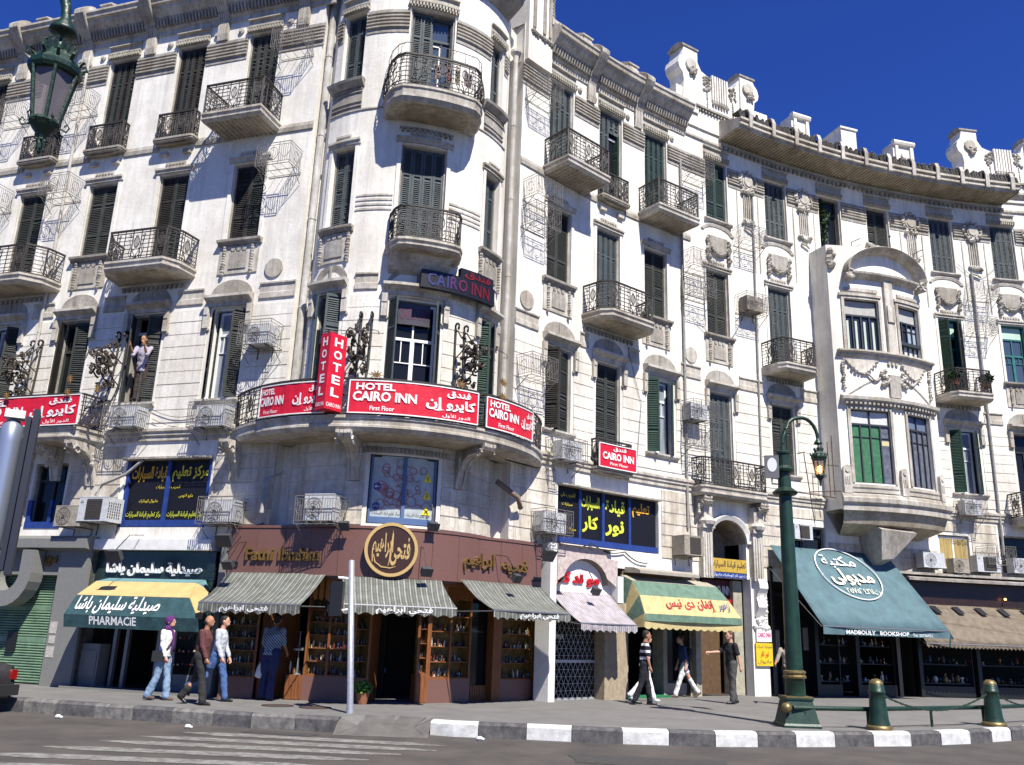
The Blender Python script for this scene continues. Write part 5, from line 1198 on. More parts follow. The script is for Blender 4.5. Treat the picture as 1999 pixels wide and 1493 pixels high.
def plate(name,label,S,a,b,d,z0,z1,mt,lines,group=None,border=None,cat='sign',th=.04):
    o=thing(name,S.P((a+b)/2,d,(z0+z1)/2),label,cat,group)
    mb=MB(); mb.sbox(S,a,b,d-th,d,z0,z1); mb.build('panel',mt,o)
    if border:
        mb=MB(); w=.02
        for q in ((a,b,z0,z0+w),(a,b,z1-w,z1),(a,a+w,z0+w,z1-w),(b-w,b,z0+w,z1-w)): mb.sbox(S,q[0],q[1],d,d+.004,q[2],q[3])
        mb.build('border',border,o)
    for body,x0,x1,q0,q1,m_,bold in lines:
        w=b-a; h=z1-z0; mb=MB(); text(mb,body,onS(S),a+w*x0,a+w*x1,z0+h*q0,z0+h*q1,d+.006,bold); mb.build('lettering',m_,o)
    return o
ORY=mat('ochre_board',(.50,.33,.05),.6,noise=.25); DKL=mat('dark_letter',(.05,.04,.03),.6); BLB=mat('blue_board',(.03,.06,.22),.5); PINK=mat('magenta_letter',(.45,.04,.20),.5)
plate('driving_school_board','ochre board with dark Arabic lettering over the hotel entrance',SR,7.75,9.72,-.02,3.72,4.12,ORY,[('مركز تعليم قيادة السيارات',.04,.96,.15,.85,DKL,.02)])
plate('blue_strip_board','narrow blue strip of white Arabic lettering right under the ochre board',SR,7.85,9.72,-.02,3.56,3.70,BLB,[('السيارات نور كار اتوماتيك مانيوال',.04,.96,.15,.85,LETW,.0)])
plate('entrance_sign','dark sign reading CAIRO INN with a red end hanging inside the hotel entrance',SR,7.9,9.1,-.45,2.95,3.5,mat('maroon_board',(.07,.008,.012),.5),[('CAIRO INN',.12,.95,.2,.7,LETW,.02)])
plate('red_sign_piece','plain red sign piece below the dark CAIRO INN sign in the entrance',SR,8.55,9.02,-.42,2.6,2.93,RED,[])
plate('white_notice','small white notice with magenta CAIRO INN lettering on the carved pilaster',SR,9.5,10.1,.12,1.72,2.08,mat('white_board',(.7,.68,.66),.5),[('CAIRO INN',.06,.94,.35,.75,PINK,.03)])
plate('yellow_notice','yellow notice board with dark Arabic writing on the carved pilaster',SR,9.45,10.12,.12,1.02,1.68,mat('yellow_board',(.65,.45,.02),.5,noise=.1),[('تعليم قيادة السيارات',.05,.95,.72,.92,DKL,.0),('نور كار',.25,.75,.35,.65,mat('red_letter',(.45,.01,.015),.4),.03),('مانيوال',.1,.9,.08,.28,DKL,.0)])
# ---------------------------------------------------------------- bookshop
BKC=mat('blue_grey_canvas',(.085,.155,.175),.8,noise=.32,nscale=2.0,bump=.6,bscale=4); 
o=thing('bookshop_shopfront',SR.P(12.5,0,.15),'black bookshop front in deep shade below the big blue grey awning','shopfront')
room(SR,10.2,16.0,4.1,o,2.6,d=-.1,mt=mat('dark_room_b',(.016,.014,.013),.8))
mb=MB()
for a in (10.15,11.9,13.55,15.2): mb.sbox(SR,a,a+.14,-.2,.1,.15,4.0)
mb.sbox(SR,10.15,16,-.2,.12,3.1,3.2); mb.build('frame',BLK,o)['kind']='stuff'
for a,b in ((13.7,15.2),(12.05,13.0)):
    mb=MB(); mb.sbox(SR,a,a+.03,-.1,-.05,.5,3.0); mb.sbox(SR,b-.03,b,-.1,-.05,.5,3.0); mb.build('pane_frame',BLK,o); mb=MB(); mb.sbox(SR,a,b,-.3,0,.15,.5); mb.build('stall_riser',BLK,o)
for z in (.6,1.15,1.7):
    goods(SR,12.1,15.1,-.3,z,22,o,.3); mb=MB(); mb.sbox(SR,12.1,15.1,-.45,-.15,z-.03,z); mb.build('shelf',BLK,o)
mb=MB(); mb.sbox(SR,11.1,11.35,-.9,-.88,1.4,2.1); mb.sbox(SR,11.6,11.75,-.8,-.78,.9,2.1); mb.sbox(SR,12.3,12.6,-.9,-.88,1.5,2.2); mb.build('hanging_prints',mat('faded_print',(.35,.33,.33),.8,noise=.4,nscale=12),o)['kind']='stuff'
o=awning('bookshop_awning','huge sloping blue grey awning with a white oval and MADBOULY BOOKSHOP along its edge',SR,10.2,15.05,.12,4.65,2.1,2.22,BKC,.22,False,a2=10.2,b2=15.5,sag=.02)
def bkf(x,d,z):  # x along, z along the slope 0..1 from top
    t=z; uL=10.2; uR=15.05+.45*t; return SR.P(uL+(uR-uL)*x,.12+1.98*t+.03,4.65-2.43*t+.045+d*0)
IV=mat('ivory_letter',(.70,.66,.50),.7)
def bktext(body,x0,x1,t0,t1,mt,bold):
    mb=MB(); text(mb,body,lambda x,d,z: bkf(x,d,t1+(t0-t1)*z),x0,x1,0,1,0,bold); return mb.build('lettering',mt,o)
bktext('مكتبة',.36,.64,.09,.26,LETW,.01); bktext('مدبولى',.34,.70,.27,.49,IV,.03); bktext('ت/٢٥٧٥٦٤٢١',.40,.67,.52,.59,IV,.0)
mb=MB(); mb.tube([bkf(.515+.235*math.cos(a),0,.33+.335*math.sin(a)) for a in [2*math.pi*i/40 for i in range(40)]],.022,4,closed=True); mb.build('oval_outline',LETW,o)
mb=MB(); text(mb,'MADBOULY   BOOKSHOP',onS(SR),11.1,13.75,2.025,2.145,2.17,.02); text(mb,'Tel. 25756421',onS(SR),13.9,14.7,2.025,2.11,2.17,.0); mb.build('lettering',LETW,o)
mb=MB(); mb.tube([SR.P(15.5,2.05,2.25),SR.P(15.52,2.1,2.05),SR.P(15.45,2.1,1.75)],.025,5); mb.tube([SR.P(15.5,2.05,2.25),SR.P(15.62,2.1,2.0)],.03,5); mb.build('cord_tie',PG,o)
# ---------------------------------------------------------------- tan awning shop
o=thing('dark_shopfront',SR.P(19,0,.15),'dark shop front with brown fascia behind the scalloped tan awning at the right edge','shopfront')
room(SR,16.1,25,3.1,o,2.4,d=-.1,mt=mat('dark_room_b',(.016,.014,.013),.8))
mb=MB(); mb.sbox(SR,15.2,25,-.2,.12,3.1,4.05); mb.build('fascia',mat('dark_brown_fascia',(.035,.018,.014),.35,noise=.5,nscale=12),o)
mb=MB(); mb.sbox(SR,15.0,25,-.1,.45,4.05,4.13); mb.prof(SR,15.6,25,[(.12,3.95),(.5,3.86),(.52,3.95),(.12,4.05)]); mb.build('ledge',TRIM,o)
for a in (16.1,18.4,20.8,23.2):
    mb=MB(); mb.sbox(SR,a,a+.14,-.2,.05,.15,3.1); mb.build('frame',BLK,o)
for a in (16.3,18.6,21.0): 
    mb=MB(); mb.sbox(SR,a,a+.03,-.1,-.05,.5,2.9); mb.sbox(SR,a+1.97,a+2.0,-.1,-.05,.5,2.9); mb.sbox(SR,a,a+2.0,-.1,-.05,.15,.5); mb.build('pane_frame',BLK,o)
for z in (.6,1.2,1.8):
    goods(SR,16.3,22,-.3,z,34,o,.32); mb=MB(); mb.sbox(SR,16.3,22,-.45,-.15,z-.03,z); mb.build('shelf',BLK,o)
mb=MB(); mb.lathe([(.0,.0),(.04,.02),(.04,.06),(0,.08)],tuple(SR.P(19.6,.25,3.35)),8); mb.build('small_lamp',mat('lamp_glow',(1,.4,.1),.5,emit=(1,.35,.08),estr=6),o)
TAN=striped('tan_canvas',(.18,.15,.115),(.145,.12,.092),.5,(.1,.0,1),.12)
o=awning('tan_awning','long tan canvas awning with scalloped edge at the right edge of the picture',SR,15.6,25,.15,3.1,1.0,1.85,TAN,.14,True,nsc=60,sag=.03)
mb=MB()
for i in range(9): u=16.5+i*.9; mb.face([SR.P(u,.24,3.07),SR.P(u+.28,.24,3.07),SR.P(u+.42,.42,2.83),SR.P(u+.2,.42,2.83)])
mb.build('canvas_slots',BLK,o)['kind']='stuff'
# ================================================================ signs, cages, air conditioners, pipes
SBn=Round((-3.2,22.6),RB+.045)
def ub(st): return st/2.95*SBn.r      # tower arc position -> banner arc position
def banner(S,a,b,d,z0,z1,label,lines,group=None,name='hotel_banner'):
    o=thing(name,S.P((a+b)/2,d,z0),label,'banner',group)
    mb=MB(); n=16; mb.grid([[S.P(a+(b-a)*i/n,d+.006*math.sin(i*1.9),z) for i in range(n+1)] for z in (z0,z0+(z1-z0)*.5,z1)]); c=mb.build('vinyl_sheet',RED,o)
    md=c.modifiers.new('thickness','SOLIDIFY'); md.thickness=.01; md.offset=-1
    mb=MB(); w=.014
    for q in ((a,b,z0-.01,z0+w),(a,b,z1-w,z1+.01),(a-.01,a+w,z0,z1),(b-w,b+.01,z0,z1)): mb.sbox(S,q[0],q[1],d-.02,d+.014,q[2],q[3])
    mb.build('white_edge',LETW,o)
    W_=b-a; H=z1-z0
    for body,x0,x1,q0,q1,bold in lines:
        mb=MB(); text(mb,body,onS(S),a+W_*x0,a+W_*x1,z0+H*q0,z0+H*q1,d+.018,bold); mb.build('lettering',LETW,o)
    return o
EN=[('HOTEL',.05,.34,.70,.92,.035),('CAIRO INN',.03,.50,.36,.66,.035),('First Floor',.16,.34,.08,.22,.015)]
AR=[('فندق',.73,.93,.68,.93,.03),('كايرو إن',.57,.975,.24,.66,.035),('الدور الأول',.70,.93,.05,.2,.012)]
banner(SBn,ub(-1.98),ub(-.66),0,6.26,6.98,'red hotel banner left of the vertical sign on the round corner balcony',[('HOTEL',.04,.27,.70,.90,.035),('CAIRO INN',.02,.42,.34,.64,.035),('First Floor',.1,.34,.08,.2,.012),('كايرو إن',.56,.98,.26,.66,.035),('فندق',.78,.97,.68,.9,.03),('الدور الأول',.74,.97,.06,.2,.012)],'red hotel banners on the balconies')
banner(SBn,ub(-.27),ub(1.87),0,6.26,7.0,'widest red hotel banner, on the front of the round corner balcony',EN+AR,'red hotel banners on the balconies')
banner(SBn,ub(2.05),ub(3.36),0,6.26,6.98,'red hotel banner at the right end of the round corner balcony',[('HOTEL',.05,.42,.70,.92,.035),('CAIRO INN',.03,.60,.36,.66,.035),('First Floor',.2,.5,.08,.22,.012),('فندق',.8,.97,.68,.9,.03),('كايرو إن',.66,.985,.28,.66,.035)],'red hotel banners on the balconies')
banner(SL,-6.75,-3.25,1.03,6.30,7.06,'red hotel banner on the straight balcony at the left edge of the picture',EN+AR,'red hotel banners on the balconies')
banner(SR,2.93,4.43,.40,6.20,6.86,'small square red hotel banner on the little window balcony right of the tower',[('فندق',.36,.72,.72,.93,.03),('CAIRO INN',.08,.92,.34,.66,.04),('First Floor',.28,.76,.12,.25,.015)],'red hotel banners on the balconies')
# vertical box sign
Cn=ST.P(-.56,1.50,0); Lf=Cn+Vector((-.76,.62,0)).normalized()*.32; Rt=Cn+Vector((.62,.79,0)).normalized()*.48; Bk=Lf+(Rt-Cn)
o=thing('vertical_sign',(Cn.x,Cn.y,6.3),'tall red box sign spelling HOTEL downwards on the round corner balcony','sign')
mb=MB(); mb.grid([[(p.x,p.y,z) for p in (Lf,Cn,Rt,Bk)] for z in (6.28,8.02)],True); mb.face([(p.x,p.y,8.02) for p in (Lf,Cn,Rt,Bk)]); mb.face([(p.x,p.y,6.28) for p in (Lf,Cn,Rt,Bk)]); mb.build('box',RED,o)
for A_,B_,w in ((Lf,Cn,.30),(Cn,Rt,.46)):
    S=seg(A_.xy,B_.xy); L=(B_-A_).length
    for i,ch in enumerate('HOTEL'):
        mb=MB(); text(mb,ch,onS(S),L*.26,L*.76,7.72-i*.285,7.72-i*.285+.2,.008,.03); mb.build('letter',LETW,o)
    mb=MB(); text(mb,'CAIRO INN',onS(S),L*.08,L*.92,6.34,6.43,.008,.02); mb.build('lettering',LETW,o)
for z in (6.5,7.7):
    mb=MB(); a=ST.P(-.5,1.1,z) if z<7 else ST.P(-.5,.0,z); mb.tube([a,(Bk.x,Bk.y,z)],.02,5); mb.build('fixing_bar',IRON,o)
# led sign
o=thing('neon_sign',ST.P(1.8,.3,9.7),'black illuminated hotel sign with red and blue letters above the tower window','sign')
mb=MB(); mb.sbox(ST,.84,2.78,.22,.36,9.66,10.12); mb.sbox(ST,1.75,2.72,.22,.36,10.12,10.36); mb.build('box',BLK,o)
for body,a,b,c in (('C',.98,1.17,(.03,.06,.6)),('A',1.18,1.38,(.04,.07,.65)),('I',1.42,1.46,(.1,.08,.6)),('R',1.5,1.68,(.25,.06,.5)),('O',1.7,1.93,(.5,.04,.25)),('I',2.04,2.08,(.6,.02,.12)),('N',2.12,2.33,(.65,.02,.08)),('N',2.37,2.58,(.7,.02,.06))):
    mb=MB(); text(mb,body,onS(ST),a,b,9.74,10.06,.372,.02); mb.build('letter',mat('led_%s'%body+str(int(a*100)),tuple(v*.16 for v in c),.5,emit=c,estr=.02),o)
mb=MB(); text(mb,'فندق',onS(ST),1.85,2.6,10.12,10.33,.372,.02); mb.build('letter',mat('led_red',(.16,.006,.010),.5,emit=(.7,.02,.03),estr=.04),o)
# writing in the fanlights
MAUV=mat('mauve_letter',(.06,.012,.035),.5)  # mauve darkened to stand for the shadow of the window reveal
plate('fanlight_sign','dark fanlight strip with mauve CAIRO INN letters in the central tower window',fr and ST,.40,1.22,-.12,8.82,9.36,mat('dim_panel',(.045,.04,.05),.4),[('CAIRO INN',.04,.96,.25,.8,MAUV,.04)])
plate('fanlight_notice','small pale notice with red lettering in the tower window left of the vertical sign',ST,-1.62,-1.2,-.02,8.35,8.75,mat('pale_board',(.5,.46,.44),.6),[('CAIRO INN',.1,.9,.4,.75,mat('red_letter',(.45,.01,.015),.4),.03)])
# ---------------------------------------------------------------- driving school windows
def signwin(name,label,S,a,b,z0,z1,splits,lines,d=-.1):
    o=thing(name,S.P((a+b)/2,d,z0),label,'window sign')
    mb=MB(); mb.sbox(S,a,b,d-.03,d,z0,z1); mb.build('glass_sheet',mat('black_film',(.010,.010,.014),.45,spec=.2),o)
    for k,u in enumerate(splits): mb=MB(); mb.sbox(S,u-.045,u+.045,d,d+.07,z0,z1); mb.build('mullion',BLUEF,o)
    mb=MB(); mb.sbox(S,a,b,d,d+.08,z0,z0+.16); mb.build('sill_rail',BLUEF,o)
    mb=MB(); mb.sbox(S,a-.02,b+.02,d+.05,d+.28,z1,z1+.05); mb.build('rain_ledge',TRIM,o)
    for body,x0,x1,q0,q1,m_,bold in lines: mb=MB(); text(mb,body,onS(S),x0,x1,q0,q1,d+.012,bold); mb.build('lettering',m_,o)
ORL=mat('orange_letter',(.70,.36,.02),.5); GRY=mat('lime_letter',(.55,.60,.05),.5)
signwin('driving_school_window','black window with blue frame and yellow Arabic driving school lettering above the pharmacy',SL,-2.44,.04,3.92,5.56,(-2.40,-1.2,.0),
 [('مركز تعليم',-1.12,-.06,5.02,5.42,LETY,.03),('قيادة السيارات',-2.32,-1.28,5.02,5.42,ORL,.03),('التدريب على سيارات',-1.55,-.85,4.84,4.94,LETY,.0),('دايو لانوس',-.85,-.45,4.62,4.72,LETY,0),('مانيوال اتوماتيك',-2.0,-1.45,4.5,4.6,LETY,0),
  ('مركز تعليم قيادة السيارات',-2.34,-1.27,4.11,4.30,GRY,.01),('مركز تعليم قيادة السيارات',-1.13,-.08,4.11,4.30,GRY,.01)])
signwin('driving_school_window','long black window with blue mullions and large yellow Arabic words above the white arch shop',SR,1.78,5.70,4.07,5.56,(2.65,3.55,4.6),
 [('السيارات',2.74,3.45,5.02,5.42,GRY,.03),('قيادة',3.68,4.45,4.98,5.42,GRY,.03),('تعليم',4.75,5.45,5.02,5.45,ORL,.03),('كار',2.78,3.4,4.42,4.88,GRY,.04),('نور',3.68,4.42,4.40,4.86,GRY,.04),('التدريب على',1.95,2.5,5.28,5.42,LETY,0),('سيارات',2.0,2.4,5.05,5.15,LETY,0),('حديثة',2.3,2.55,4.4,4.5,LETY,0)])
o=thing('poster_window',ST.P(.83,0,4),'window plastered with traffic sign posters on the curved tower below the round balcony','window sign')
mb=MB(); mb.sbox(ST,.04,1.62,-.12,-.08,4.02,5.56); mb.build('glass_sheet',mat('pale_poster',(.42,.46,.45),.3,noise=.3,nscale=6),o)
mb=MB()
for q in ((.03,.09,4.02,5.56),(.80,.88,4.16,5.56),(1.57,1.63,4.02,5.56)): mb.sbox(ST,q[0],q[1],-.08,-.03,q[2],q[3])
mb.sbox(ST,.09,1.57,-.08,-.02,4.02,4.16); mb.build('frame',mat('slate_blue_frame',(.07,.12,.24),.5),o)
def ring(mb,u,z,r,w=.02,d=-.07): mb.tube([ST.P(u+r*math.cos(a),d,z+r*math.sin(a)) for a in [2*math.pi*i/14 for i in range(14)]],w,4,closed=True)
RL=mat('poster_red',(.42,.09,.06),.5); mb=MB()
for i in range(26): ring(mb,.3+random.random()*1.0,4.45+random.random()*.95,random.uniform(.04,.13),.008)
for i in range(14): u=.2+random.random()*1.2; z=4.4+random.random(); mb.tube([ST.P(u+.06*j,-.07,z+.05*math.sin(j*1.4+i)) for j in range(5)],.008,4)
mb.build('red_drawings',RL,o)['kind']='stuff'
mb=MB()
for z in (4.85,4.4): mb.disc(ST,.22,z,.09,-.08,-.07,14)
mb.build('blue_road_sign',mat('sign_blue',(.015,.05,.22),.5),o)['kind']='stuff'
mb=MB(); mb.sbox(ST,.16,.28,-.07,-.066,4.84,4.86); mb.poly(ST,[(.15,4.85),(.20,4.89),(.20,4.81)],-.07,-.064); mb.build('arrow',LETW,o)
for z in (5.12,4.72,4.36):
    mb=MB(); mb.poly(ST,[(1.30,z-.09),(1.52,z-.09),(1.41,z+.12)],-.08,-.065); t=mb.build('warning_triangle',LETY,o)
    mb=MB(); 
    if z<4.5: mb.tube([ST.P(1.37,-.06,z-.05),ST.P(1.45,-.06,z+.03)],.01); mb.tube([ST.P(1.45,-.06,z-.05),ST.P(1.37,-.06,z+.03)],.01)
    else: mb.tube([ST.P(1.41,-.06,z-.06),ST.P(1.41,-.06,z+.05)],.01)
    mb.build('symbol',BLK,o)
mb=MB(); text(mb,'٤٥ كم',onS(ST),.15,.29,4.37,4.43,-.06,.01); mb.build('lettering',LETW,o)
mb=MB(); text(mb,'مركز تعليم قيادة السيارات',onS(ST),.14,.78,4.18,4.30,-.07,.0); text(mb,'مركز تعليم قيادة السيارات',onS(ST),.9,1.5,4.18,4.28,-.07,.0); mb.build('lettering',DKL,o)
# ---------------------------------------------------------------- wire cages and air conditioners
CW,CH,CD=1.0,.62,.58
def wires():
    f=MB(); w,h=CW/2,CH
    def T(p,r=.0075): f.tube([(a,-CD,b) for a,b in p],r)
    for z in (0,.07,h-.07,h): T([(-w,z),(w,z)],.010 if z in(0,h) else .007)
    for x in (-w,w,-.17,.17): T([(x,0),(x,h)],.009)
    k=0; x=-w+.055
    while x<w-.02:
        if abs(x)>.19: T([(x,.07),(x,h-.07)],.0068)
        x+=.062
    T(circ2(0,h/2,.14,.18,14),.010); T(circ2(0,h/2,.08,.11,10),.006); T([(0,.07),(0,h-.07)],.006)
    for sg in (-1,1): T([(sg*(.17+.33*t),h*.55-.16*math.sin(math.pi*t)) for t in [i/7 for i in range(8)]],.006)
    s=MB(); 
    def U(p,r=.007): s.tube([(0,-a,b) for a,b in p],r)
    for z in (0,.07,h-.07,h): U([(0,z),(CD,z)],.009 if z in(0,h) else .006)
    for i in range(1,9): U([(CD*i/9,.07),(CD*i/9,h-.07)],.0055)
    U(circ2(CD/2,h/2,.11,.14,10),.007)
    b=MB()
    for y in (0,-CD/2,-CD): b.tube([(-w,y,0),(w,y,0)],.009)
    for i in range(5): b.tube([(-w+CW*i/4,0,0),(-w+CW*i/4,-CD,0)],.006)
    for sg in (-1,1): b.tube([(sg*w,0,-.32),(sg*w,-CD*.8,0)],.010)
    return f.mesh('front_grille',GALV),s.mesh('side_grille',GALV),b.mesh('base_frame',GALV)
_W=wires()
def cage(S,s,z,label,group='pale wire cages for air conditioners',k=1.0):
    M=fr(S,s,.02,z)@Matrix.Diagonal((k,1,1,1)); o=thing('wire_cage',(0,0,0),label,'cage',group,M=M)
    link('front_grille',_W[0],o,M); link('base_frame',_W[2],o,M)
    for sg in (-1,1): link('side_grille',_W[1],o,M@Matrix.Translation((sg*CW/2,0,0)))
    return o
ACW=mat('ac_enamel',(.52,.53,.54),.5,noise=.25,nscale=12); ACD=mat('ac_dark_grille',(.07,.06,.05),.7,noise=.4,nscale=30); ACO=mat('aged_ac_enamel',(.34,.30,.24),.6,noise=.4,nscale=12)
_ACM={}
def ac(S,s,z,d,label,w=.82,h=.5,dep=.36,kind='split',mt=None,group='air conditioners on the facade',stand=False):
    M=fr(S,s,d,z); o=thing('air_conditioner',(0,0,0),label,'air conditioner',group,M=M)
    k=(w,h,dep,kind,(mt or ACW).name)
    if k not in _ACM:
        b=MB(); e=.015
        b.box(-w/2,w/2,0,dep,0,h); b.box(-w/2-.004,w/2+.004,-.004,.02,h-e,h+.004); b.box(-w/2-.004,w/2+.004,-.004,.02,0,e)
        g=MB(); fan=MB()
        cx=-w*.16 if kind=='split' else 0
        if kind=='window':
            g.box(-w*.22,w*.32,-.012,-.003,h*.08,h*.92); 
            for i in range(10): g.box(-w*.22,w*.32,-.02,-.012,h*.1+h*.8*i/10,h*.1+h*.8*i/10+.012)
            for i in range(6):
                for j in range(6): g.box(w/2+.001,w/2+.008,.05+dep*.8*i/6,.05+dep*.8*i/6+.03,h*.15+h*.7*j/6,h*.15+h*.7*j/6+.04)
            fan.box(-w*.44,-w*.34,-.01,-.003,h*.78,h*.86)
        else:
            r=min(h*.42,w*.3); n=20
            g.grid([[(cx+q*math.cos(2*math.pi*i/n),y,h/2+q*math.sin(2*math.pi*i/n)) for i in range(n)] for q,y in ((r,-.005),(r*.97,.05),(.0,.05))],True)
            for q in (1,.75,.5,.25): g.tube([(cx+r*q*math.cos(2*math.pi*i/n),-.014,h/2+r*q*math.sin(2*math.pi*i/n)) for i in range(n)],.004,3,closed=True)
            for i in range(8): g.tube([(cx,-.014,h/2),(cx+r*math.cos(math.pi*i/4),-.014,h/2+r*math.sin(math.pi*i/4))],.003,3)
            for i in range(5):
                a=2*math.pi*i/5; fan.face([(cx+.03*math.cos(a),.03,h/2+.03*math.sin(a)),(cx+r*.85*math.cos(a-.3),.035,h/2+r*.85*math.sin(a-.3)),(cx+r*.9*math.cos(a+.3),.015,h/2+r*.9*math.sin(a+.3))])
            fan.lathe([(0,-.02),(.035,-.02),(.035,.02)],n=10,M=Matrix.Translation((cx,.0,h/2))@Matrix.Rotation(R_(90),4,'X'))
        _ACM[k]=(b.mesh('casing',mt or ACW),g.mesh('grille',ACD),fan.mesh('fan' ,TRIM))
    a,b,c=_ACM[k]; link('casing',a,o,M); link('grille',b,o,M)['kind']='stuff'; link('fan' if kind!='window' else 'badge',c,o,M)
    mb=MB()
    for sg in (-1,1): mb.tube([M@Vector((sg*w*.35,d-.05,-.28)),M@Vector((sg*w*.35,d-.02,-.015)),M@Vector((sg*w*.35,.02,-.015))],.014); 
    if stand: mb.box(-w*.5,w*.5,.02,d,-.05,-.02,M=M)
    mb.build('bracket',IRON,o)['kind']='stuff'; return o
for S,s,z,l,k in (
 (SL,-2.42,6.30,'wire cage holding an air conditioner under the window where the man stands',1.0),(SL,.12,6.22,'wire cage holding an air conditioner under the white window left of the tower',1.0),
 (SL,1.2,8.22,'wire cage high beside the shuttered corner left of the vertical red sign',.9),(SL,.72,3.92,'wire cage overlapping the lower right corner of the black driving school window',.95),
 (SL,1.12,16.68,'empty wire cage at the top floor just left of the tower',1.0),(SL,1.12,13.08,'empty wire cage one floor below the top left of the tower',1.0),(SL,-5.97,13.15,'empty wire cage between the two leftmost second floor windows',.98),
 (SL,-5.95,15.95,'empty wire cage behind the hanging street lantern',.98),(SL,-8.5,13.1,'empty wire cage cut by the left edge, lower one',1.0),(SL,-8.5,16.0,'empty wire cage cut by the left edge, near the roof',1.0),
 (ST,-.88,3.9,'wire cage with air conditioner on the tower left of the poster window',1.0),
 (SR,.52,16.48,'empty wire cage on the top floor right beside the tower drainpipe',1.0),(SR,.56,13.28,'upper of two stacked empty wire cages right of the tower',1.0),(SR,.52,12.45,'lower of two stacked empty wire cages right of the tower',1.0),
 (SR,.52,8.12,'empty wire cage beside the half open shutter on the first floor right of the tower',1.0),(SR,1.72,6.12,'wire cage with air conditioner below that half open shutter',1.03),
 (SR,1.22,4.17,'wire cage above the left corner of the white arch shop',1.0),(SR,7.2,8.16,'dark wire cage with air conditioner beside the closed blue grey balcony shutters',1.03),
 (SR,7.17,7.3,'empty wire cage just above the entrance balcony',1.03),(SR,7.32,12.28,'empty wire cage beside the narrow second floor window above the entrance',1.03),(SR,7.36,13.22,'empty wire cage above it, just under the top floor sill',1.03),
 (SR,7.4,16.52,'empty wire cage below the first roof gable',1.03),(SR,9.77,14.75,'empty wire cage between the swag reliefs right of the entrance',1.03),(SR,9.75,12.27,'wire cage with air conditioner left of the second floor balcony beside the oriel',1.03),
 (SR,20.15,14.45,'empty wire cage right of the oriel, upper one beside the drainpipe',.95),(SR,19.9,13.0,'empty wire cage right of the oriel, lower one beside the drainpipe',.95),(SR,18.6,6.15,'wire cage with air conditioner under the green shuttered window at the right',.85),
 (SR,19.4,4.53,'wire cage above the dark fascia at the right edge',1.1)): cage(S,s,z,l,k=k)
for S,s,z,d,l,kw in (
 (SL,-2.42,6.36,.42,'air conditioner inside the cage under the window where the man stands',{}),(SL,.12,6.28,.42,'air conditioner inside the cage under the white window left of the tower',{}),
 (SL,1.2,8.28,.45,'air conditioner in the high cage left of the vertical red sign',dict(w=.6)),(SL,.72,3.98,.42,'air conditioner in the cage at the black driving school window',{}),
 (ST,-.88,3.98,.45,'whitish air conditioner in the tower cage left of the poster window',dict(w=.72,h=.6)),(SL,-3.45,3.86,.60,'old stained air conditioner with a round fan above the grey stone shop',dict(mt=ACO,h=.5,w=.78)),
 (SL,-2.72,3.98,.62,'pale box air conditioner with side louvres above the pharmacy ledge',dict(kind='window',w=.84,h=.58,dep=.55)),
 (SR,1.8,6.18,.45,'air conditioner in the cage under the half open shutter right of the tower',dict(w=.75)),(SR,1.22,4.23,.42,'air conditioner in the cage above the white arch shop',{}),
 (SR,7.1,8.2,.42,'air conditioner in the dark cage beside the blue grey balcony shutters',dict(w=.7)),(SR,9.75,12.33,.42,'dark air conditioner in the cage left of the second floor balcony by the oriel',dict(w=.7,mt=ACO)),
 (SR,6.62,4.06,.55,'box air conditioner between the black window and the arched entrance',dict(kind='window',w=.8,h=.56,dep=.5,mt=ACO)),
 (SR,11.55,4.92,.25,'small square air conditioner set in the dark opening above the bookshop awning',dict(kind='window',w=.75,h=.48,dep=.4)),
 (SR,18.6,6.2,.45,'air conditioner in the cage under the green shuttered window',dict(w=.7,h=.5)),
 (SR,16.7,4.30,.5,'first air conditioner on the ledge right of the bookshop awning',dict(w=.85)),(SR,17.8,4.18,.5,'second and smaller air conditioner on the ledge at the right',dict(w=.62,h=.48,mt=ACO)),
 (SR,18.9,4.26,.5,'third air conditioner on the ledge, with a dark square grille',dict(kind='window',w=.9,h=.55)),(SR,20.3,4.28,.5,'last air conditioner on the ledge, cut by the right edge',dict(w=.8))): ac(S,s,z,d,l,**kw)
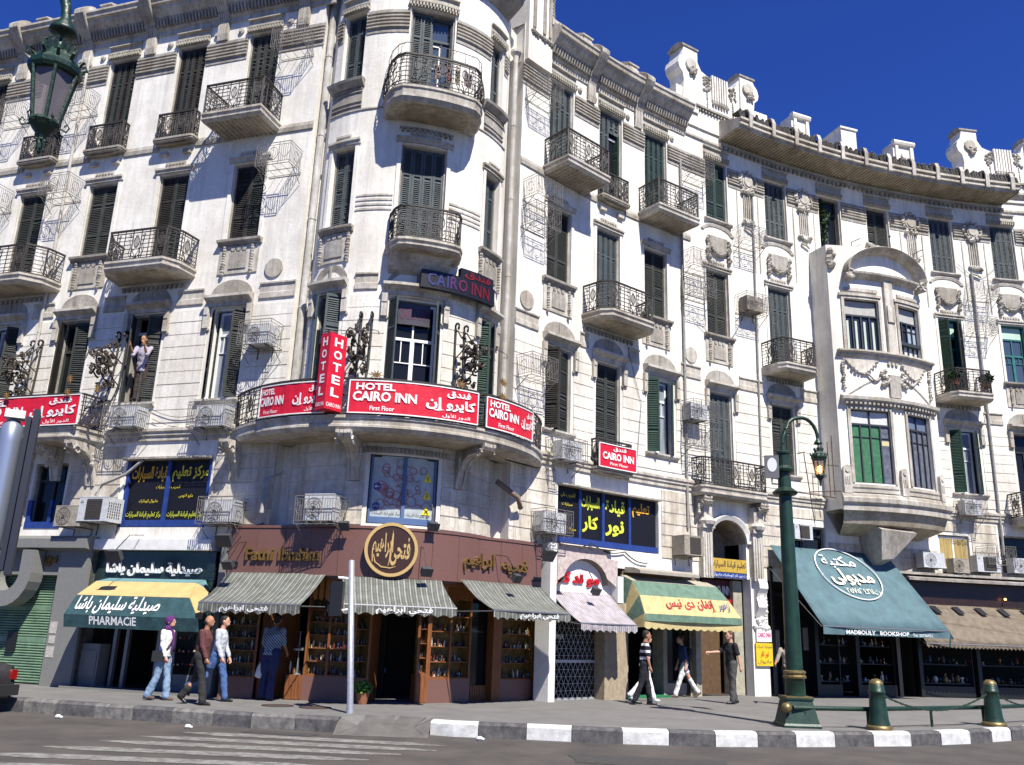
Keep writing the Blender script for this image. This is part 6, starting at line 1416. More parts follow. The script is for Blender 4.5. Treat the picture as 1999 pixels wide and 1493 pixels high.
# ---------------------------------------------------------------- ornate iron brackets on the first floor balconies
def iron_bracket(S,s,z,label,flip=1):
    o=thing('iron_bracket',S.P(s,0,z),label,'ironwork','ornate iron brackets above the balconies')
    P=lambda a,d,h: S.P(s+a,d,z+h)
    for k,a in enumerate((-.13,.13)):
        mb=MB()
        pts=[P(a,.10+.09*math.cos(t),1.80+.10*math.sin(t)) for t in [R_(x) for x in range(270,-60,-40)]]
        mb.tube(pts,.030,5); mb.tube([P(a,.05,1.75),P(a,.06,1.2),P(a,.10,.5),P(a,.25,.0),P(a,.8,-.35)],.030,5)
        mb.tube([P(a,.14,1.7),P(a,.3,1.5),P(a,.5,1.32),P(a,.8,1.26),P(a,1.0,1.1),P(a,1.08,.85)],.018,5)
        mb.tube([P(a,.1,1.0),P(a,.35,1.1),P(a,.6,1.25)],.016,5)
        mb.tube([P(a,.1,.4),P(a,.45,.6),P(a,.62,.95)],.016,5); mb.build('scroll_bar',IRON,o)
        mb=MB()
        for cd,cz,r in ((.62,1.0,.17),(.62,.66,.16),(.9,1.08,.11),(.4,1.42,.08),(.33,.42,.12),(.55,.3,.09),(.85,.72,.10)):
            mb.tube([P(a*.8+random.uniform(-.03,.03),cd+u,cz+v) for u,v in spiral2(0,0,r,1.5,flip,random.random()*6,12)],.026,5)
        for i in range(14): mb.blob(P(a*.7+random.uniform(-.09,.09),.5+random.uniform(-.2,.35),.95+random.uniform(-.4,.3)),.055)
        mb.build('scrollwork',mat('bronzed_iron',(.075,.058,.042),.55,noise=.5,nscale=20),o)['kind']='stuff'
    for sg in (-1,1):
        mb=MB(); mb.tube([P(sg*(.1+.35*math.sin(t*.5)),.85+.12*t,1.15-.02*t*t*t*.3) for t in [i*.45 for i in range(8)]],.010,4); mb.build('arc_rod',IRON,o)
        for hz in (.35,.0) if sg*flip<0 else (.05,):
            mb=MB(); 
            for i in range(10): a_=2*math.pi*i/10; mb.tube([P(sg*.45,1.1,hz),P(sg*.45+.11*math.cos(a_),1.1+.02,hz+.11*math.sin(a_))],[.025,.008],4)
            mb.build('metal_flower',mat('rusty_gold_flower',(.22,.12,.03),.6,noise=.5,nscale=20),o)
iron_bracket(SL,-3.15,7.1,'ornate iron bracket next to the window where the man stands')
iron_bracket(SL,-5.98,7.05,'ornate iron bracket nearest the left edge of the picture')
iron_bracket(ST,-.32,7.1,'ornate iron bracket right beside the vertical red sign')
iron_bracket(ST,2.0,7.1,'ornate iron bracket right of the white tower window',-1)
# ---------------------------------------------------------------- drainpipes and cables
PIPE=mat('white_pipe',(.60,.585,.55),.7,noise=.3,nscale=5,streak=.7); PIPEG=mat('grey_pipe',(.30,.29,.27),.6,noise=.3)
def pipe(pts,r,label,mt=PIPE,name='drainpipe',group='drainpipes on the facade',joints=True):
    o=thing(name,pts[-1],label,'pipe',group); mb=MB(); mb.tube(pts,r,8,True); mb.build('tube',mt,o,True)
    if joints:
        a,b=Vector(pts[0]),Vector(pts[1]); n=int((b-a).length/2.6)
        for i in range(1,n+1):
            q=a+(b-a)*i/(n+1); mb=MB(); mb.tube([q,q+(b-a).normalized()*.06],r*1.14,8,True); mb.build('joint',mt,o)
    return o
n1=Vector((-5.32,20.50,0)); 
pipe([(n1.x,n1.y,19.2),(n1.x,n1.y,7.0)],.095,'thick white drainpipe in the recess left of the tower',joints=True)
n2=Vector((-.22,21.72,0)); pipe([(n2.x,n2.y,17.9),(n2.x,n2.y,6.4)],.075,'white drainpipe with a funnel head in the recess right of the tower')
mb=MB(); mb.lathe([(.07,-.3),(.09,-.1),(.16,.0),(.16,.08),(.0,.08)],(n2.x,n2.y,17.95),10); tag(mb.build('rain_hopper',PIPE),'white funnel shaped rain hopper on top of the drainpipe right of the tower','rain hopper')
pipe([SL.P(-6.12,.08,18.2),SL.P(-6.0,.08,7.0)],.045,'thin pale pipe running down the left wing behind the street lantern')
pipe([SR.P(6.87,.07,17.2),SR.P(6.87,.07,4.9)],.045,'grey pipe left of the entrance balcony',PIPEG); pipe([SR.P(10.2,.07,16.8),SR.P(10.05,.07,6.3)],.03,'thin grey conduit between the entrance and the oriel',PIPEG)
pipe([SR.P(19.95,.08,15.6),SR.P(19.9,.08,4.9)],.045,'grey pipe right of the oriel',PIPEG)
pipe([(-.3,21.45,5.35),(.25,21.4,4.95),(.32,21.75,4.75)],.07,'bent brown waste pipe under the right end of the round balcony',mat('brown_pipe',(.22,.16,.12),.7,noise=.4),joints=False)
pipe([SL.P(-1.9,.1,5.55),SL.P(-2.3,.15,5.2),SL.P(-2.8,.35,4.9),SL.P(-2.85,.45,4.62)],.04,'grey hose curving down to the box air conditioner above the pharmacy',PIPEG,name='hose',joints=False)
pipe([(-5.25,20.25,5.2),(-5.62,20.1,5.0),(-5.66,20.1,4.2)],.05,'short white waste pipe under the left end of the round balcony',joints=False)
CAB=mat('black_cable',(.02,.02,.02),.6)
def cable(S,pts,label,r=.008):
    P=[]; 
    for (a,za),(b,zb) in zip(pts,pts[1:]):
        for i in range(8): t=i/8; P.append(S.P(a+(b-a)*t,.06,za+(zb-za)*t-.10*math.sin(math.pi*t)*abs(b-a)))
    P.append(S.P(pts[-1][0],.06,pts[-1][1])); mb=MB(); mb.tube(P,r,4); return tag(mb.build('cable',CAB),label,'cable','loose cables on the walls')
cable(SL,[(-1.9,6.85),(-.4,6.7),(.8,6.9)],'black cable looping between the two first floor cages of the left wing'); cable(SL,[(-1.85,6.6),(-.3,6.45)],'lower black cable under that first floor loop')
cable(SR,[(7.4,11.6),(8.9,11.2),(9.6,12.3)],'cable drooping from the second floor window above the entrance'); cable(SR,[(6.9,6.0),(7.0,4.5)],'cable hanging beside the entrance pilaster')
cable(SR,[(1.7,4.05),(3.0,4.12),(4.3,4.0),(5.2,3.75)],'tangled cable on top of the white arch shop',.018); cable(SL,[(.9,3.95),(1.7,3.98)],'cable lying on the granite fascia next to the tower',.02)
cable(SR,[(19.4,15.9),(20.2,15.4),(21.0,15.9)],'cable slung across the drainpipe right of the oriel'); cable(SR,[(4.4,10.2),(5.0,8.4),(4.8,6.6)],'thin cable beside the white framed window')
cable(SR,[(16.0,4.15),(17.5,4.2),(19.5,4.15),(21.5,4.2)],'cable bundle lying on the ledge under the air conditioners',.03)
# satellite dish and rods on the oriel roof
o=thing('satellite_dish',SR.P(15.7,.3,15.3),'grey satellite dish standing on the flat roof of the oriel','satellite dish')
Md=Matrix.Translation(SR.P(15.9,.25,15.95))@Matrix.Rotation(R_(-62),4,'Z')@Matrix.Rotation(R_(38),4,'Y')
mb=MB(); mb.lathe([(0,-.16),(.25,-.13),(.45,-.06),(.58,.03),(.585,.045),(.45,-.045),(.25,-.115),(0,-.145)],n=24,M=Md); mb.build('dish',mat('dish_grey',(.50,.49,.47),.6,noise=.2),o,True)
mb=MB(); mb.tube([SR.P(15.75,.2,15.25),SR.P(15.8,.2,15.9)],.03,6); mb.build('mast',IRON,o)
mb=MB(); mb.tube([Md@Vector((.5,0,.0)),Md@Vector((.1,0,.5))],.012,4); mb.blob(Md@Vector((.1,0,.5)),.05); mb.build('feed_arm',IRON,o)
for s_,l in ((14.55,'small bent iron rail standing left of the satellite dish'),(17.35,'small bent iron rail on the wall right of the oriel pediment')):
    mb=MB(); mb.tube([SR.P(s_-.25,.5,15.35),SR.P(s_-.25,.5,15.8),SR.P(s_+.35,.3,16.15)],.018,5); mb.tube([SR.P(s_-.25,.5,15.55),SR.P(s_+.25,.4,15.85)],.012,5); tag(mb.build('iron_rail',IRON),l,'rail')
o=thing('rod_frame',SR.P(12.6,.5,6.4),'frame of thin rusty rods sticking out beside the foot of the oriel behind the lamp','metal frame')
for a,b in (((12.35,.9,6.35),(12.35,.9,8.3)),((12.55,.5,6.35),(12.55,.5,8.2)),((11.3,.9,6.35),(12.6,.9,6.5)),((12.1,.9,7.3),(12.6,.9,7.32)),((10.6,.8,6.3),(12.6,.7,6.3)),((11.5,.8,5.4),(11.2,.8,7.6)),((10.9,.8,7.55),(11.25,.8,7.65))):
    mb=MB(); mb.tube([SR.P(*a),SR.P(*b)],.018,5); mb.build('rod',RUST,o)
# round medallions
for S,s,z,l in ((SL,1.15,10.45,'left wing'),(SR,.35,10.4,'crescent start'),(SR,7.2,10.4,'crescent middle')):
    mb=MB(); mb.disc(S,s,z,.26,0,.04,20); mb.build('medallion',TRIML,B)
# ---------------------------------------------------------------- floodlights on the shops
def flood(S,s,z,d,label,big=False):
    o=thing('floodlight',S.P(s,d,z),label,'floodlight','floodlights over the shop fronts'); k=1.5 if big else 1
    mb=MB(); mb.tube([S.P(s,.1,z+.55),S.P(s,d*.6,z+.5),S.P(s,d,z+.12)],.012); mb.build('arm',IRON,o)
    M=fr(S,s,d,z)@Matrix.Rotation(R_(35),4,'X'); mb=MB(); mb.box(-.11*k,.11*k,-.06,.06,-.08*k,.08*k,M=M); mb.box(-.13*k,.13*k,-.075,-.06,-.10*k,.10*k,M=M); mb.build('housing',mat('dark_grey_metal',(.06,.06,.065),.5,noise=.3),o)
for S,s,z,d,l,b in ((SL,-1.55,3.15,.95,'big dark floodlight hanging over the pharmacy sign',True),(SL,1.35,3.0,.7,'floodlight over the first striped awning',False),(ST,1.28,2.98,.55,'floodlight just right of the round emblem',False),(ST,-.35,3.9,.35,'floodlight on top of the granite fascia left of the round emblem',False),(ST,1.45,4.0,.3,'floodlight on top of the granite fascia right of the round emblem',False),
  (SR,-.55,2.98,.8,'floodlight over the right striped awning',False),(SR,.75,3.62,.65,'large grey floodlight at the right end of the granite fascia',True),(SR,2.6,2.85,.6,'floodlight above the checked awning',False),(SL,1.1,3.55,.6,'large grey floodlight at the left end of the granite fascia',True)): flood(S,s,z,d,l,b)
# ================================================================ street
RZ=-.10
ASP=mat('asphalt',(.086,.075,.066),.9,noise=.35,nscale=.9,bump=.5,bscale=60,col2=(.050,.045,.041)); PAV=mat('pavement_grey',(.172,.166,.158),.75,noise=.22,nscale=1.6,bump=.25,bscale=50,spec=.3)
mb=MB(); mb.face([(-300,-250,RZ),(300,-250,RZ),(300,400,RZ),(-300,400,RZ)]); o=mb.build('road',ASP); o['kind']='structure'
KL=Path([(-16,20.4),(-10.5,18.75),(-7.69,17.98),(-4.78,17.22),(-2.95,16.95)])
KR=Path([(-1.28,17.12),(-.9,16.98),(.22,16.93),(2.07,16.75),(4.0,16.85),(6.0,17.38),(8.0,18.05),(9.65,18.9),(13,21.2),(20,27),(30,36)])
# pavement: back edge well inside the building line
def pavf(mb,pts):
    for i in range(len(pts)-1):
        (x0,y0,z0),(x1,y1,z1)=pts[i],pts[i+1]; mb.grid([[(x0,y0,z0),(x1,y1,z1)],[(x0,y0+.7,.15),(x1,y1+.7,.15)],[(x0-.3,y0+16,.15),(x1-.3,y1+16,.15)]])
mb=MB(); pts=[(p.x,p.y+.16,.15) for p in KL.p]+[(-2.6,17.05,.02),(-1.6,17.05,.02)]+[(p.x,p.y+.16,.15) for p in KR.p]
pavf(mb,pts); o=mb.build('pavement',PAV); o['kind']='structure'
mb=MB(); mb.grid([[(-2.95+1.67*i/8,16.55+.05*math.sin(i*2),RZ+.004) for i in range(9)],[(-2.85+1.5*i/8,16.85,-.03) for i in range(9)],[(-2.62+1.04*i/8,17.06,.026) for i in range(9)],[(-2.8+1.4*i/8,17.7+.1*math.sin(i*1.7),.153) for i in range(9)]]); mb.face([(-2.96,17.11,.152),(-2.6,17.05,.024),(-2.96,16.55,RZ+.004)]); mb.face([(-1.27,17.28,.152),(-1.58,17.05,.024),(-1.27,16.55,RZ+.004)]); o=mb.build('dropped_kerb_ramp',mat('dusty_concrete',(.125,.118,.108),.9,noise=.4,nscale=3,bump=.4,bscale=40,col2=(.085,.079,.072)),None); o['kind']='structure'
KW=mat('kerb_white',(.62,.62,.60),.8,noise=.35,nscale=7,bump=.3); KB=mat('kerb_black',(.035,.035,.04),.8,noise=.5,nscale=7,bump=.3,col2=(.11,.105,.10)); KG=mat('worn_grey_kerb',(.20,.19,.175),.9,noise=.4,nscale=7,bump=.4,col2=(.07,.068,.066))
def kerb(path,L0,L1,pat,label):
    o=thing('kerb',path.at((L0+L1)/2,RZ),label,'kerb'); u=L0; k=0
    while u<L1-.05:
        w=random.uniform(.78,.92); e=min(u+w,L1); mb=MB(); j=random.uniform(-.012,.012); rows=[]
        for t in (u+.006,(u+e)/2,e-.006):
            rows.append([path.at(t,RZ-.05,.0+j),path.at(t,.11,.0+j),path.at(t,.155,-.05+j),path.at(t,.162,-.19+j),path.at(t,RZ-.05,-.19+j)])
        mb.grid(rows,True); mb.face(rows[0]); mb.face(rows[-1]); mb.build('kerb_stone',pat[k%len(pat)],o); u=e; k+=1
kerb(KR,0.0,KR.len-6,[KW,KB],'kerb of black and white painted stones along the right pavement')
kerb(KL,0.0,KL.len,[KG,KB],'worn kerb of faded black and grey stones along the left pavement')
# zebra crossing
ZW=mat('worn_road_paint',(.25,.245,.225),.85,noise=.5,nscale=6,col2=(.10,.092,.084),bump=.3,bscale=60)
cr=thing('zebra_crossing',(-4,14.5,RZ),'worn white zebra crossing stripes on the asphalt in the lower left','road marking')
for k,(a,b) in enumerate((((-5.5,16.2),(-.9,15.65)),((-5.95,15.5),(-1.0,15.0)),((-6.3,14.8),(-1.5,14.4)),((-6.8,13.95),(-1.9,13.75)),((-7.3,13.1),(-2.2,13.0)),((-7.6,12.2),(-2.6,12.2)))):
    mb=MB(); n=14; w=.40; f=[];g_=[]
    for i in range(n+1):
        t=i/n; x=a[0]+(b[0]-a[0])*t; y=a[1]+(b[1]-a[1])*t; e=min(1,t*6+.15,(1-t)*5+.2); f.append((x,y-w/2*e+random.uniform(-.02,.02),RZ+.005)); g_.append((x,y+w/2*e+random.uniform(-.02,.02),RZ+.005))
    mb.grid([f,g_]); mb.build('stripe',ZW,cr)
# repairs, drain covers and stains
PATCH=mat('asphalt_patch',(.060,.056,.052),.92,noise=.3,nscale=9,bump=.5,bscale=70)
def blot(pts,z,mt,name,label,cat):
    n=len(pts); c=(sum(p[0] for p in pts)/n,sum(p[1] for p in pts)/n); P=[]
    for (a,b) in zip(pts,pts[1:]+pts[:1]):
        for i in range(5): t=i/5; P.append((a[0]+(b[0]-a[0])*t+random.uniform(-.03,.03),a[1]+(b[1]-a[1])*t+random.uniform(-.03,.03),z))
    mb=MB(); mb.face(P); return tag(mb.build(name,mt),label,cat)
blot([(1.2,14.2),(3.4,13.9),(3.6,14.9),(1.1,15.2)],RZ+.006,PATCH,'road_patch','dark repaired patch in the asphalt in front of the striped kerb','road patch')
blot([(-4.6,16.5),(-3.3,16.25),(-3.2,16.6),(-4.5,16.85)],RZ+.006,PATCH,'road_patch','dark damp patch along the worn kerb beside the zebra crossing','road patch')
for x,y,l in ((-4.55,18.9,'rusty oval drain cover on the pavement left of the grey pole'),(-3.75,18.75,'dark oval drain cover on the pavement next to the grey pole')):
    mb=MB(); n=18; mb.face([(x+.32*math.cos(2*math.pi*i/n),y+.26*math.sin(2*math.pi*i/n),.156) for i in range(n)]); mb.tube([(x+.32*math.cos(2*math.pi*i/n),y+.26*math.sin(2*math.pi*i/n),.158) for i in range(n)],.012,4,closed=True); tag(mb.build('drain_cover',mat('rusty_cover',(.07,.05,.04),.8,noise=.4,nscale=20)),l,'drain cover')
# crumbs of litter
for x,y,l in ((-8.35,17.6,'crumpled white paper in the gutter at the left'),(-5.6,16.75,'small white wrapper in the gutter by the crossing'),(-.35,16.5,'white plastic scrap below the first white kerb stone')):
    mb=MB(); mb.blob((x,y,RZ+.04),.06,.7,6); mb.blob((x+.05,y,RZ+.03),.04,.7,5); tag(mb.build('litter',WHITE),l,'litter')
# ---------------------------------------------------------------- green street lamp
GRN=mat('street_green',(.011,.042,.024),.42,noise=.5,nscale=5,spec=.45,bump=.25,bscale=30); BRS=mat('brass',(.24,.18,.075),.45,metal=.6,noise=.3,nscale=14); LGL=mat('lantern_glass',(.30,.27,.27),.12,spec=.5)
LG2=bpy.data.materials.new('clear_lantern_glass'); LG2.use_nodes=True; _t=LG2.node_tree; _b=_t.nodes['Principled BSDF']; _tr=_t.nodes.new('ShaderNodeBsdfTransparent'); _mx=_t.nodes.new('ShaderNodeMixShader'); _mx.inputs[0].default_value=.5; _tr.inputs[0].default_value=(.75,.7,.7,1)
_b.inputs['Base Color'].default_value=(.22,.20,.21,1); _b.inputs['Roughness'].default_value=.15; _t.links.new(_tr.outputs[0],_mx.inputs[1]); _t.links.new(_b.outputs[0],_mx.inputs[2]); _t.links.new(_mx.outputs[0],_t.nodes['Material Output'].inputs[0])
def lantern(par,x,y,z,lit,k=1.0):
    """hangs from (x,y,z)"""
    c=(x,y,z); S6=lambda pr,n=12: [(r*k,h*k) for r,h in pr]
    mb=MB(); mb.lathe(S6([(.02,.30),(.03,.2),(.05,.12),(.11,.03),(.115,.0),(.09,-.01),(.02,-.02),(.02,-.09),(.05,-.12),(.03,-.17)]),c,16); mb.build('bell_cap',GRN,par,True)
    mb=MB(); mb.lathe(S6([(.03,-.17),(.10,-.20),(.14,-.27),(.19,-.31),(.215,-.36),(.21,-.40),(.19,-.43),(.16,-.43)]),c,12)
    for i in range(12):
        a=2*math.pi*i/12; mb.tube([(x+k*.19*math.cos(a),y+k*.19*math.sin(a),z-.33*k),(x+k*.235*math.cos(a),y+k*.235*math.sin(a),z-.29*k),(x+k*.22*math.cos(a),y+k*.22*math.sin(a),z-.25*k)],[.02*k,.016*k,.004*k],4)
    for i in range(14):
        a=2*math.pi*i/14; mb.tube([(x+k*.10*math.cos(a),y+k*.10*math.sin(a),z-.22*k),(x+k*.13*math.cos(a),y+k*.13*math.sin(a),z-.13*k),(x+k*.10*math.cos(a+.2),y+k*.10*math.sin(a+.2),z-.10*k)],[.016*k,.012*k,.003*k],4)
    mb.build('crown',GRN,par)
    mb=MB(); mb.lathe(S6([(.17,-.43),(.10,-.88)]),c,6); mb.build('glass',LG2,par)
    mb=MB()
    for i in range(6):
        a=2*math.pi*i/6; mb.tube([(x+k*.185*math.cos(a),y+k*.185*math.sin(a),z-.42*k),(x+k*.108*math.cos(a),y+k*.108*math.sin(a),z-.89*k)],.016*k,5)
    mb.lathe(S6([(.11,-.86),(.125,-.89),(.10,-.93),(.05,-.99),(.03,-1.03)]),c,12); mb.build('cage',GRN,par)
    mb=MB()
    for i in range(6):
        a=2*math.pi*i/6+.3; q=[(.10,-.90),(.17,-.93),(.19,-.89),(.17,-.86),(.15,-.885)] 
        mb.tube([(x+k*r*math.cos(a),y+k*r*math.sin(a),z+h*k) for r,h in q],.009*k,4)
        for t in range(3): rr=(.06,.07,.04)[t]; hh=(-1.0,-1.06,-1.13)[t]; mb.tube([(x+k*.02*math.cos(a),y+k*.02*math.sin(a),z+(hh+.02)*k),(x+k*rr*math.cos(a+t),y+k*rr*math.sin(a+t),z+hh*k)],[.014*k,.004*k],4)
    mb.lathe(S6([(.03,-1.0),(.035,-1.08),(.02,-1.15),(0,-1.18)]),c,8); mb.build('finial',mat('dark_green_iron',(.015,.035,.022),.5),par)
    if lit:
        mb=MB(); mb.lathe(S6([(0,-.60),(.045,-.63),(.055,-.72),(.03,-.8),(0,-.82)]),c,10); mb.build('bulb',mat('warm_bulb',(1,.6,.2),.5,emit=(1,.52,.12),estr=40),par)
def lamp_post(x,y,label,adir,lit,z0=.15,k=1.0,reach=.88):
    o=thing('street_lamp',(x,y,z0),label,'street lamp','green cast iron street lamps')
    mb=MB(); s2=math.sqrt(2); mb.lathe([(.37*s2,0),(.37*s2,.04),(.34*s2,.08),(.25*s2,.50),(.27*s2,.51),(.27*s2,.55),(0,.55)],(x,y,z0),4,M=Matrix.Translation((x,y,0))@Matrix.Rotation(R_(45),4,'Z')@Matrix.Translation((-x,-y,0))); mb.build('base',GRN,o)
    mb=MB(); mb.lathe([(.2,.55),(.19,.9),(.21,.92)],(x,y,z0),16); mb.lathe([(.17,1.0),(.155,2.5),(.135,4.5),(.13,4.62)],(x,y,z0),16); mb.build('shaft',GRN,o,True)
    mb=MB(); mb.lathe([(.19,.90),(.225,.92),(.23,.95),(.20,.98),(.225,1.02),(.22,1.05),(.17,1.07)],(x,y,z0),16); mb.build('brass_ring',BRS,o); mb=MB(); mb.lathe([(.27*s2,.55),(.27*s2,.575),(.2,.58)],(x,y,z0),4,M=Matrix.Translation((x,y,0))@Matrix.Rotation(R_(45),4,'Z')@Matrix.Translation((-x,-y,0))); mb.build('brass_ring',BRS,o)
    mb=MB(); mb.lathe([(.13,4.6),(.24,4.63),(.27,4.68),(.2,4.74),(.14,4.78),(.13,5.1),(.20,5.12),(.22,5.17),(.15,5.22),(.13,5.25),(.13,5.5),(.16,5.52),(.16,5.56),(.07,5.6),(.06,5.7),(0,5.72)],(x,y,z0),16); mb.build('collar',GRN,o)
    ax,ay=adir; P=[]
    for t in [i/14 for i in range(15)]:
        a=math.pi*(1-t); r=reach/2; P.append((x+ax*(r+r*math.cos(a)),y+ay*(r+r*math.cos(a)),z0+5.74+.62*math.sin(a)+(.0 if t<.5 else (t-.5)*.35)))
    mb=MB(); mb.tube(P,[.05-.001*i for i in range(15)],8); mb.tube([(x+ax*.05,y+ay*.05,z0+5.1),(x+ax*.12,y+ay*.12,z0+5.5),P[3]],.02,6); mb.build('arm',GRN,o,True)
    e=P[-1]; lantern(o,e[0],e[1],e[2]-.10,lit,k*.80); return o
lp=lamp_post(5.92,18.45,'green street lamp with a lit lantern standing in front of the bookshop awning',(.97,.25),True)
mb=MB(); M=Matrix.Translation((5.62,18.3,5.35))@Matrix.Rotation(R_(-12),4,'Z')@Matrix.Rotation(R_(8),4,'X')
fo=thing('floodlight',(0,0,0),'grey floodlight with a round white lens clamped to the lamp post','floodlight',M=M); mb.box(-.14,.14,-.05,.22,-.24,.24,M=M); mb.build('housing',mat('mid_grey_metal',(.16,.16,.165),.45),fo)
mb=MB(); n=20; mb.face([M@Vector((.10*math.cos(2*math.pi*i/n)+.0,-.056,.04+.15*math.sin(2*math.pi*i/n))) for i in range(n)]); mb.build('lens',mat('white_lens',(.8,.8,.78),.3),fo)
mb=MB(); mb.tube([M@Vector((0,.1,-.24)),M@Vector((0,.1,-.36)),M@Vector((.25,.1,-.38))],.02); mb.build('bracket',IRON,fo)
# sticker on the lamp
mb=MB(); 
lamp_post(-4.30,5.55,'green street lamp whose unlit lantern hangs close to the camera at the top left',(1,.0),False,reach=.86,k=1.08)
# ---------------------------------------------------------------- bare grey pole with signal head
o=thing('signal_pole',(-2.9,17.9,.15),'slim galvanised pole with a small dark traffic signal at the pavement edge','pole')
mb=MB(); mb.lathe([(.08,0),(.075,.05),(.064,.1),(.060,2.9),(.0,2.92)],(0,0,0),14,M=Matrix.Translation((-2.9,17.9,.15))@Matrix.Rotation(R_(-4.2),4,'Y')); mb.build('shaft',mat('galvanised',(.36,.37,.40),.45,metal=.4,noise=.25,nscale=18),o,True)
mb=MB(); mb.box(-3.46,-3.22,17.78,18.02,1.95,2.62); 
for i in range(3): mb.box(-3.50,-3.46,17.82,17.98,2.02+.2*i,2.16+.2*i)
mb.build('signal_head',BLK,o)
mb=MB(); mb.tube([(-3.08,17.9,2.68),(-3.35,17.9,2.70)],.025,6); mb.tube([(-3.04,17.9,2.1),(-3.3,17.9,2.05)],.02,6); mb.build('clamp',WHITE,o)
# ---------------------------------------------------------------- traffic signal close at the left
o=thing('traffic_signal',(-3.15,4.4,RZ),'back of a traffic signal with silver tube and dark board at the left edge','traffic signal')
Mx=Matrix.Translation((-2.57,4.5,2.40))@Matrix.Rotation(R_(27),4,'Z')
mb=MB(); mb.lathe([(0,-.40),(.045,-.40),(.052,-.34),(.055,-.2),(.055,.25),(.052,.34),(.03,.37),(0,.38)],(-.05,0,0),18,M=Mx); mb.build('silver_tube',mat('brushed_silver',(.30,.34,.42),.35,metal=.6),o,True)
mb=MB(); mb.box(.010,.034,-.12,.02,-.40,.38,M=Mx); mb.box(.040,.070,-.14,.10,-.42,.42,M=Mx); mb.build('backing_board',mat('navy_black',(.015,.018,.03),.5),o)
mb=MB(); mb.box(-.09,.0,-.05,.05,.38,.42,M=Mx); mb.build('mounting_clamp',WHITE,o); mb=MB(); mb.box(-.5,.02,-.04,.04,-.44,-.40,M=Mx); mb.build('mounting_clamp',WHITE,o)
mb=MB(); mb.tube([(-3.15,4.4,RZ),(-3.15,4.4,3.2)],.07,12,True); mb.build('post',mat('galvanised',(.36,.37,.40),.45),o,True)
# ---------------------------------------------------------------- bollards, rail and chain
def bollard(x,y,label):
    o=thing('bollard',(x,y,.15),label,'bollard','green bollards at the kerb')
    mb=MB(); mb.lathe([(.21,.1),(.185,.2),(.155,.55),(.145,.68),(.165,.70),(.165,.73),(.145,.75),(.145,.84),(.12,.87)],(x,y,.15),16); mb.build('shaft',GRN,o,True)
    mb=MB(); mb.lathe([(.24,0),(.25,.03),(.245,.07),(.2,.10)],(x,y,.15),16); mb.build('foot_ring',BRS,o,True)
    mb=MB(); mb.lathe([(.135,.86),(.13,.90),(.08,.95),(0,.965)],(x,y,.15),14); mb.build('cap',BRS,o,True)
bollard(7.5,18.3,'green bollard with brass cap between the street lamp and the right edge'); bollard(10.75,20.1,'green bollard with brass cap nearest the right edge')
o=thing('low_rail',(8.5,18.9,.15),'low green tubular rail on short feet running from the street lamp to the right edge','rail')
rp=Path([(5.75,18.12),(7.3,18.45),(10.6,20.25),(14.5,22.9)])
mb=MB(); mb.tube([rp.at(rp.len*i/12,.52) for i in range(13)],.045,8,True); mb.build('bar',GRN,o,True)
for u in (.25,1.65,3.6,5.35,7.6,9.3):
    mb=MB(); mb.tube([rp.at(u,.15),rp.at(u,.5)],.03,6); mb.build('foot',GRN,o)
for c in ((5.62,18.1,.52),(11.05,20.5,.55)):
    mb=MB(); mb.lathe([(0,-.1),(.06,-.085),(.095,-.04),(.105,0),(.095,.04),(.06,.085),(0,.1)],c,14); mb.build('brass_ball',BRS,o,True)
for A_,B_,l in (((7.62,18.4,.82),(10.65,20.05,.82),'dark chain hanging between the two green bollards'),((10.85,20.15,.82),(14.2,22.5,.82),'dark chain from the last bollard out of the picture')):
    mb=MB(); n=44; a,b=Vector(A_),Vector(B_)
    for i in range(n):
        t=i/n; p=a+(b-a)*t-Vector((0,0,.36*4*t*(1-t)*.9)); q=a+(b-a)*((i+1.25)/n)-Vector((0,0,.36*4*((i+1.25)/n)*(1-(i+1.25)/n)*.9)); mb.tube([p,q],.022 if i%2 else .014,5)
    tag(mb.build('chain',mat('dark_green_iron',(.015,.035,.022),.5)),l,'chain')
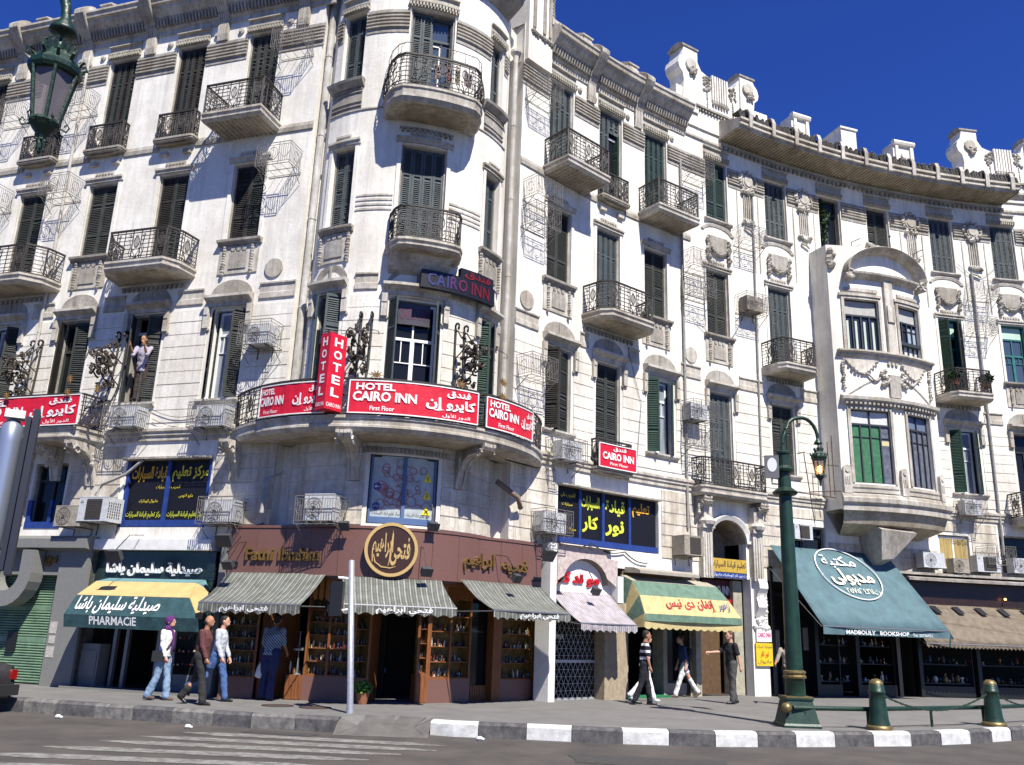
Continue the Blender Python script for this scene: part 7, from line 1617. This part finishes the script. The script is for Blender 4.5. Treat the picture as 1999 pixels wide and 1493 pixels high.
# ---------------------------------------------------------------- parked car, only its tail in view
CARP=mat('dark_car_paint',(.03,.028,.03),.25,spec=.6,noise=.2); 
def car():
    M=Matrix.Translation((-9.95,17.7,RZ))@Matrix.Rotation(R_(164),4,'Z')     # local +x points to the front, origin at rear bumper
    o=thing('parked_car',(0,0,0),'dark saloon car at the left edge with only its tail and red light in view','car',M=M)
    prof=[(0,.35,.62),(.02,.62,.70),(.08,.88,.74),(.5,.96,.76),(1.0,.99,.72),(1.45,1.30,.60),(2.0,1.40,.58),(2.7,1.36,.60),(3.25,.98,.72),(3.9,.90,.76),(4.25,.72,.72),(4.3,.4,.62)]
    mb=MB(); rows=[]
    for x,h,w in prof:
        rows.append([M@Vector((x,-w-.06,.28)),M@Vector((x,-w-.10,.55)),M@Vector((x,-w-.04,min(h,.9))),M@Vector((x,-w*.78,h)),M@Vector((x,w*.78,h)),M@Vector((x,w+.04,min(h,.9))),M@Vector((x,w+.10,.55)),M@Vector((x,w+.06,.28))])
    mb.grid(rows,True); mb.face(rows[0]); mb.face(rows[-1][::-1]); q=mb.build('body',CARP,o,True)
    mb=MB(); mb.box(-.10,.12,-.82,.82,.32,.52,M=M); mb.build('bumper',mat('bumper_plastic',(.02,.02,.02),.6),o)
    for sg in (-1,1):
        mb=MB(); mb.box(-.015,.10,sg*.80-.12*(sg>0),sg*.80+.12*(sg<0),.62,.80,M=M); mb.build('tail_light',mat('red_lens',(.25,.005,.005),.2,spec=.6),o)
        for x in (.85,3.35):
            Mw=M@Matrix.Translation((x,sg*.80,.31))@Matrix.Rotation(R_(90),4,'X'); mb=MB(); mb.lathe([(.0,-.1),(.2,-.1),(.31,-.09),(.31,.09),(.2,.1),(0,.1)],n=20,M=Mw); w=mb.build('wheel',mat('tyre_rubber',(.02,.02,.02),.85),o)
            mb=MB(); mb.lathe([(0,-.11),(.19,-.11),(.2,-.09)],n=14,M=Mw); mb.lathe([(0,.11),(.19,.11),(.2,.09)],n=14,M=Mw); mb.build('rim',mat('wheel_rim',(.3,.3,.3),.4,metal=.7),w)
        mb=MB(); mb.face([M@Vector((x,sg*(w_+.012),z)) for x,w_,z in ((1.15,.68,1.02),(1.55,.53,1.30),(2.65,.53,1.32),(3.05,.68,1.02))]); mb.build('side_window',GLASS,o)
    mb=MB(); mb.face([M@Vector(p) for p in ((1.03,-.54,1.03),(1.03,.54,1.03),(1.43,.44,1.315),(1.43,-.44,1.315))]); mb.build('rear_window',GLASS,o)
car()
# ---------------------------------------------------------------- plants
LEAF=mat('bright_leaf',(.10,.24,.03),.5,noise=.5,nscale=25,col2=(.03,.10,.015)); LEAFD=mat('dark_leaf',(.03,.075,.02),.55,noise=.5,nscale=25,col2=(.012,.03,.01)); TERR=mat('terracotta',(.30,.12,.06),.8,noise=.3)
def leaves(name,mt,c,rx,ry,rz,n,par,size=.07,top=True):
    mb=MB()
    for i in range(n):
        while True:
            v=Vector((random.uniform(-1,1),random.uniform(-1,1),random.uniform(-1,1)))
            if .35<v.length<1: break
        p=Vector(c)+Vector((v.x*rx,v.y*ry,v.z*rz)); s=size*random.uniform(.6,1.3); a=Vector((random.gauss(0,1),random.gauss(0,1),random.gauss(0,.6))).normalized(); b=a.cross(Vector((random.gauss(0,1),random.gauss(0,1),random.gauss(0,1)))).normalized()
        mb.face([p-a*s,p+b*s*.45,p+a*s,p-b*s*.45])
    return tag(mb.build(name,mt,par),kind='stuff')
def plant(x,y,z,label,r,h,n,mt,pot=True,size=.07):
    o=thing('potted_plant',(x,y,z),label,'plant')
    if pot: mb=MB(); mb.lathe([(.10,0),(.15,.22),(.16,.24),(.13,.24),(.12,.2),(0,.2)],(x,y,z),12); mb.build('pot',TERR,o)
    mb=MB(); 
    for i in range(7): a=random.random()*6.3; mb.tube([(x,y,z+.2),(x+r*.5*math.cos(a),y+r*.5*math.sin(a),z+.2+h*.7)],.006,3)
    mb.build('stem',LEAFD,o)['kind']='stuff'
    leaves('foliage',mt,(x,y,z+.2+h*.45),r,r,h*.55,n,o,size); return o
plant(-3.0,20.0,.15,'bright green leafy plant at the foot of the dark doorway behind the grey pole',.22,.28,260,LEAF,size=.055)
for s,l in ((18.15,'terracotta pot with dark plant at the left of the balcony right of the oriel'),(19.45,'bushy grassy plant in a pot on the right end of that small balcony')):
    p=SR.P(s,.75,10.52+.25); plant(p.x,p.y,p.z,l,.24,.3,240,LEAFD,size=.09)
o=thing('window_creeper',SR.P(13.85,-.1,15.5),'dark green creeper filling a top floor window above the oriel','plant'); p=SR.P(13.6,-.12,16.8); leaves('foliage',LEAFD,(p.x,p.y,p.z),.26,.12,.95,330,o,.08); mb=MB(); mb.tube([SR.P(13.6,-.1,15.5),SR.P(13.7,-.1,16.5),SR.P(14,-.1,17.3)],.02,5); mb.build('stem',LEAFD,o)
# laundry on the tower balcony
for k,(u,c,w) in enumerate(((.75,(.30,.22,.20),.16),(1.0,(.26,.10,.09),.12),(1.2,(.33,.29,.17),.10),(1.4,(.30,.22,.22),.16))):
    mb=MB(); mb.grid([[ST.P(u+w*i/4,.78+.02*math.sin(i*2),z) for i in range(5)] for z in (15.12,15.35,15.55)]); mb2=mb; tag(mb.build('garment',mat('cloth_%d'%k,c,.9,noise=.4,nscale=12)),['pinkish cloth','red cloth','mustard cloth','rose patterned cloth'][k]+' hung out on the topmost round tower balcony','laundry')
# ================================================================ people
def cloth(name,col,noise=.3,nscale=14,rough=.88):
    return mat(name,col,rough,noise=noise,nscale=nscale,bump=1.0,bscale=11)
SKIN=mat('tan_skin',(.33,.16,.09),.6); SKINL=mat('light_skin',(.50,.27,.18),.6); HAIR=mat('black_hair',(.012,.01,.009),.7); HAIRG=mat('brown_hair',(.07,.035,.02),.7)
def ell(mb,c,rx,ry,rz,n=12,m=8):
    c=Vector(c); mb.grid([[c+Vector((rx*math.cos(2*math.pi*k/n)*math.sin(math.pi*j/m),ry*math.sin(2*math.pi*k/n)*math.sin(math.pi*j/m),-rz*math.cos(math.pi*j/m))) for k in range(n)] for j in range(m+1)],True)
def limb(mb,pts,rs,fy=1.0):
    pts=[Vector(p) for p in pts]; mb.tube(pts,rs,10,True)
    for p,r in zip(pts,rs): ell(mb,p,r,r,r,10,6)
def person(loc,head,label,cat='person',H=1.0,la=(12,5),ra=(-12,12),larm=(-10,15),rarm=(12,15),lean=3,out=.05,skin=SKIN,shirt=None,sleeve='short',trous=None,shoe=None,hair=HAIR,hairk='short',look=0,extras=None,flare=1.0,girth=1.0,z0=.15,sit=None,crop=None,shirtlen=.0):
    M=Matrix.Translation((loc[0],loc[1],z0))@Matrix.Rotation(R_(head),4,'Z')@Matrix.Scale(H,4)   # local +x is forward, +y is the figure's left
    def leg(s,th,kn):
        hip=Vector((0,s*.09,.93)); a=R_(th); k=a-R_(kn); knee=hip+Vector((math.sin(a),s*.01,-math.cos(a)))*.45; ank=knee+Vector((math.sin(k),0,-math.cos(k)))*.42
        return hip,knee,ank
    Lg=leg(1,*la); Rg=leg(-1,*ra); mz=min(Lg[2].z,Rg[2].z)-.075
    dz=Vector((0,0,-mz)); Lg=[p+dz for p in Lg]; Rg=[p+dz for p in Rg]; ln=math.tan(R_(lean))
    def T(x,y,z): return Vector((x+ln*max(0,z-.93),y,z))+dz
    def arm(s,u,e,o=out):
        sh=T(0,s*.185,1.42); a=R_(u); el=sh+Vector((math.sin(a),s*o,-math.cos(a)))*.28; k=a+R_(e); wr=el+Vector((math.sin(k),s*o*.3,-math.cos(k)))*.25; return sh,el,wr,k
    LA=arm(1,*larm); RA=arm(-1,*rarm)
    o=thing('person',(0,0,0),label,cat,M=M); NM=('body','shirt','trousers')
    def rem(mb,name,mt,vox,smooth=4):
        me=mb.mesh(name,mt,True); q=link(name,me,o,M)
        md=q.modifiers.new('blend','REMESH'); md.mode='VOXEL'; md.voxel_size=vox; md.use_smooth_shade=True
        if name in('shirt','trousers'):
            tx=bpy.data.textures.get('folds') or bpy.data.textures.new('folds','CLOUDS'); tx.noise_scale=.11; tx.noise_depth=2
            dp=q.modifiers.new('folds','DISPLACE'); dp.texture=tx; dp.strength=.035; dp.mid_level=.5; dp.texture_coords='LOCAL'
        if smooth: sm=q.modifiers.new('smooth','SMOOTH'); sm.iterations=smooth; sm.factor=.5
        return q
    mb=MB()
    hd=T(.035,0,1.64)
    ell(mb,hd,.098,.078,.118); ell(mb,hd+Vector((.035,0,-.055)),.06,.055,.06); ell(mb,hd+Vector((.10,0,-.01)),.022,.012,.022,8,6); ell(mb,hd+Vector((.075,0,-.07)),.03,.028,.02,8,6); ell(mb,hd+Vector((.088,0,-.045)),.014,.024,.010,8,6)
    for s in (-1,1): ell(mb,hd+Vector((-.005,s*.082,-.01)),.02,.012,.032,8,6)
    limb(mb,[T(.0,0,1.40),T(.01,0,1.50),hd+Vector((-.015,0,-.06))],[.07,.056,.055])
    mb.tube([T(0,0,.92),T(0,0,1.15),T(.005,0,1.30),T(0,0,1.42)],[.10,.10,.105,.075],12,True)
    for sh,el,wr,k in (LA,RA):
        limb(mb,[sh,sh*.5+el*.5,el,el*.5+wr*.5,wr],[.052,.047,.038,.036,.027])
        dr=(wr-el).normalized(); sd=Vector((0,1,0)); pc=wr+dr*.05; n2=dr.cross(sd).normalized()
        limb(mb,[wr,wr+dr*.045,wr+dr*.085],[.026,.033,.03])
        s=1 if sh.y>0 else -1
        for f,(oy,l) in enumerate(((-.026,.062),(-.009,.075),(.009,.070),(.026,.055))):
            b=wr+dr*.085+n2*oy*1.0; c1=b+dr*l*.5-sd*s*.008; c2=b+dr*l*.95-sd*s*.028; mb.tube([b-dr*.02,b,c1,c2],[.010,.010,.0095,.007],6,True)
        b=wr+dr*.03+n2*-.028; mb.tube([b,b+dr*.03-n2*.022,b+dr*.065-n2*.03-sd*s*.01],[.013,.0115,.008],6,True)
    for Lx in (Lg,Rg):
        limb(mb,[Lx[0],Lx[0]*.5+Lx[1]*.5,Lx[1],Lx[1]*.6+Lx[2]*.4,Lx[2]],[.085,.075,.055,.052,.036]); 
    rem(mb,'body',skin,.0085,3)
    # trousers
    mb=MB(); g=girth; fl=flare
    for Lx in (Lg,Rg): limb(mb,[Lx[0]+Vector((0,0,.03)),Lx[0]*.5+Lx[1]*.5,Lx[1],Lx[1]*.45+Lx[2]*.55,Lx[2]+Vector((0,0,.01))],[.108*g,.093*g,.072,.068*fl,.066*fl])
    ell(mb,T(-.01,0,.97),.118*g,.155*g,.12); rem(mb,'trousers',trous,.013,5)
    # shirt
    mb=MB(); zb=.90-shirtlen
    def ring(z,rx,ry,cx=0): return [T(cx+rx*math.cos(2*math.pi*k/14),ry*math.sin(2*math.pi*k/14),z) for k in range(14)]
    rows=[ring(zb,.125*g,.165*g),ring(1.0,.125*g,.16*g,.0),ring(1.15,.122*g,.158*g,.01),ring(1.3,.125*g,.175*g,.01),ring(1.40,.105,.18,.0),ring(1.45,.07,.10,0),ring(1.475,.062,.066,.0)]
    mb.grid(rows,True); mb.face(rows[0]); mb.face(rows[-1][::-1])
    for sh,el,wr,k in (LA,RA):
        if sleeve=='long': limb(mb,[sh,sh*.5+el*.5,el,el*.35+wr*.65,wr-(wr-el)*.04],[.068,.062,.055,.046,.042])
        elif sleeve=='mid': limb(mb,[sh,sh*.5+el*.5,el+(el-sh)*.08],[.068,.062,.056])
        else: limb(mb,[sh,sh*.45+el*.55,sh*.2+el*.8],[.068,.066,.064])
    rem(mb,'shirt',shirt,.012,4)
    for Lx in (Lg,Rg):
        mb=MB(); a=Lx[2]; tilt=(Lx[2]-Lx[1]).normalized(); fw=Vector((-tilt.z,0,tilt.x)); 
        if fw.x<0: fw=-fw
        hz=Vector((0,0,-1)) if a.z<.12 else tilt
        fw=Vector((1,0,0)) if a.z<.12 else fw
        limb(mb,[a-fw*.05+hz*.035,a+fw*.05+hz*.038,a+fw*.15+hz*.048],[.042,.042,.034]); rem(mb,'shoe',shoe or BLK,.012,2)
    if hairk=='short':
        mb=MB(); ell(mb,hd+Vector((-.02,0,.03)),.098,.086,.105); ell(mb,hd+Vector((-.05,0,-.02)),.062,.078,.07); rem(mb,'hair',hair,.013,2)
    elif hairk=='bald':
        mb=MB(); ell(mb,hd+Vector((-.045,0,-.02)),.062,.083,.05); rem(mb,'hair',hair,.013,2)
    elif hairk=='scarf':
        mb=MB(); ell(mb,hd+Vector((-.025,0,.02)),.115,.1,.125); ell(mb,T(.0,0,1.50),.09,.10,.08); mb.tube([T(.05,.03,1.48),T(.12,.04,1.35),T(.135,.03,1.15),T(.13,.02,1.0)],[.05,.05,.045,.03],8,True); rem(mb,'headscarf',mat('purple_scarf',(.12,.02,.15),.85,noise=.6,nscale=45),.012,2)
    mb=MB()
    for s in (-1,1): ell(mb,hd+Vector((.088,s*.032,.012)),.010,.014,.008,8,5)
    mb2=mb.mesh('eyes',HAIR,True); link('eyes',mb2,o,M)
    if extras: extras(o,M,T,LA,RA,dz)
    return o
JEAN=cloth('light_denim',(.22,.32,.46)); JEAND=cloth('dark_denim',(.02,.03,.10)); DKTR=cloth('charcoal_trousers',(.025,.024,.023)); WHT=cloth('white_cotton',(.74,.74,.73))
def strap(o,M,T,LA,RA,dz):
    mb=MB(); mb.tube([M@T(-.10,.1,1.45),M@T(.13,.05,1.38),M@T(.15,-.05,1.2),M@T(.08,-.16,1.0)],.014,5); mb.build('bag_strap',BLK,o)
    mb=MB(); mb.box(-.16,.10,-.24,-.15,.80,1.02,M=M@Matrix.Translation(dz)); mb.build('shoulder_bag',mat('black_bag',(.02,.02,.022),.6),o)
person((-7.10,19.2),-8,'woman in a white jacket, light blue jeans and purple patterned headscarf walking right',la=(10,6),ra=(-8,14),larm=(-4,14),rarm=(6,18),shirt=WHT,sleeve='long',trous=JEAN,hairk='scarf',shoe=mat('brown_shoe',(.10,.06,.04),.7),flare=1.25,skin=SKINL,H=.955,extras=strap,lean=1)
person((-6.10,18.55),-5,'bald man in a maroon shirt and dark trousers striding right',la=(-16,18),ra=(14,6),larm=(-12,12),rarm=(10,16),shirt=cloth('maroon_shirt',(.115,.04,.038)),sleeve='long',trous=DKTR,hairk='bald',girth=1.12,H=.985,flare=1.2)
person((-6.02,19.35),-5,'young man in pale top and jeans walking just behind the man in maroon',la=(18,8),ra=(-24,34),larm=(8,14),rarm=(6,20),shirt=cloth('pale_striped_shirt',(.5,.52,.56)),sleeve='long',trous=cloth('blue_denim',(.06,.12,.28)),H=1.0,hairk='short',skin=SKINL)
def bag(o,M,T,LA,RA,dz):
    w=LA[2]; mb=MB(); c=Vector((w.x,w.y+.03,w.z-.28)); 
    rows=[[Vector((w.x+r*.5*math.cos(2*math.pi*k/10),w.y+.03+r*math.sin(2*math.pi*k/10),w.z-h)) for k in range(10)] for r,h in ((.012,.06),(.04,.14),(.10,.28),(.135,.42),(.12,.47),(.02,.49))]
    mb.grid(rows,True); me=mb.mesh('plastic_bag',mat('white_plastic',(.75,.77,.80),.35,noise=.12,nscale=14),True); q=link('plastic_bag',me,None,M); tag(q,'white plastic carrier bag held by the man in the checked shirt','bag')
CHS=striped('checked_shirt',(.10,.16,.24),(.45,.50,.56),.045,(.7,.2,.68),.3)
person((-5.12,20.15),78,'heavy man in blue checked shirt and jeans seen from behind at the granite shop',la=(2,3),ra=(-2,4),larm=(-10,20),rarm=(14,30),shirt=CHS,sleeve='mid',trous=JEAND,girth=1.28,H=1.03,lean=12,extras=bag,flare=1.3)
STR=striped('striped_polo',(.02,.02,.03),(.75,.75,.76),.16,(0,0,1),.4)
person((3.52,22.58),0,'man in black and white striped polo shirt and black trousers near the checked awning',la=(12,4),ra=(-12,10),larm=(-6,10),rarm=(4,12),shirt=STR,sleeve='short',trous=cloth('black_trousers',(.012,.012,.018)),H=1.0,girth=1.05,flare=1.1)
person((3.72,23.65),8,'woman in white trousers and dark top half hidden behind the striped polo shirt',la=(20,6),ra=(-22,20),larm=(2,12),rarm=(-8,10),shirt=cloth('navy_top',(.03,.025,.07)),sleeve='short',trous=WHT,H=.96,skin=SKINL,hair=HAIRG,shoe=mat('pale_shoe',(.5,.5,.5),.7))
def pack(o,M,T,LA,RA,dz):
    mb=MB(); ell(mb,M@T(-.2,0,1.22),.10,.13,.20); mb.build('backpack',mat('black_bag',(.02,.02,.022),.6),o,True)
person((5.14,25.75),186,'woman in white trousers, blue top and open pale shirt walking left under the green awning',la=(22,5),ra=(-26,8),larm=(-10,14),rarm=(4,16),shirt=cloth('blue_top',(.03,.05,.12)),sleeve='mid',trous=WHT,H=.97,lean=5,hair=HAIRG,skin=SKINL,extras=pack,shoe=mat('brown_shoe',(.10,.06,.04),.7))
person((6.03,23.95),196,'man in a black short sleeved shirt and grey trousers stretching out his arm',la=(5,3),ra=(-8,4),larm=(-14,6),rarm=(48,38),out=.16,shirt=cloth('black_shirt',(.012,.012,.014)),sleeve='short',trous=cloth('grey_trousers',(.075,.073,.07)),skin=SKINL,hair=HAIRG,H=1.03,girth=1.05,lean=-1)
person((7.62,24.2),250,'person in a pale shirt mostly hidden behind the green lamp post',la=(2,3),ra=(-2,3),larm=(10,60),rarm=(10,60),out=.4,shirt=cloth('beige_shirt',(.38,.34,.26)),sleeve='mid',trous=DKTR,H=.97)
p=SL.P(-2.42,.02,0); person((p.x,p.y),-95,'man in pale lilac shirt standing in the open first floor window at the left',la=(0,0),ra=(0,0),larm=(40,95),rarm=(35,100),out=.02,shirt=cloth('lilac_shirt',(.36,.33,.40)),sleeve='mid',trous=cloth('dark_brown_trousers',(.05,.03,.025)),H=.98,lean=10,z0=7.09,shirtlen=.12)
